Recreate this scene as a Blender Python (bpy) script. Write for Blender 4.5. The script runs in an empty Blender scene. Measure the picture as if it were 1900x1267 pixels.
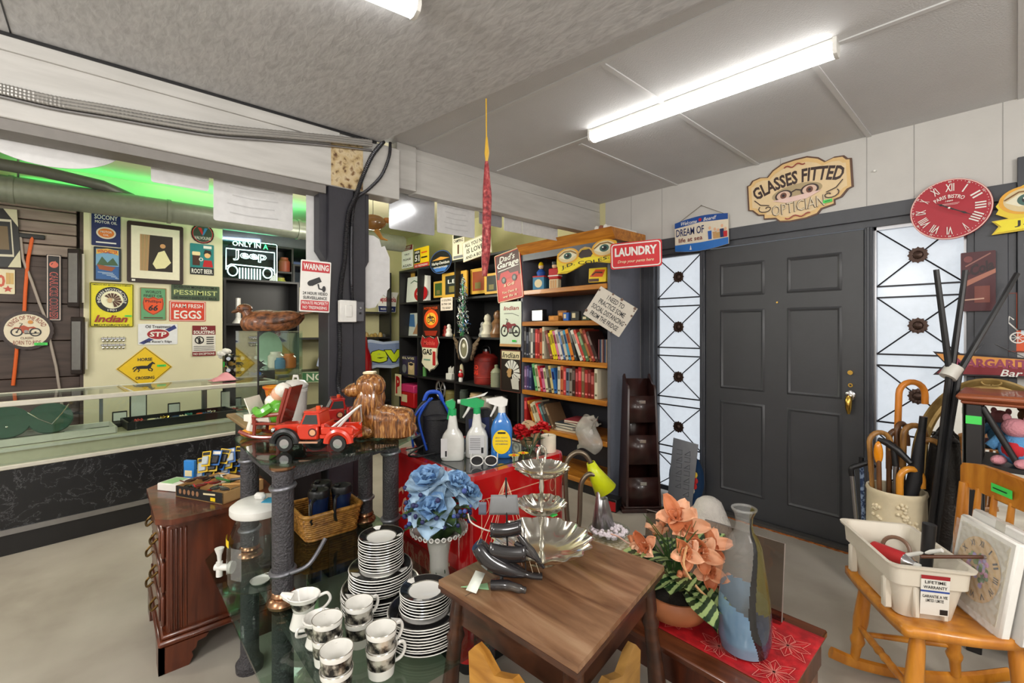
import bpy,bmesh,math,random
from mathutils import Vector,Matrix,Euler
R=math.radians;PI=math.pi
sc=bpy.context.scene
COL=sc.collection
random.seed(7)
# ------------------------------------------------------------------ camera, world, exposure
H=1.39;F=844.0;CX=950.0;CY=612.0
C48=math.cos(R(48));S48=math.sin(R(48))
cam=bpy.data.cameras.new('camera');cam_ob=bpy.data.objects.new('camera',cam);COL.objects.link(cam_ob)
cam.sensor_width=36;cam.lens=F/1900*36;cam.shift_y=-21.5/1900;cam.clip_start=.02
cam_ob.location=(0,0,H);cam_ob.rotation_euler=(R(90),0,R(48));sc.camera=cam_ob
vs=sc.view_settings
vs.view_transform='Standard';vs.look='None';vs.gamma=1;vs.use_curve_mapping=False;vs.exposure=0.18
w=bpy.data.worlds.new('world');sc.world=w;w.use_nodes=True
w.node_tree.nodes['Background'].inputs[0].default_value=(.80,.87,.95,1)
w.node_tree.nodes['Background'].inputs[1].default_value=0.95
BATTEN=11.0 # emission of the ceiling battens
for nm,loc,e,col in[('room_fill_rear',(.9,-1.4,2.1),88,(1,.97,.93)),('room_fill_right',(1.5,1.1,2.15),78,(1,.97,.93)),  # added fill points standing in for unseen fixtures, brightening room and ceiling
      ('room_fill_left',(-1.2,-1.9,2.1),78,(1,.97,.93)),('counter_fill',(-3.6,-1.6,1.9),46,(1,.96,.86)),
      ('back_room_fill',(-4.3,2.0,2.0),46,(1,.96,.84))]:  # counter and back room points are added fill too, without a fixture
 L=bpy.data.lights.new(nm,'POINT');L.energy=e;L.color=col;L.shadow_soft_size=.25
 o=bpy.data.objects.new(nm,L);COL.objects.link(o);o.location=loc
def ray(px,py):
 a=(px-CX)/F
 return Vector((-S48+C48*a,C48+S48*a,(CY-py)/F))
def at(px,py,X=None,Y=None,Z=None,t=None):
 d=ray(px,py)
 if X is not None:t=X/d.x
 elif Y is not None:t=Y/d.y
 elif Z is not None:t=(Z-H)/d.z
 return Vector((d.x*t,d.y*t,H+d.z*t))
def dep(p):return-S48*p[0]+C48*p[1]
# ------------------------------------------------------------------ materials
def lin(c):
 return tuple(((x/255)/12.92 if x/255<=.04045 else((x/255+.055)/1.055)**2.4) for x in c)
MATS={}
def mat(name,c=(128,128,128),rough=.5,metal=0.,var=.06,scale=25.,bump=0.,bscale=80.,emit=0.,spec=.5,stretch=None,coat=0.):
 if name in MATS:return MATS[name]
 m=bpy.data.materials.new(name);m.use_nodes=True;MATS[name]=m
 nt=m.node_tree;b=nt.nodes['Principled BSDF'];n=nt.nodes.new;lk=nt.links.new
 c3=lin(c)
 b.inputs['Roughness'].default_value=rough;b.inputs['Metallic'].default_value=metal
 b.inputs['Specular IOR Level'].default_value=spec;b.inputs['Coat Weight'].default_value=coat
 tc=n('ShaderNodeTexCoord');mp=n('ShaderNodeMapping');lk(tc.outputs['Object'],mp.inputs[0])
 if stretch:mp.inputs['Scale'].default_value=stretch
 nz=n('ShaderNodeTexNoise');nz.inputs['Scale'].default_value=scale;nz.inputs['Detail'].default_value=4
 lk(mp.outputs[0],nz.inputs[0])
 mx=n('ShaderNodeMix');mx.data_type='RGBA'
 mx.inputs[6].default_value=(*[x*(1-2*var) for x in c3],1);mx.inputs[7].default_value=(*[min(1,x*(1+2*var)) for x in c3],1)
 lk(nz.outputs[0],mx.inputs[0]);lk(mx.outputs[2],b.inputs['Base Color'])
 if bump:
  n2=n('ShaderNodeTexNoise');n2.inputs['Scale'].default_value=bscale;n2.inputs['Detail'].default_value=5;lk(mp.outputs[0],n2.inputs[0])
  bp=n('ShaderNodeBump');bp.inputs['Strength'].default_value=bump;bp.inputs['Distance'].default_value=.01
  lk(n2.outputs[0],bp.inputs['Height']);lk(bp.outputs[0],b.inputs['Normal'])
 if emit:
  b.inputs['Emission Color'].default_value=(*c3,1);b.inputs['Emission Strength'].default_value=emit
 return m
def ramp_mat(name,stops,scale=6.,detail=6.,stretch=(1,1,1),rough=.5,bump=0.,dist=0.,metal=0.,coat=0.,kind='noise',bdist=.01):
 if name in MATS:return MATS[name]
 m=bpy.data.materials.new(name);m.use_nodes=True;MATS[name]=m
 nt=m.node_tree;b=nt.nodes['Principled BSDF'];n=nt.nodes.new;lk=nt.links.new
 b.inputs['Roughness'].default_value=rough;b.inputs['Metallic'].default_value=metal;b.inputs['Coat Weight'].default_value=coat
 tc=n('ShaderNodeTexCoord');mp=n('ShaderNodeMapping');lk(tc.outputs['Object'],mp.inputs[0]);mp.inputs['Scale'].default_value=stretch
 if kind=='wave':
  nz=n('ShaderNodeTexWave');nz.inputs['Scale'].default_value=scale;nz.inputs['Distortion'].default_value=dist;nz.inputs['Detail'].default_value=detail
 elif kind=='voronoi':
  nz=n('ShaderNodeTexVoronoi');nz.inputs['Scale'].default_value=scale;nz.feature='DISTANCE_TO_EDGE'
 else:
  nz=n('ShaderNodeTexNoise');nz.inputs['Scale'].default_value=scale;nz.inputs['Detail'].default_value=detail;nz.inputs['Distortion'].default_value=dist
 lk(mp.outputs[0],nz.inputs[0])
 cr=n('ShaderNodeValToRGB');e=cr.color_ramp.elements
 while len(e)<len(stops):e.new(.5)
 for i,(p,c) in enumerate(stops):e[i].position=p;e[i].color=(*lin(c),1)
 lk(nz.outputs[0],cr.inputs[0]);lk(cr.outputs[0],b.inputs['Base Color'])
 if bump:
  bp=n('ShaderNodeBump');bp.inputs['Strength'].default_value=bump;bp.inputs['Distance'].default_value=bdist
  lk(nz.outputs[0],bp.inputs['Height']);lk(bp.outputs[0],b.inputs['Normal'])
 return m
def glass(name,tint=(235,245,240),rough=.02,refl=1.0,ior=1.45):
 if name in MATS:return MATS[name]
 m=bpy.data.materials.new(name);m.use_nodes=True;MATS[name]=m
 nt=m.node_tree;n=nt.nodes.new;lk=nt.links.new
 nt.nodes.remove(nt.nodes['Principled BSDF'])
 tr=n('ShaderNodeBsdfTransparent');tr.inputs[0].default_value=(*lin(tint),1)
 tc=n('ShaderNodeTexCoord');nz=n('ShaderNodeTexNoise');nz.inputs['Scale'].default_value=3;lk(tc.outputs['Object'],nz.inputs[0])
 mr=n('ShaderNodeMapRange');mr.inputs[3].default_value=rough*.7;mr.inputs[4].default_value=rough*1.4;lk(nz.outputs[0],mr.inputs[0])
 gl=n('ShaderNodeBsdfGlossy');lk(mr.outputs[0],gl.inputs['Roughness'])
 fr=n('ShaderNodeLayerWeight');fr.inputs[0].default_value=.5
 pw=n('ShaderNodeMath');pw.operation='POWER';pw.inputs[1].default_value=4.;lk(fr.outputs['Facing'],pw.inputs[0])
 mu=n('ShaderNodeMath');mu.operation='MULTIPLY_ADD';mu.inputs[1].default_value=.75;mu.inputs[2].default_value=.035*refl;lk(pw.outputs[0],mu.inputs[0])
 mx=n('ShaderNodeMixShader');lk(mu.outputs[0],mx.inputs[0]);lk(tr.outputs[0],mx.inputs[1]);lk(gl.outputs[0],mx.inputs[2])
 lk(mx.outputs[0],nt.nodes['Material Output'].inputs[0])
 return m
def frost(name,c=(235,238,240),alpha=.5):
 if name in MATS:return MATS[name]
 m=bpy.data.materials.new(name);m.use_nodes=True;MATS[name]=m
 nt=m.node_tree;n=nt.nodes.new;lk=nt.links.new;b=nt.nodes['Principled BSDF']
 tc=n('ShaderNodeTexCoord');nz=n('ShaderNodeTexNoise');nz.inputs['Scale'].default_value=30;lk(tc.outputs['Object'],nz.inputs[0])
 mr=n('ShaderNodeMapRange');mr.inputs[3].default_value=alpha*.85;mr.inputs[4].default_value=min(1,alpha*1.15);lk(nz.outputs[0],mr.inputs[0])
 b.inputs['Base Color'].default_value=(*lin(c),1);b.inputs['Roughness'].default_value=.15;lk(mr.outputs[0],b.inputs['Alpha'])
 return m
def paint(r,g,b,rough=.45): # printed or enamelled colour
 return mat('paint_%d_%d_%d'%(r,g,b),(r,g,b),rough,var=.03,scale=40)
WHITE=paint(232,230,224);BLACK=paint(22,22,24);RED=paint(188,22,30);YEL=paint(240,205,20)
CREAM=paint(228,215,175);GREEN=paint(50,190,70);BLUE=paint(30,85,170);ORANGE=paint(225,80,25);NAVY=paint(26,38,90)
BROWN=paint(84,48,28);GREY=paint(120,120,122);MAROON=paint(120,24,34);TAN=paint(196,150,100);PINK=paint(220,150,160)
SILVER=mat('silver_plate',(225,222,212),.16,1.,.05)
CHROME=mat('chrome',(205,205,208),.12,1.,.03)
STEEL=mat('brushed_steel',(165,165,168),.32,1.,.06)
BRASS=mat('brass',(205,165,80),.22,1.,.06)
BLKMET=mat('black_metal',(26,26,28),.4,.2)
BLKPL=mat('black_plastic',(24,24,26),.38)
WHTPL=mat('white_plastic',(228,227,222),.35)
BLKWOOD=mat('black_stained_wood',(30,29,30),.45,var=.12,stretch=(1,1,.2))
GLASS=glass('clear_glass');GGLASS=glass('green_tinted_glass',(243,249,246))
CERAM=mat('white_porcelain',(236,234,228),.12,coat=.5,var=.02)
def wood(name,dark,light,scale=3.,stretch=(1,8,8),rough=.38,coat=.2,bump=.05):
 mid=tuple((a+b)/2 for a,b in zip(dark,light))
 return ramp_mat(name,[(.30,dark),(.5,mid),(.72,light)],scale,8,stretch,rough,bump,.6,coat=coat)
OAK_X=wood('golden_pine_shelf',(150,86,22),(214,142,46),2.,(1.5,14,14))
DKWOOD=wood('dark_cherry_wood',(46,20,12),(98,46,26),2.5,(10,10,1.2),.3)
MAPLE=wood('honey_maple',(170,100,26),(222,150,52),3.,(6,6,1.5),.32)
# ------------------------------------------------------------------ mesh builder
class MB:
 def __init__(s):s.v=[];s.f=[];s.m=[];s.T=Matrix.Identity(4)
 def add(s,vs,fs,m):
  o=len(s.v);T=s.T
  s.v+=[T@Vector(p) for p in vs];s.f+=[tuple(i+o for i in f) for f in fs];s.m+=[m]*len(fs)
  return s
 def box(s,x0,y0,z0,x1,y1,z1,m,b=0.):
  if not b:
   vs=[(x,y,z) for x in(x0,x1) for y in(y0,y1) for z in(z0,z1)]
   return s.add(vs,[(0,1,3,2),(4,6,7,5),(0,4,5,1),(2,3,7,6),(0,2,6,4),(1,5,7,3)],m)
  c=((x0+x1)/2,(y0+y1)/2,(z0+z1)/2);h=(abs(x1-x0)/2,abs(y1-y0)/2,abs(z1-z0)/2)
  b=min(b,*[q*.95 for q in h]);vs=[];ix={}
  for sx in(-1,1):
   for sy in(-1,1):
    for sz in(-1,1):
     for ax in range(3):
      p=[]
      for k,sg in enumerate((sx,sy,sz)):p.append(c[k]+sg*(h[k]-(0 if k==ax else b)))
      ix[(sx,sy,sz,ax)]=len(vs);vs.append(tuple(p))
  fs=[]
  for ax in range(3):
   u,v=[k for k in range(3) if k!=ax]
   for sg in(-1,1):
    q=[]
    for a,bb in((-1,-1),(1,-1),(1,1),(-1,1)):
     t=[0,0,0];t[ax]=sg;t[u]=a;t[v]=bb;q.append(ix[(*t,ax)])
    fs.append(tuple(q))
   for a in(-1,1):
    for bb in(-1,1):
     q=[]
     for sg,axx in((-1,u),(1,u),(1,v),(-1,v)):
      t=[0,0,0];t[ax]=sg;t[u]=a;t[v]=bb;q.append(ix[(*t,axx)])
     fs.append(tuple(q))
  for sx in(-1,1):
   for sy in(-1,1):
    for sz in(-1,1):fs.append(tuple(ix[(sx,sy,sz,k)] for k in range(3)))
  return s.add(vs,fs,m)
 def cyl(s,p0,p1,r0,m,r1=None,seg=14):
  return s.tube([p0,p1],[r0,r0 if r1 is None else r1],m,seg)
 def tube(s,pts,r,m,seg=8,closed=False,caps=True,flat=1.):
  pts=[Vector(p) for p in pts];n=len(pts)
  rs=list(r) if isinstance(r,(list,tuple)) else[r]*n
  tan=[]
  for i in range(n):
   a=pts[(i-1)%n] if(closed or i>0) else pts[i];b=pts[(i+1)%n] if(closed or i<n-1) else pts[i]
   d=b-a;tan.append(d.normalized() if d.length>1e-9 else Vector((0,0,1)))
  up=Vector((0,0,1)) if abs(tan[0].z)<.9 else Vector((1,0,0))
  nx=tan[0].cross(up).normalized();vs=[]
  for i in range(n):
   nx=(nx-tan[i]*nx.dot(tan[i]));nx=nx.normalized() if nx.length>1e-6 else tan[i].orthogonal().normalized()
   ny=tan[i].cross(nx)
   for k in range(seg):
    a=2*PI*k/seg
    vs.append(pts[i]+nx*(math.cos(a)*rs[i])+ny*(math.sin(a)*rs[i]*flat))
  fs=[]
  for i in range(n if closed else n-1):
   j=(i+1)%n
   for k in range(seg):
    l=(k+1)%seg;fs.append((i*seg+k,i*seg+l,j*seg+l,j*seg+k))
  if caps and not closed:fs.append(tuple(range(seg))[::-1]);fs.append(tuple((n-1)*seg+k for k in range(seg)))
  return s.add(vs,fs,m)
 def lathe(s,prof,m,seg=24,c=(0,0,0),sx=1.,sy=1.,wob=None):
  vs=[];n=len(prof)
  for r,z in prof:
   for k in range(seg):
    a=2*PI*k/seg;q=r if wob is None else r*(1+wob(a,z))
    vs.append((c[0]+q*math.cos(a)*sx,c[1]+q*math.sin(a)*sy,c[2]+z))
  fs=[]
  for i in range(n-1):
   for k in range(seg):
    l=(k+1)%seg;fs.append((i*seg+k,i*seg+l,(i+1)*seg+l,(i+1)*seg+k))
  return s.add(vs,fs,m)
 def prism(s,poly,d0,d1,m,plane='xz'):
  def q(a,b,d):return{'xz':(a,d,b),'xy':(a,b,d),'yz':(d,a,b)}[plane]
  n=len(poly);vs=[q(a,b,d0) for a,b in poly]+[q(a,b,d1) for a,b in poly]
  fs=[tuple(range(n))[::-1],tuple(range(n,2*n))]+[(i,(i+1)%n,n+(i+1)%n,n+i) for i in range(n)]
  return s.add(vs,fs,m)
 def ell(s,c,r,m,seg=14,rings=9,rot=None):
  if not isinstance(r,(tuple,list)):r=(r,r,r)
  Rm=Euler(rot).to_matrix() if rot else None;vs=[];c=Vector(c)
  for i in range(rings+1):
   ph=-PI/2+PI*i/rings
   for k in range(seg):
    a=2*PI*k/seg;p=Vector((r[0]*math.cos(ph)*math.cos(a),r[1]*math.cos(ph)*math.sin(a),r[2]*math.sin(ph)))
    vs.append(c+(Rm@p if Rm else p))
  fs=[(i*seg+k,i*seg+(k+1)%seg,(i+1)*seg+(k+1)%seg,(i+1)*seg+k) for i in range(rings) for k in range(seg)]
  return s.add(vs,fs,m)
 def grid(s,fn,nu,nv,m,cu=False):
  vs=[fn(i/nu,j/nv) for i in range(nu if cu else nu+1) for j in range(nv+1)]
  fs=[];N=nu
  for i in range(nu):
   for j in range(nv):
    a=i*(nv+1)+j;b=((i+1)%N if cu else i+1)*(nv+1)+j
    fs.append((a,b,b+1,a+1))
  return s.add(vs,fs,m)
 def build(s,name,parent=None,sharp=38,solid=0.,weld=True):
  me=bpy.data.meshes.new(name);me.from_pydata([tuple(v) for v in s.v],[],s.f)
  ms=[]
  for x in s.m:
   if x not in ms:ms.append(x)
  for x in ms:me.materials.append(x)
  me.polygons.foreach_set('material_index',[ms.index(x) for x in s.m])
  bm=bmesh.new();bm.from_mesh(me)
  if weld:bmesh.ops.remove_doubles(bm,verts=bm.verts,dist=1e-6)
  bmesh.ops.recalc_face_normals(bm,faces=bm.faces);bm.to_mesh(me);bm.free()
  me.polygons.foreach_set('use_smooth',[True]*len(me.polygons));me.set_sharp_from_angle(angle=R(sharp))
  o=bpy.data.objects.new(name,me);COL.objects.link(o)
  if parent:o.parent=parent
  if solid:
   md=o.modifiers.new('thickness','SOLIDIFY');md.thickness=solid;md.offset=0
  return o
def tag(o,label,cat,group=None,kind=None):
 if label:o['label']=label
 if cat:o['category']=cat
 if group:o['group']=group
 if kind:o['kind']=kind
 return o
def thing(name,label,cat,loc=(0,0,0),rz=0.,group=None,roll=0.,tilt=0.):
 o=bpy.data.objects.new(name,None);COL.objects.link(o);o.empty_display_size=.05
 o.location=loc;o.rotation_euler=(tilt,roll,rz)
 return tag(o,label,cat,group)
def dup(root,loc=None,rz=None,label=None,group=None):
 r=root.copy();COL.objects.link(r)
 if loc is not None:r.location=loc
 if rz is not None:r.rotation_euler.z=rz
 if label:r['label']=label
 if group:r['group']=group
 for ch in root.children:
  c=ch.copy();COL.objects.link(c);c.parent=r
  for g in ch.children:
   d=g.copy();COL.objects.link(d);d.parent=c
 return r
def one(mb,name,label,cat,loc=(0,0,0),rz=0.,group=None,**k): # a thing that is one mesh
 o=mb.build(name,**k);o.location=loc;o.rotation_euler=(0,0,rz);return tag(o,label,cat,group)
def struct(mb,name,parent=None,**k):
 o=mb.build(name,parent,**k);o['kind']='structure';return o
ORD='first second third fourth fifth sixth seventh eighth ninth tenth eleventh twelfth thirteenth fourteenth fifteenth sixteenth seventeenth eighteenth nineteenth twentieth'.split()
ORD+=['twenty-'+x for x in ORD[:9]]
# ------------------------------------------------------------------ flat signs
TXT={}
def text_geo(body,bold=0.):
 k=(body,bold)
 if k in TXT:return TXT[k]
 cu=bpy.data.curves.new('lettering','FONT');cu.body=body;cu.resolution_u=2;cu.offset=bold+.012;cu.align_x='CENTER'
 ob=bpy.data.objects.new('lettering',cu);me=ob.to_mesh()
 vs=[(v.co.x,v.co.y) for v in me.vertices];fs=[tuple(p.vertices) for p in me.polygons]
 ob.to_mesh_clear();bpy.data.objects.remove(ob);bpy.data.curves.remove(cu)
 xs=[p[0] for p in vs];ys=[p[1] for p in vs]
 x0,x1,y0,y1=min(xs),max(xs),min(ys),max(ys)
 vs=[((x-(x0+x1)/2)/(x1-x0),(y-(y0+y1)/2)/(y1-y0)) for x,y in vs]
 TXT[k]=(vs,fs);return TXT[k]
def circle(cx,cz,rx,rz=None,n=32,a0=0.,a1=2*PI):
 rz=rx if rz is None else rz
 return[(cx+rx*math.cos(a0+(a1-a0)*i/n),cz+rz*math.sin(a0+(a1-a0)*i/n)) for i in range(n)]
def rrect(x0,z0,x1,z1,r,n=4):
 p=[]
 for cx,cz,a in((x1-r,z1-r,0),(x0+r,z1-r,PI/2),(x0+r,z0+r,PI),(x1-r,z0+r,3*PI/2)):
  p+=[(cx+r*math.cos(a+PI/2*i/n),cz+r*math.sin(a+PI/2*i/n)) for i in range(n+1)]
 return p
def frame2(plane,px0,py0,px1,py1):
 """centre and real size of something whose outline spans these photo pixels on a known wall plane"""
 k={plane[0]:plane[1]};mx=(px0+px1)/2;my=(py0+py1)/2
 c=at(mx,my,**k)
 w=(at(px1,my,**k)-at(px0,my,**k));w.z=0
 return c,w.length,(at(mx,py0,**k)-at(mx,py1,**k)).z
class Sign:
 def __init__(s,name,label,cat,loc,w,h,m,rz=0.,roll=0.,tilt=0.,shape=None,th=.005,group=None,r=None,bevel=False,panel='panel'):
  s.root=thing(name,label,cat,loc,rz,group,roll,tilt);s.w=w;s.h=h;s.th=th;s.parts={};s.k=1
  b=MB();sh=shape or rrect(-w/2,-h/2,w/2,h/2,min(w,h)*.04 if r is None else max(r,1e-4))
  b.prism(sh,0,-th,m);s.panel=b.build(panel,s.root);s.shape=sh
 def mb(s,part):return s.parts.setdefault(part,MB())
 def y(s):s.k+=1;return-s.th-.0005*s.k
 def poly(s,pts,m,part='emblem',y=None):
  y=s.y() if y is None else y
  s.mb(part).add([(a,y,b) for a,b in pts],[tuple(range(len(pts)))],m);return s
 def rect(s,x0,z0,x1,z1,m,part='emblem',r=0.):
  return s.poly(rrect(x0,z0,x1,z1,r) if r else[(x0,z0),(x1,z0),(x1,z1),(x0,z1)],m,part)
 def disc(s,cx,cz,rx,m,rz=None,part='emblem',n=32):return s.poly(circle(cx,cz,rx,rz,n),m,part)
 def ring(s,cx,cz,rx,wid,m,rz=None,part='emblem',n=36):
  rz=rx if rz is None else rz;y=s.y();vs=[]
  for i in range(n):
   a=2*PI*i/n;vs+=[(cx+rx*math.cos(a),y,cz+rz*math.sin(a)),(cx+(rx-wid)*math.cos(a),y,cz+(rz-wid)*math.sin(a))]
  s.mb(part).add(vs,[(2*i,2*((i+1)%n),2*((i+1)%n)+1,2*i+1) for i in range(n)],m);return s
 def line(s,pts,wid,m,part='emblem',closed=False):
  y=s.y();n=len(pts);vs=[];fs=[]
  P=[Vector((a,b)) for a,b in pts]
  for i in range(n):
   a=P[(i-1)%n] if(closed or i) else P[i];b=P[(i+1)%n] if(closed or i<n-1) else P[i]
   d=(b-a);d=d.normalized() if d.length else Vector((1,0));q=Vector((-d.y,d.x))*wid/2
   vs+=[(P[i].x+q.x,y,P[i].y+q.y),(P[i].x-q.x,y,P[i].y-q.y)]
  for i in range(n if closed else n-1):
   j=(i+1)%n;fs.append((2*i,2*i+1,2*j+1,2*j))
  s.mb(part).add(vs,fs,m);return s
 def border(s,inset,wid,m,r=None,part='border'):
  w,h=s.w/2-inset,s.h/2-inset
  return s.line(rrect(-w,-h,w,h,r if r is not None else min(w,h)*.08),wid,m,part,True)
 def outline(s,wid,m,k=.97,part='border'):
  return s.line([(a*k,b*k) for a,b in s.shape],wid,m,part,True)
 def text(s,body,cx,cz,w,h,m,shear=0.,arc=0.,bold=0.,part='lettering',rot=0.,wave=0.):
  vs,fs=text_geo(body,bold);y=s.y();out=[]
  cr,sr=math.cos(rot),math.sin(rot)
  for a,b in vs:
   x=a*w+shear*b*h;z=b*h+wave*math.sin(a*PI*2)
   if arc:
    ang=x/arc;x,z=(arc+z)*math.sin(ang),(arc+z)*math.cos(ang)-arc
   out.append((cx+x*cr-z*sr,y,cz+x*sr+z*cr))
  s.mb(part).add(out,fs,m);return s
 def stack(s,rows,m,x=0.,**k): # rows of (text, z centre, width, height)
  for t,z,w,h in rows:s.text(t,x,z,w,h,m,**k)
  return s
 def done(s):
  for n,b in s.parts.items():b.build(n,s.root,weld=False)
  return s.root
# ------------------------------------------------------------------ the room
FLOOR=ramp_mat('worn_concrete',[(.25,(140,131,120)),(.45,(166,158,147)),(.6,(178,171,160)),(.8,(190,183,172))],1.6,15,rough=.62,bump=.1,dist=.15)
OSB=ramp_mat('painted_strand_board',[(.3,(178,178,179)),(.5,(194,194,195)),(.75,(206,206,206))],14,12,(1.3,3.2,1),.55,.35,.5,bdist=.006)
TILE=mat('grey_ceiling_panel',(204,204,205),.7,bump=.3,bscale=160,var=.03,scale=4)
WWALL=mat('white_wall_paint',(198,196,192),.6,var=.04,scale=6,bump=.08,bscale=60)
BEAMW=ramp_mat('white_painted_timber',[(.2,(178,176,172)),(.55,(194,192,188)),(.8,(202,200,196))],3,8,(4,1,8),.5,.15)
YWALL=mat('yellowed_wall_paint',(214,208,160),.65,var=.04,scale=4)
CWALL=mat('cream_wall_paint',(222,216,184),.65,var=.04,scale=4)
SLATE=mat('slate_grey_paint',(66,68,74),.42,var=.08,scale=12,bump=.06)
DOORM=mat('charcoal_door_paint',(62,63,66),.4,var=.06,scale=9,bump=.04)
PLANK=ramp_mat('brown_planks',[(.3,(58,44,40)),(.7,(84,68,62))],3,6,(8,1,8),.55,.1)
DW=3.5;CE=2.58;OS=2.52;BX=-2.58
b=MB();b.box(-6.5,-3.2,-.1,2.6,3.7,0,FLOOR);struct(b,'floor')
# door wall (front room part, white) with an opening for door and sidelights
b=MB();b.box(BX,DW,2.15,2.6,DW+.14,2.8,WWALL);b.box(BX,DW,0,-2.2,DW+.14,2.15,WWALL);b.box(-.02,DW,0,2.6,DW+.14,2.15,WWALL)
for gx in(-2.3,-2.0,-1.1,-.62,-.40,-.05):b.box(gx-.0015,DW-.0015,2.15,gx+.0015,DW+.001,CE,mat('groove_shadow_gap',(150,149,146)))
struct(b,'wall_door_side')
b=MB();b.box(-6.5,DW,0,BX-.0005,DW+.14,2.95,YWALL);struct(b,'wall_back_room')
b=MB();b.box(-6.44,.94,0,-6.3,DW,2.95,YWALL);struct(b,'wall_recess')
b=MB();b.box(-5.74,-.126,0,-5.6,.94,2.95,CWALL);b.box(-6.3,.80,0,-5.74,.94,2.95,CWALL);b.box(-5.74,-3.2,2.52,-5.6,-.126,2.95,CWALL);b.box(-5.76,-3.2,0,-5.695,-.126,2.52,PLANK);struct(b,'wall_poster_side')
b=MB();b.box(-6.5,-3.3,0,2.7,-3.16,2.95,WWALL);struct(b,'wall_rear')
b=MB();b.box(2.6,-3.2,0,2.74,3.7,2.95,WWALL);struct(b,'wall_right')
# ceilings
b=MB();b.box(BX-.1,1.0,CE,2.6,DW,CE+.04,TILE);struct(b,'ceiling')
b=MB();b.prism([(BX,-3.16),(2.6,-3.16),(2.6,1.24+.159*5.18),(BX,1.24)],OS,OS+.05,OSB,'xy')
b.box(-2.58,-.262,OS-.0015,2.6,-.257,OS,BLACK);struct(b,'ceiling_strand_board')
b=MB();b.box(-6.5,-3.2,2.8,BX-.1,3.64,2.86,CWALL);struct(b,'ceiling_back_room')
GRID=mat('grey_grid_strip',(206,206,206),.5,var=.02)
ti=1
def trim(mb,**k):
 global ti
 o=struct(mb,'trim_%d'%ti,**k);ti+=1;return o
for(x0,y0,x1,y1) in[(-2.6,1.52,2.5,2.0),(-2.6,2.2,2.5,2.36)]:
 v=Vector((x1-x0,y1-y0,0));n=Vector((-v.y,v.x,0)).normalized()*.012
 b=MB();b.prism([(x0-n.x,y0-n.y),(x1-n.x,y1-n.y),(x1+n.x,y1+n.y),(x0+n.x,y0+n.y)],CE-.006,CE,GRID,'xy');trim(b)
for x in(-1.87,-1.247,-.608,.014):
 b=MB();b.box(x-.012,2.27,CE-.006,x+.012,DW,CE,GRID);trim(b)
for x in(-1.24,0.):
 b=MB();b.box(x-.012,1.66,CE-.006,x+.012,2.24,CE,GRID);trim(b)
# beams
b=MB();b.box(BX-.12,-3.16,2.2,BX,1.38,OS-.003,BEAMW,.004);b.box(BX,-3.16,2.452,BX+.012,1.0,OS-.008,BEAMW,.002);b.box(BX-.12,-3.16,OS-.014,BX+.017,1.22,OS-.001,BLACK)
trim(b)
RUST=ramp_mat('peeling_rusty_paint',[(.35,(92,62,36)),(.45,(190,166,122)),(.6,(206,188,152)),(.7,(120,86,50))],22,10,rough=.7,bump=.4)
b=MB();b.box(BX-.02,.955,2.205,BX+.003,1.14,2.49,RUST);b.cyl((BX+.003,1.03,2.35),(BX+.012,1.03,2.35),.012,RUST,seg=6);trim(b)
b=MB();b.box(BX-.13,1.38,2.29,BX-.04,1.52,CE,BEAMW,.003);trim(b)
b=MB();b.box(BX-.15,1.52,2.285,BX-.06,DW,2.50,BEAMW,.004);b.box(BX-.15,1.52,2.5,BX-.064,DW,CE,BEAMW,.003);trim(b)
b=MB();b.box(BX-.14,-3.16,2.155,BX-.01,.93,2.199,mat('grey_beam_base',(128,124,120),.6));trim(b)
# post
POSTM=mat('charcoal_post_paint',(44,43,50),.45,var=.12,scale=18,bump=.06)
b=MB();b.box(BX-.16,.94,0,BX-.0,1.085,2.2,POSTM,.004);b.box(BX-.15,1.087,0,BX-.015,1.165,2.2,POSTM,.004)
b.prism([(.90,2.2),(.94,2.2),(.94,1.78),(.90,1.84)],BX-.15,BX-.03,POSTM,'yz');b.prism([(1.165,2.2),(1.19,2.2),(1.19,1.80),(1.165,1.75)],BX-.15,BX-.03,POSTM,'yz');trim(b)
# door frame header and jambs
b=MB();b.box(-2.2,DW-.012,2.062,.0,DW+.1,2.15,SLATE,.003);b.box(-2.2,DW+.01,2.02,.0,DW+.1,2.062,SLATE);trim(b)
for x0,x1 in((-2.2,-2.075),(-1.672,-1.632),(-.632,-.59),(-.185,.0)):
 b=MB();b.box(x0,DW-.01,0,x1,DW+.1,2.02,SLATE,.004);b.box(x0+.03 if x1-x0>.1 else x0+.012,DW-.018,0,x1-.03 if x1-x0>.1 else x1-.012,DW,2.02,SLATE,.003);trim(b)
b=MB();b.box(.0,DW-.03,1.39,.06,DW,2.27,SLATE,.003);trim(b)
# threshold
b=MB();b.box(-1.67,DW-.05,0,-.56,DW+.1,.022,mat('weathered_sill',(70,68,66),.6));trim(b)
RUSTY=ramp_mat('orange_rust_scale',[(.35,(120,62,20)),(.6,(190,110,40)),(.8,(150,120,90))],40,8,rough=.8)
b=MB()
n=60;e=[(-1.6+1.06*i/n,DW-.05-.012-.012*random.random()) for i in range(n+1)]
b.prism(e+[(-.54,DW-.05),(-1.6,DW-.05)],.0,.004,RUSTY,'xy');trim(b)
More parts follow.
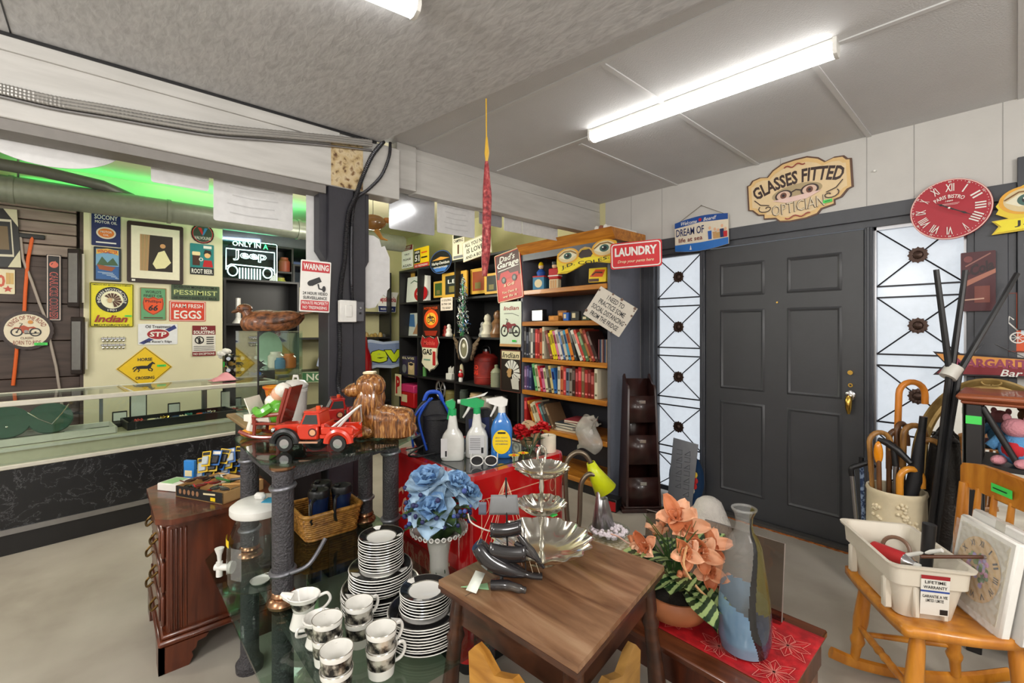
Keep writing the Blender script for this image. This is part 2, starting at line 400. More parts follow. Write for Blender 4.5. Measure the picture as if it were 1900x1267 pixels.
# front door, six panels
dr=bpy.data.objects.new('door_1',None);COL.objects.link(dr);dr.location=(-1.632,DW,.022);dr['kind']='structure'
W_,H_=1.0,1.995
b=MB();b.box(.002,.005,.004,W_-.002,.045,H_-.004,DOORM,.003);b.build('slab',dr)
for x0,x1 in((.115,.43),(.57,.885)):
 for z0,z1 in((.16,.835),(.925,1.52),(1.62,1.865)):
  b=MB();dd=.024
  o_=rrect(x0,z0,x1,z1,.004,1);i_=rrect(x0+dd,z0+dd,x1-dd,z1-dd,.004,1);c_=rrect(x0+dd/2,z0+dd/2,x1-dd/2,z1-dd/2,.004,1);N=len(o_)
  b.add([(a,.004,q) for a,q in o_]+[(a,-.006,q) for a,q in c_]+[(a,.003,q) for a,q in i_],[(i,(i+1)%N,N+(i+1)%N,N+i) for i in range(N)]+[(N+i,N+(i+1)%N,2*N+(i+1)%N,2*N+i) for i in range(N)],DOORM)
  b.build('panel_moulding',dr)
for z in(.16,.78,1.36,1.72):
 b=MB();b.cyl((-.006,-.006,z),(-.006,-.006,z+.13),.008,SLATE);b.build('hinge',dr)
b=MB();b.cyl((.93,.005,1.02),(.93,-.004,1.02),.013,BRASS);b.cyl((.93,-.004,1.02),(.93,-.007,1.02),.006,BLACK);b.build('lock_cylinder',dr)
b=MB();b.cyl((.93,.005,1.10),(.93,-.012,1.10),.015,BRASS,seg=8);b.build('deadbolt',dr)
b=MB();b.ell((.93,-.004,.955),(.028,.006,.032),CHROME);b.cyl((.93,0,.95),(.93,-.045,.95),.009,CHROME);b.tube([(.93,-.04,.955),(.93,-.05,.93),(.93,-.052,.88),(.93,-.048,.845)],[.014,.02,.017,.008],BRASS,10);b.build('door_handle',dr,weld=False)
b=MB();b.cyl((.51,.005,1.56),(.51,.0,1.56),.006,BRASS);b.build('peephole',dr)
# sidelights: glass, metal lattice, rosettes
PANE=frost('frosted_pane',(238,242,246),.22)
LAT=mat('dark_lattice_metal',(44,44,48),.4,.6);ROS=mat('bronze_rosette',(70,52,44),.4,.6)
def sidelight(i,x0,x1):
 wr=bpy.data.objects.new('window_%d'%i,None);COL.objects.link(wr);wr.location=(x0,DW+.05,.04);wr['kind']='structure'
 w_=x1-x0;h_=1.98
 b=MB()
 for q in((0,0,.012,h_),(w_-.012,0,w_,h_),(0,0,w_,.03),(0,h_-.02,w_,h_)):b.box(q[0],-.02,q[1],q[2],.02,q[3],SLATE if i==1 else STEEL)
 b.build('window_frame',wr)
 b=MB();b.box(.01,.004,.02,w_-.01,.009,h_-.01,PANE);b.build('glass',wr)
 n=5;cell=.345;gap=.068;z=h_-.02
 b=MB();ros=[]
 for k in range(n):
  zt=z-k*(cell+gap);zb=max(zt-cell,.03);xa,xb=.012,w_-.012
  b.box(xa,-.012,zb-.005,xb,-.004,zb+.005,LAT)
  if k:b.box(xa,-.012,zt-.005,xb,-.004,zt+.005,LAT)
  b.cyl((xa,-.008,zt),(xb,-.008,zb),.0045,LAT,seg=6);b.cyl((xa,-.008,zb),(xb,-.008,zt),.0045,LAT,seg=6)
  ros.append((w_/2,(zt+zb)/2))
 b.build('lattice',wr)
 for cx,cz in ros:
  b=MB()
  b.T=Matrix.Translation((cx,-.012,cz))@Matrix.Rotation(PI/2,4,'X')
  b.lathe([(.045,0),(.044,.004),(.026,.006),(.022,.004),(.02,.01),(.008,.016),(.0,.017)],ROS,36,wob=lambda a,zz:.10*math.cos(12*a) if zz<.0045 else 0)
  b.build('rosette',wr)
sidelight(1,-2.075,-1.672);sidelight(2,-.59,-.185)
# brown plank door of the back room
b=MB()
for k,zz in enumerate([0,.32,.66,.98,1.3,1.62,1.93]):
 z1=min(zz+.315,2.02);b.box(-5.68,-3.1,zz,-5.622,-.15,z1,PLANK,.004)
b.box(-5.68,-.15,0,-5.60,-.126,2.5,PLANK);o=struct(b,'door_2')
b=MB()
SLAT=ramp_mat('taupe_slats',[(.3,(120,102,94)),(.7,(156,140,130))],3,6,(8,1,8),.5)
for k in range(5):b.box(-5.69,-3.1,2.03+k*.1,-5.612,-.17,2.122+k*.1,SLAT,.006)
struct(b,'window_3')
# pipes
PIPE=mat('grey_green_pipe',(134,140,126),.35,.3,var=.08)
b=MB();b.cyl((-5.35,-3.1,2.505),(-5.35,.45,2.505),.106,PIPE,seg=28);b.cyl((-5.35,.45,2.505),(-5.35,2.9,2.505),.102,PIPE,seg=28)
for yy in(-.55,.45,1.6):b.cyl((-5.35,yy,2.505),(-5.35,yy+.03,2.505),.112,PIPE,seg=28)
b.cyl((-5.35,-.5,2.58),(-5.35,-.5,2.795),.008,STEEL)
one(b,'round_pipe','fat grey-green round pipe running under the back room ceiling','pipe')
b=MB();b.tube([(-5.2,-3.1,2.665),(-5.2,-1,2.66),(-5.21,-.35,2.655),(-5.3,.0,2.64),(-5.45,.2,2.6)],.045,mat('grey_duct',(96,98,92),.4,.3),14)
one(b,'flexible_duct','thin dark grey duct curving away above the fat ceiling pipe','pipe')
b=MB();b.box(-5.599,-3.1,2.60,-5.56,-.02,2.68,CREAM);trim(b)
# light battens
LED=mat('led_diffuser',(255,253,248),.4,emit=BATTEN,var=0)
def batten(loc,rz,label,ln=1.22):
 r_=thing('batten_light',label,'ceiling light',loc,rz,'tube lights on the ceilings')
 b=MB();b.box(-ln/2,-.032,-.022,ln/2,.032,0,WHTPL,.004);b.build('housing',r_)
 pr=[(-.034,-.022),(-.036,-.045),(-.026,-.062),(0,-.068),(.026,-.062),(.036,-.045),(.034,-.022)]
 b=MB();b.prism(pr,-ln/2+.012,ln/2-.012,LED,'yz');b.build('diffuser',r_)
 for sg in(-1,1):
  b=MB();b.prism([(a*1.08,c*1.04) for a,c in pr]+[(.037,0),(-.037,0)],sg*ln/2,sg*(ln/2-.014),WHTPL,'yz');b.build('end_cap',r_)
 return r_
batten((-1.10,2.21,CE),R(3),'long white tube light on the grey panel ceiling')
batten((-1.44,.19,OS),R(-97),'white tube light cut off by the top edge, on the rough board ceiling')
batten((-4.55,1.25,2.798),R(-70),'bright tube light glimpsed behind the post in the back room')
# ------------------------------------------------------------------ sign helpers
def sg(name,label,px,plane,m,cat='sign',extra=0.,**k):
 c,w_,h_=frame2(plane,*px)
 if plane[0]=='X':k.setdefault('rz',R(90))
 k['rz']=k.get('rz',0)+extra
 return Sign(name,label,cat,c,w_,h_,m,**k)
def moto(s,cx,cz,w_,m1,m2,part='emblem'):
 """side view of a motorcycle, w_ wide"""
 r=w_*.2
 for q in(-.3,.3):
  s.ring(cx+q*w_,cz-r*.4,r,r*.26,m2,part=part);s.disc(cx+q*w_,cz-r*.4,r*.2,m2,part=part,n=10)
 s.line([(cx-.3*w_,cz-r*.4),(cx-.18*w_,cz+r),(cx-.12*w_,cz+r*1.6),(cx-.22*w_,cz+r*1.7)],w_*.03,m2,part)
 s.poly([(cx-.2*w_,cz+r*.9),(cx-.08*w_,cz+r*1.2),(cx+.06*w_,cz+r*.8),(cx+.25*w_,cz+r*.9),(cx+.34*w_,cz+r*.55),(cx+.1*w_,cz+r*.45),(cx+.05*w_,cz-r*.6),(cx-.1*w_,cz-r*.6)],m1,part)
 s.poly([(cx-.45*w_,cz+r*.2),(cx-.36*w_,cz+r*.75),(cx-.22*w_,cz+r*.7),(cx-.16*w_,cz+r*.2),(cx-.25*w_,cz+r*.5),(cx-.36*w_,cz+r*.5)],m1,part)
 s.disc(cx,cz-r*.25,r*.38,mat('print_grey',(150,150,150)),part=part,n=12)
 s.line([(cx-.05*w_,cz-r*.75),(cx+.42*w_,cz-r*.6)],w_*.035,m2,part)
def headdress(s,cx,cz,r,m1,m2,part='emblem'):
 """profile head with a long feather bonnet"""
 for i in range(9):
  a=R(150-i*26);b=R(150-i*26-20);q=r*(1 if i<6 else 1.15)
  s.poly([(cx+.25*r*math.cos(a),cz+.25*r*math.sin(a)),(cx+q*math.cos(a),cz+q*math.sin(a)),(cx+q*math.cos(b),cz+q*math.sin(b)),(cx+.25*r*math.cos(b),cz+.25*r*math.sin(b))],m1,part)
 s.poly([(cx-.3*r,cz+.3*r),(cx-.5*r,cz+.1*r),(cx-.62*r,cz-.08*r),(cx-.5*r,cz-.14*r),(cx-.52*r,cz-.35*r),(cx-.3*r,cz-.5*r),(cx-.05*r,cz-.4*r),(cx+.05*r,cz+.2*r)],m2,part)
def eye(s,cx,cz,rx,rz):
 s.ring(cx,cz,rx,rx*.16,paint(225,165,50),rz);s.disc(cx,cz,rx*.84,paint(214,196,150),rz*.84)
 s.poly([(cx-rx*.78,cz-rz*.05),(cx-rx*.3,cz+rz*.42),(cx+rx*.25,cz+rz*.42),(cx+rx*.78,cz-rz*.05),(cx+rx*.25,cz-rz*.42),(cx-rx*.3,cz-rz*.42)],paint(228,222,196))
 s.disc(cx,cz,rx*.36,paint(60,96,88),rz*.42);s.disc(cx,cz,rx*.2,BLACK,rz*.24);s.disc(cx-rx*.1,cz+rz*.12,rx*.06,WHITE,n=10)
 s.line([(cx-rx*.8,cz+rz*.1),(cx-rx*.3,cz+rz*.58),(cx+rx*.3,cz+rz*.58),(cx+rx*.8,cz+rz*.1)],rx*.07,paint(120,80,30))
def ptag(s,x,z,w_=.05,h_=.014,rot=0.): # green price sticker
 s.rect(x-w_/2,z-h_/2,x+w_/2,z+h_/2,paint(70,215,90),'price_sticker');s.line([(x-w_*.3,z),(x+w_*.3,z)],h_*.18,BLACK,'price_sticker')
# ------------------------------------------------------------------ signs on the cream wall
PX=('X',-5.598)
s=sg('tin_sign','navy blue motor oil tin sign, topmost of the left column on the cream wall',(170,393,224,457),PX,NAVY)
s.text('SOCONY',0,s.h*.33,s.w*.8,s.h*.13,WHITE).text('MOTOR OIL',0,s.h*.19,s.w*.76,s.h*.08,WHITE)
s.disc(0,-s.h*.12,s.w*.34,paint(220,210,190),s.h*.17).disc(0,-s.h*.12,s.w*.28,paint(214,120,40),s.h*.13).text('MOTOR',0,-s.h*.09,s.w*.4,s.h*.06,WHITE).text('OIL',0,-s.h*.18,s.w*.2,s.h*.05,WHITE)
s.rect(-s.w*.35,-s.h*.42,s.w*.35,-s.h*.38,WHITE,'lettering').done()
s=sg('tin_sign','ragged-edged tin sign of a boat on blue water, below the navy oil sign',(174,459,225,522),PX,paint(40,58,84),shape=None)
s.rect(-s.w*.42,-s.h*.44,s.w*.42,s.h*.44,paint(120,170,205)).rect(-s.w*.42,-s.h*.44,s.w*.42,-s.h*.05,paint(52,98,160))
s.poly([(-s.w*.4,-s.h*.05),(-s.w*.2,s.h*.22),(0,s.h*.05),(s.w*.2,s.h*.2),(s.w*.4,-s.h*.02)],paint(70,100,72)).poly([(-s.w*.38,-s.h*.02),(s.w*.3,-s.h*.08),(s.w*.15,-s.h*.2),(-s.w*.3,-s.h*.16)],paint(158,84,50))
for k in range(5):s.line([(-s.w*.35+k*.03,-s.h*(.24+.04*k)),(s.w*.2+k*.01,-s.h*(.25+.04*k))],.004,paint(200,220,235))
s.poly([(-s.w*.4,s.h*.28),(0,s.h*.36),(s.w*.4,s.h*.28),(s.w*.4,s.h*.42),(0,s.h*.46),(-s.w*.4,s.h*.42)],paint(230,190,90)).text('WINCHESTER',0,s.h*.37,s.w*.74,s.h*.1,RED,bold=.01).border(.006,.008,paint(30,34,40)).done()
# framed print (generic stand-in picture)
s=sg('framed_print','large dark-framed print with a wide cream mat on the cream wall',(237,416,341,526),PX,paint(52,38,34),cat='picture',th=.03,panel='frame')
a,c=s.w*.43,s.h*.43
s.rect(-a,-c,a,c,paint(232,228,204),'mat');s.rect(-s.w*.28,-s.h*.3,s.w*.3,s.h*.3,paint(44,36,30),'picture')
for k in range(5):s.poly([(-s.w*(.28-.035*k),s.h*.3),(-s.w*(.25-.035*k),s.h*.3),(-s.w*(.24-.025*k),-s.h*.3),(-s.w*(.28-.025*k),-s.h*.3)],paint(176-12*(k%2),142,100),'picture')
s.poly([(-s.w*.06,-s.h*.18),(s.w*.04,s.h*.02),(s.w*.15,s.h*.06),(s.w*.27,-s.h*.14),(s.w*.16,-s.h*.24),(0,-s.h*.26)],paint(232,226,176),'picture').disc(s.w*.12,s.h*.13,s.w*.05,paint(206,156,104),part='picture')
s.rect(-s.w*.42,-s.h*.48,-s.w*.36,-s.h*.45,WHITE,'price_sticker').done()
s=sg('round_tin_sign','round motor oil tin sign with a V, on the cream wall',(355,416,397,452),PX,BLACK,shape=[(x*.178,y*.178) for x,y in circle(0,0,1)] if False else None,r=.09)
s.disc(0,0,s.w*.46,paint(206,196,176),s.h*.46).disc(0,0,s.w*.42,paint(58,70,60),s.h*.42).ring(0,0,s.w*.46,.006,RED,s.h*.46)
s.poly([(-s.w*.22,s.h*.3),(-s.w*.06,s.h*.3),(s.w*.02,s.h*.04),(-s.w*.02,-s.h*.08)],paint(200,50,50)).poly([(s.w*.22,s.h*.3),(s.w*.08,s.h*.3),(-s.w*.02,-s.h*.08),(s.w*.04,-s.h*.08)],paint(60,130,190))
s.text('VALVOLINE',0,-s.h*.22,s.w*.72,s.h*.16,WHITE).done()
s=sg('tin_sign','teal root beer tin sign with a foaming mug on the cream wall',(353,453,397,510),PX,paint(28,128,130))
s.rect(-s.w*.5,-s.h*.5,s.w*.5,-s.h*.27,BLACK).text('ROOT BEER',0,-s.h*.385,s.w*.88,s.h*.15,WHITE,bold=.01)
s.rect(-s.w*.4,-s.h*.2,-s.w*.1,s.h*.15,paint(70,34,18)).rect(-s.w*.42,s.h*.12,-s.w*.08,s.h*.24,paint(240,220,170),r=.01).ring(-s.w*.05,0,s.w*.09,.008,WHITE)
s.poly([(s.w*.02,-s.h*.24),(s.w*.08,-s.h*.02),(s.w*.4,-s.h*.02),(s.w*.46,-s.h*.24)],RED).disc(s.w*.22,s.h*.14,s.w*.13,paint(240,190,130)).poly([(s.w*.06,s.h*.18),(s.w*.12,s.h*.32),(s.w*.36,s.h*.3),(s.w*.4,s.h*.16),(s.w*.22,s.h*.22)],paint(40,22,16))
s.rect(s.w*.05,s.h*.36,s.w*.4,s.h*.45,WHITE,'lettering').done()
s=sg('tin_sign','big square yellow motorcycle sign with a black ring emblem',(167,525,249,607),PX,paint(228,216,20))
s.text("AMERICA'S FIRST MOTORCYCLE COMPANY",0,s.h*.45,s.w*.88,s.h*.035,BLACK)
s.disc(0,s.h*.12,s.w*.37,BLACK,s.h*.29).disc(0,s.h*.12,s.w*.255,paint(236,232,200),s.h*.2)
s.text('INDIAN MOTORCYCLE',0,s.h*.12+s.w*.305,s.w*1.15,s.h*.055,WHITE,arc=s.w*.3).text('1901',0,-s.h*.115,s.w*.2,s.h*.045,WHITE)
headdress(s,s.w*.0,s.h*.12,s.w*.2,BROWN,paint(200,170,130))
s.text('Indian',0,-s.h*.31,s.w*.72,s.h*.16,paint(150,30,30),shear=.35,bold=.015).text('MOTORCYCLE',0,-s.h*.45,s.w*.8,s.h*.045,BLACK)
ptag(s,s.w*.37,-s.h*.24);s.border(.006,.006,BLACK).done()
s=sg('tin_sign','green oil sign with an orange shield numbered 66',(260,534,309,594),PX,paint(96,158,112))
s.text("WORLD'S",0,s.h*.37,s.w*.6,s.h*.09,BLACK).text('FINEST OIL',0,s.h*.25,s.w*.72,s.h*.08,BLACK)
sh=[(-.36,.2),(-.18,.17),(0,.22),(.18,.17),(.36,.2),(.40,.02),(.36,-.16),(.2,-.26),(0,-.34),(-.2,-.26),(-.36,-.16),(-.40,.02)]
s.poly([(a*s.w,c*s.h) for a,c in sh],ORANGE).line([(a*s.w*.93,c*s.h*.93-.002) for a,c in sh],.004,BLACK,'emblem',True).text('Phillips',0,s.h*.07,s.w*.6,s.h*.11,BLACK).text('66',0,-s.h*.12,s.w*.36,s.h*.18,BLACK,shear=.2,bold=.02)
s.rect(-s.w*.36,-s.h*.44,s.w*.36,-s.h*.41,BROWN,'lettering').border(.004,.005,paint(170,110,70)).done()
s=sg('wooden_sign','dark green pessimist slogan sign on the cream wall',(319,530,408,557),PX,paint(64,84,60),th=.012)
s.text('PESSIMIST',0,0,s.w*.9,s.h*.32,paint(186,196,130)).text('BORROW MONEY FROM A',0,s.h*.36,s.w*.9,s.h*.17,BLACK).text("HE WON'T EXPECT IT BACK",0,-s.h*.36,s.w*.9,s.h*.17,BLACK).done()
s=sg('tin_sign','red farm fresh eggs sign with white lettering',(315,559,382,596),PX,paint(206,60,36))
s.text('FARM FRESH',0,s.h*.26,s.w*.84,s.h*.2,WHITE).text('EGGS',0,-s.h*.17,s.w*.76,s.h*.42,WHITE,bold=.01).border(.008,.005,WHITE).done()
s=sg('tin_sign','white oil treatment sign with a red oval and a blue stripe',(257,601,330,639),PX,paint(226,228,232))
s.poly([(-s.w*.48,-s.h*.42),(-s.w*.36,-s.h*.48),(s.w*.48,s.h*.3),(s.w*.42,s.h*.46)],paint(44,54,120)).disc(0,0,s.w*.3,WHITE,s.h*.27).disc(0,0,s.w*.28,paint(160,26,40),s.h*.24)
s.text('STP',0,0,s.w*.42,s.h*.24,WHITE,bold=.02,shear=.1).text('Oil Treatment',0,s.h*.37,s.w*.64,s.h*.15,BLACK).text("The Racer's Edge",0,-s.h*.37,s.w*.7,s.h*.14,BLACK).done()
s=sg('tin_sign','red and white no soliciting notice on the cream wall',(357,604,400,660),PX,paint(226,222,214))
s.rect(-s.w*.5,s.h*.2,s.w*.5,s.h*.5,paint(120,26,34)).text('NO',0,s.h*.41,s.w*.26,s.h*.1,WHITE,bold=.02).text('SOLICITING',0,s.h*.28,s.w*.9,s.h*.11,WHITE,bold=.02).ring(-s.w*.2,s.h*.02,s.w*.2,.01,BLACK).disc(-s.w*.2,s.h*.08,s.w*.04,BLACK).rect(-s.w*.25,-s.h*.08,-s.w*.15,s.h*.05,BLACK).line([(-s.w*.33,s.h*.12),(-s.w*.07,-s.h*.08)],.008,BLACK)
for k in range(4):s.rect(s.w*.1,s.h*(.1-.07*k),s.w*.42,s.h*(.13-.07*k),BLACK,'lettering')
for k in range(3):s.rect(-s.w*.44,-s.h*(.19+.06*k),s.w*.44,-s.h*(.17+.06*k),GREY,'lettering')
s.rect(-s.w*.5,-s.h*.5,s.w*.5,-s.h*.36,paint(120,26,34)).text('NO EXCEPTIONS',0,-s.h*.43,s.w*.9,s.h*.07,WHITE).done()
c,w_,h_=frame2(PX,217,643,321,722)
s=Sign('road_sign','yellow diamond horse crossing sign above the glass counter','sign',c,w_,h_,paint(236,196,16),rz=R(90),shape=[(0,-h_/2),(w_/2,0),(0,h_/2),(-w_/2,0)])
s.outline(.006,BLACK,.95).text('HORSE',0,h_*.2,w_*.26,h_*.075,BLACK,bold=.02).text('CROSSING',0,-h_*.23,w_*.34,h_*.07,BLACK,bold=.02)
u=w_
s.poly([(x*u,z*u) for x,z in[(-.14,.045),(-.06,.055),(.04,.05),(.085,.10),(.12,.125),(.125,.145),(.14,.13),(.185,.095),(.175,.078),(.14,.09),(.115,.04),(.10,-.01),(.03,-.02),(-.05,-.018),(-.13,-.02),(-.155,.01)]],BLACK)
for P_ in([(.09,-.0),(.135,-.04),(.115,-.085)],[(.07,-.01),(.06,-.05),(.10,-.07)],[(-.13,.0),(-.10,-.045),(-.125,-.085)],[(-.14,.0),(-.175,-.04),(-.20,-.075)],[(-.14,.04),(-.19,.02),(-.215,-.02)]):s.line([(x*u,z*u) for x,z in P_],.022*u,BLACK)
ptag(s,w_*.3,h_*.04,.07,.02);s.done()
r_=thing('souvenir_pin_rack','small rack of souvenir spoons pinned to the cream wall','rack',frame2(PX,190,620,231,652)[0],R(90))
b=MB();b.box(-.085,-.012,.03,.085,0,.05,STEEL,.003);b.box(-.085,-.012,-.03,.085,0,-.01,STEEL,.003);b.build('bar',r_)
for k in range(6):
 b=MB();x=-.07+.028*k
 for z in(.02,-.045):b.ell((x,-.014,z),(.010,.006,.014),SILVER,8,6);b.cyl((x,-.012,z),(x,-.012,z+.04),.003,SILVER,seg=6)
 b.build('spoon',r_,weld=False)
# ------------------------------------------------------------------ things on the brown plank door
PD=('X',-5.615)
s=sg('framed_print','black framed print with cream corners at the left edge of the photo',(-30,388,37,496),PD,BLKWOOD,cat='picture',th=.03,panel='frame',roll=R(-3))
s.rect(-s.w*.25,-s.h*.32,s.w*.32,s.h*.32,paint(206,200,180),'mat').rect(-s.w*.2,-s.h*.28,s.w*.28,s.h*.28,BLACK,'picture').rect(-s.w*.12,-s.h*.2,s.w*.2,s.h*.2,paint(110,90,60),'picture')
for q in(1,-1):s.poly([(s.w*.5,q*s.h*.5),(s.w*.12,q*s.h*.5),(s.w*.5,q*s.h*.2)],paint(206,200,170),'corner')
s.done()
s=sg('tin_sign','cream numbered beer sign below the black framed print',(-24,499,28,545),PD,paint(226,214,180))
s.text('10',-s.w*.1,s.h*.02,s.w*.5,s.h*.5,paint(200,80,50),bold=.02).rect(s.w*.18,-s.h*.1,s.w*.32,s.h*.36,paint(200,160,90)).rect(s.w*.33,-s.h*.1,s.w*.46,s.h*.36,paint(206,170,100)).poly([(s.w*.25+.03*math.cos(PI/2+i*PI/5)*(1 if i%2==0 else.45),-s.h*.3+.03*math.sin(PI/2+i*PI/5)*(1 if i%2==0 else.45)) for i in range(10)],paint(190,70,50)).done()
c,w_,h_=frame2(PD,2,578,101,648)
s=Sign('bottle_cap_sign','round bottle cap sign with a motorcycle on the brown plank door','sign',c,w_,h_,paint(46,28,24),rz=R(90),th=.035,shape=[((w_/2)*(1+.035*(i%2))*math.cos(2*PI*i/48),(h_/2)*(1+.035*(i%2))*math.sin(2*PI*i/48)) for i in range(48)])
s.disc(0,0,w_*.43,paint(226,214,190),h_*.43).text('KINGS OF THE ROAD',0,h_*.34,w_*.86,h_*.11,paint(140,70,50),arc=w_*.34,bold=.01).text('BORN TO RIDE',0,-h_*.32,w_*.52,h_*.11,paint(140,70,50)).text('CLASSIC',0,-h_*.2,w_*.25,h_*.06,BROWN)
moto(s,-w_*.02,0,w_*.58,paint(176,70,36),BLACK);s.disc(w_*.06,h_*.22,w_*.05,paint(210,140,60));ptag(s,w_*.26,-h_*.36,.08,.022);s.done()
s=sg('vertical_sign','tall narrow black hockey fan sign with outlined red lettering',(86,473,114,595),PD,paint(24,22,26),th=.01)
s.text('CANUCKS CORNER',0,-s.h*.12,s.h*.72,s.w*.56,paint(210,90,80),rot=R(-90),bold=.03).text('CANUCKS CORNER',0,-s.h*.12,s.h*.70,s.w*.46,paint(30,24,28),rot=R(-90)).ring(0,s.h*.35,s.w*.3,.012,paint(220,110,90)).poly([(-s.w*.2,s.h*.33),(s.w*.1,s.h*.41),(s.w*.25,s.h*.35),(0,s.h*.31)],paint(220,110,90)).border(.008,.006,paint(220,200,190)).done()
def wcord(name,label,pts,r,m,X=-5.6):
 b=MB();P3=[at(x,y,X=X) for x,y in pts];Q=[]
 for i in range(len(P3)-1):
  for k in range(4):Q.append(P3[i].lerp(P3[i+1],k/4))
 Q.append(P3[-1]);b.tube(Q,r,m,8);return one(b,name,label,'cord')
wcord('extension_cord','orange extension cord hanging down the brown plank door',[(60,440),(52,480),(47,540),(44,600),(32,640),(27,690),(24,715)],.012,paint(225,100,40))
wcord('electric_cable','pale grey cord looping down the brown plank door',[(38,440),(42,480),(58,520),(72,560),(84,590),(92,630),(104,680),(110,720),(116,760)],.010,paint(170,158,150))
b=MB();c=at(52,438,X=-5.6);b.box(-.03,-.06,-.02,.01,.1,.02,BLKPL,.005);one(b,'power_strip_plug','black plug bar at the top of the orange cord','plug',c)
for lab,px in(('upper tall black frame seen edge-on beside the cream wall',(132,462,150,570)),('lower tall black frame seen edge-on beside the cream wall',(136,588,158,694))):
 c,w_,h_=frame2(('X',-5.57),*px);r_=thing('edge_on_frame',lab,'frame',c,R(55))
 b=MB();b.box(-.05,-.03,-h_/2,.05,0,h_/2,paint(38,28,26),.006);b.build('frame',r_);b=MB();b.box(-.03,.001,-h_*.42,.06,.012,h_*.42,paint(220,214,200));b.build('backing',r_);b=MB();b.box(-.035,-.034,-h_*.42,.035,-.03,h_*.42,STEEL);b.build('mirror_glass',r_)
# ------------------------------------------------------------------ display counter
MARB=bpy.data.materials.new('black_marble_laminate');MARB.use_nodes=True
nt=MARB.node_tree;bs=nt.nodes['Principled BSDF'];n=nt.nodes.new
tc=n('ShaderNodeTexCoord');nz=n('ShaderNodeTexNoise');nz.inputs['Scale'].default_value=7.5;nz.inputs['Detail'].default_value=12;nz.inputs['Distortion'].default_value=.5;nz.inputs['Roughness'].default_value=.62;nt.links.new(tc.outputs['Object'],nz.inputs[0])
cr=n('ShaderNodeValToRGB');e=cr.color_ramp.elements;e.new(.5);e.new(.5)
for i,(p_,c_) in enumerate([(.482,(26,27,30)),(.496,(48,49,52)),(.50,(104,104,108)),(.507,(27,28,31))]):e[i].position=p_;e[i].color=(*lin(c_),1)
nt.links.new(nz.outputs[0],cr.inputs[0]);nt.links.new(cr.outputs[0],bs.inputs['Base Color']);bs.inputs['Roughness'].default_value=.35
ALU=mat('cream_aluminium',(216,212,200),.4,.2);DECK=mat('cream_deck_laminate',(206,198,172),.5)
ct=thing('display_counter','long black marble-look showcase counter with a glass top','counter',(-4.15,-.463,0),R(97))
X0,X1,D=-1.1,1.62,.6
def part(name,par,m=None,*boxes,b=0.):
 q=MB()
 for bx in boxes:q.box(*bx,m,b)
 return q.build(name,par)
part('marble_panel',ct,MARB,(X0,.0,.165,X1,D,.53));part('kick_plate',ct,BLKWOOD,(X0,.012,0,X1,D,.13));part('metal_strip',ct,STEEL,(X0,-.008,.13,X1,D,.165))
q=MB();q.box(X0,-.01,.53,X1,D,.556,ALU,.004);q.box(X0,.07,.556,X1,D,.635,DECK);q.box(X0,.03,.632,X1,.08,.652,ALU,.003);q.build('ledge',ct)
part('deck',ct,DECK,(X0,.08,.635,X1,D,.65))
part('front_glass',ct,GGLASS,(X0,.0,.56,X1,.005,.922));part('top_glass',ct,GGLASS,(X0,.004,.938,X1,D,.946))
q=MB();q.box(X0,-.012,.918,X1,.022,.95,ALU,.004);q.box(X0,D-.012,.924,X1,D+.008,.95,ALU,.003)
for x in(.63,X1-.012):q.box(x,-.0,.935,x+.012,D,.95,ALU,.003)
q.build('top_frame',ct)
part('back_rail',ct,STEEL,(.52,D-.03,.65,.54,D-.01,.93),(1.2,D-.03,.65,1.24,D-.01,.93))
def onct(x,y,z):return ct.matrix_basis@Vector((x,y,z))
CT=R(97)
# jewellery stands, trays
DKGREEN=mat('dark_green_velvet',(36,78,62),.75,var=.15)
for k,(lx,lab) in enumerate([(.03,'round green velvet jewellery stand nearest the left edge, in the glass counter'),(.235,'round green velvet necklace stand with a silver chain, in the glass counter')]):
 r_=thing('jewellery_stand',lab,'display stand',onct(lx,.3,.65),CT,'velvet stands in the counter')
 b=MB();b.T=Matrix.Translation((0,0,.13))@Matrix.Rotation(R(58),4,'X');b.lathe([(0,-.008),(.112,-.008),(.115,0),(.11,.008),(0,.010)],DKGREEN,36);b.build('disc',r_)
 b=MB();b.cyl((0,.0,.004),(0,0,.115),.009,BLKPL);b.lathe([(0,0),(.06,0),(.055,.006),(0,.008)],BLKPL);b.build('base',r_)
 b=MB()
 if k:b.tube([(-.11+.0,-.03,.185),(-.06,-.07,.14),(0,-.085,.10),(.05,-.05,.16),(.09,.0,.215)],.004,SILVER,6)
 else:b.ell((0,-.07,.11),.008,SILVER,8,6)
 b.build('necklace' if k else 'brooch',r_)
def tray(lab,lx,ly,w_,d_,h_,m,inner,z=.65,name='jewellery_tray'):
 r_=thing(name,lab,'tray',onct(lx,ly,z),CT)
 b=MB();t_=.012
 for bx in((-w_/2,-d_/2,0,w_/2,d_/2,.008),(-w_/2,-d_/2,0,w_/2,-d_/2+t_,h_),(-w_/2,d_/2-t_,0,w_/2,d_/2,h_),(-w_/2,-d_/2,0,-w_/2+t_,d_/2,h_),(w_/2-t_,-d_/2,0,w_/2,d_/2,h_)):b.box(*bx,m,.003)
 b.build('tray',r_)
 b=MB();b.box(-w_/2+t_,-d_/2+t_,.008,w_/2-t_,d_/2-t_,.016,inner);b.build('lining',r_)
 return r_
VELV=mat('black_velvet',(18,18,20),.85)
tray('white-edged tray of pens and knives in the glass counter',.17,.25,.78,.28,.05,ALU,mat('grey_felt',(110,112,104),.8))
tray('long black tray heaped with jewellery in the glass counter',.98,.28,.72,.28,.06,BLKPL,VELV)
tray('white tray of bracelets at the right end of the glass counter',1.46,.28,.24,.3,.05,ALU,mat('grey_felt',(110,112,104),.8))
rnd=random.Random(3)
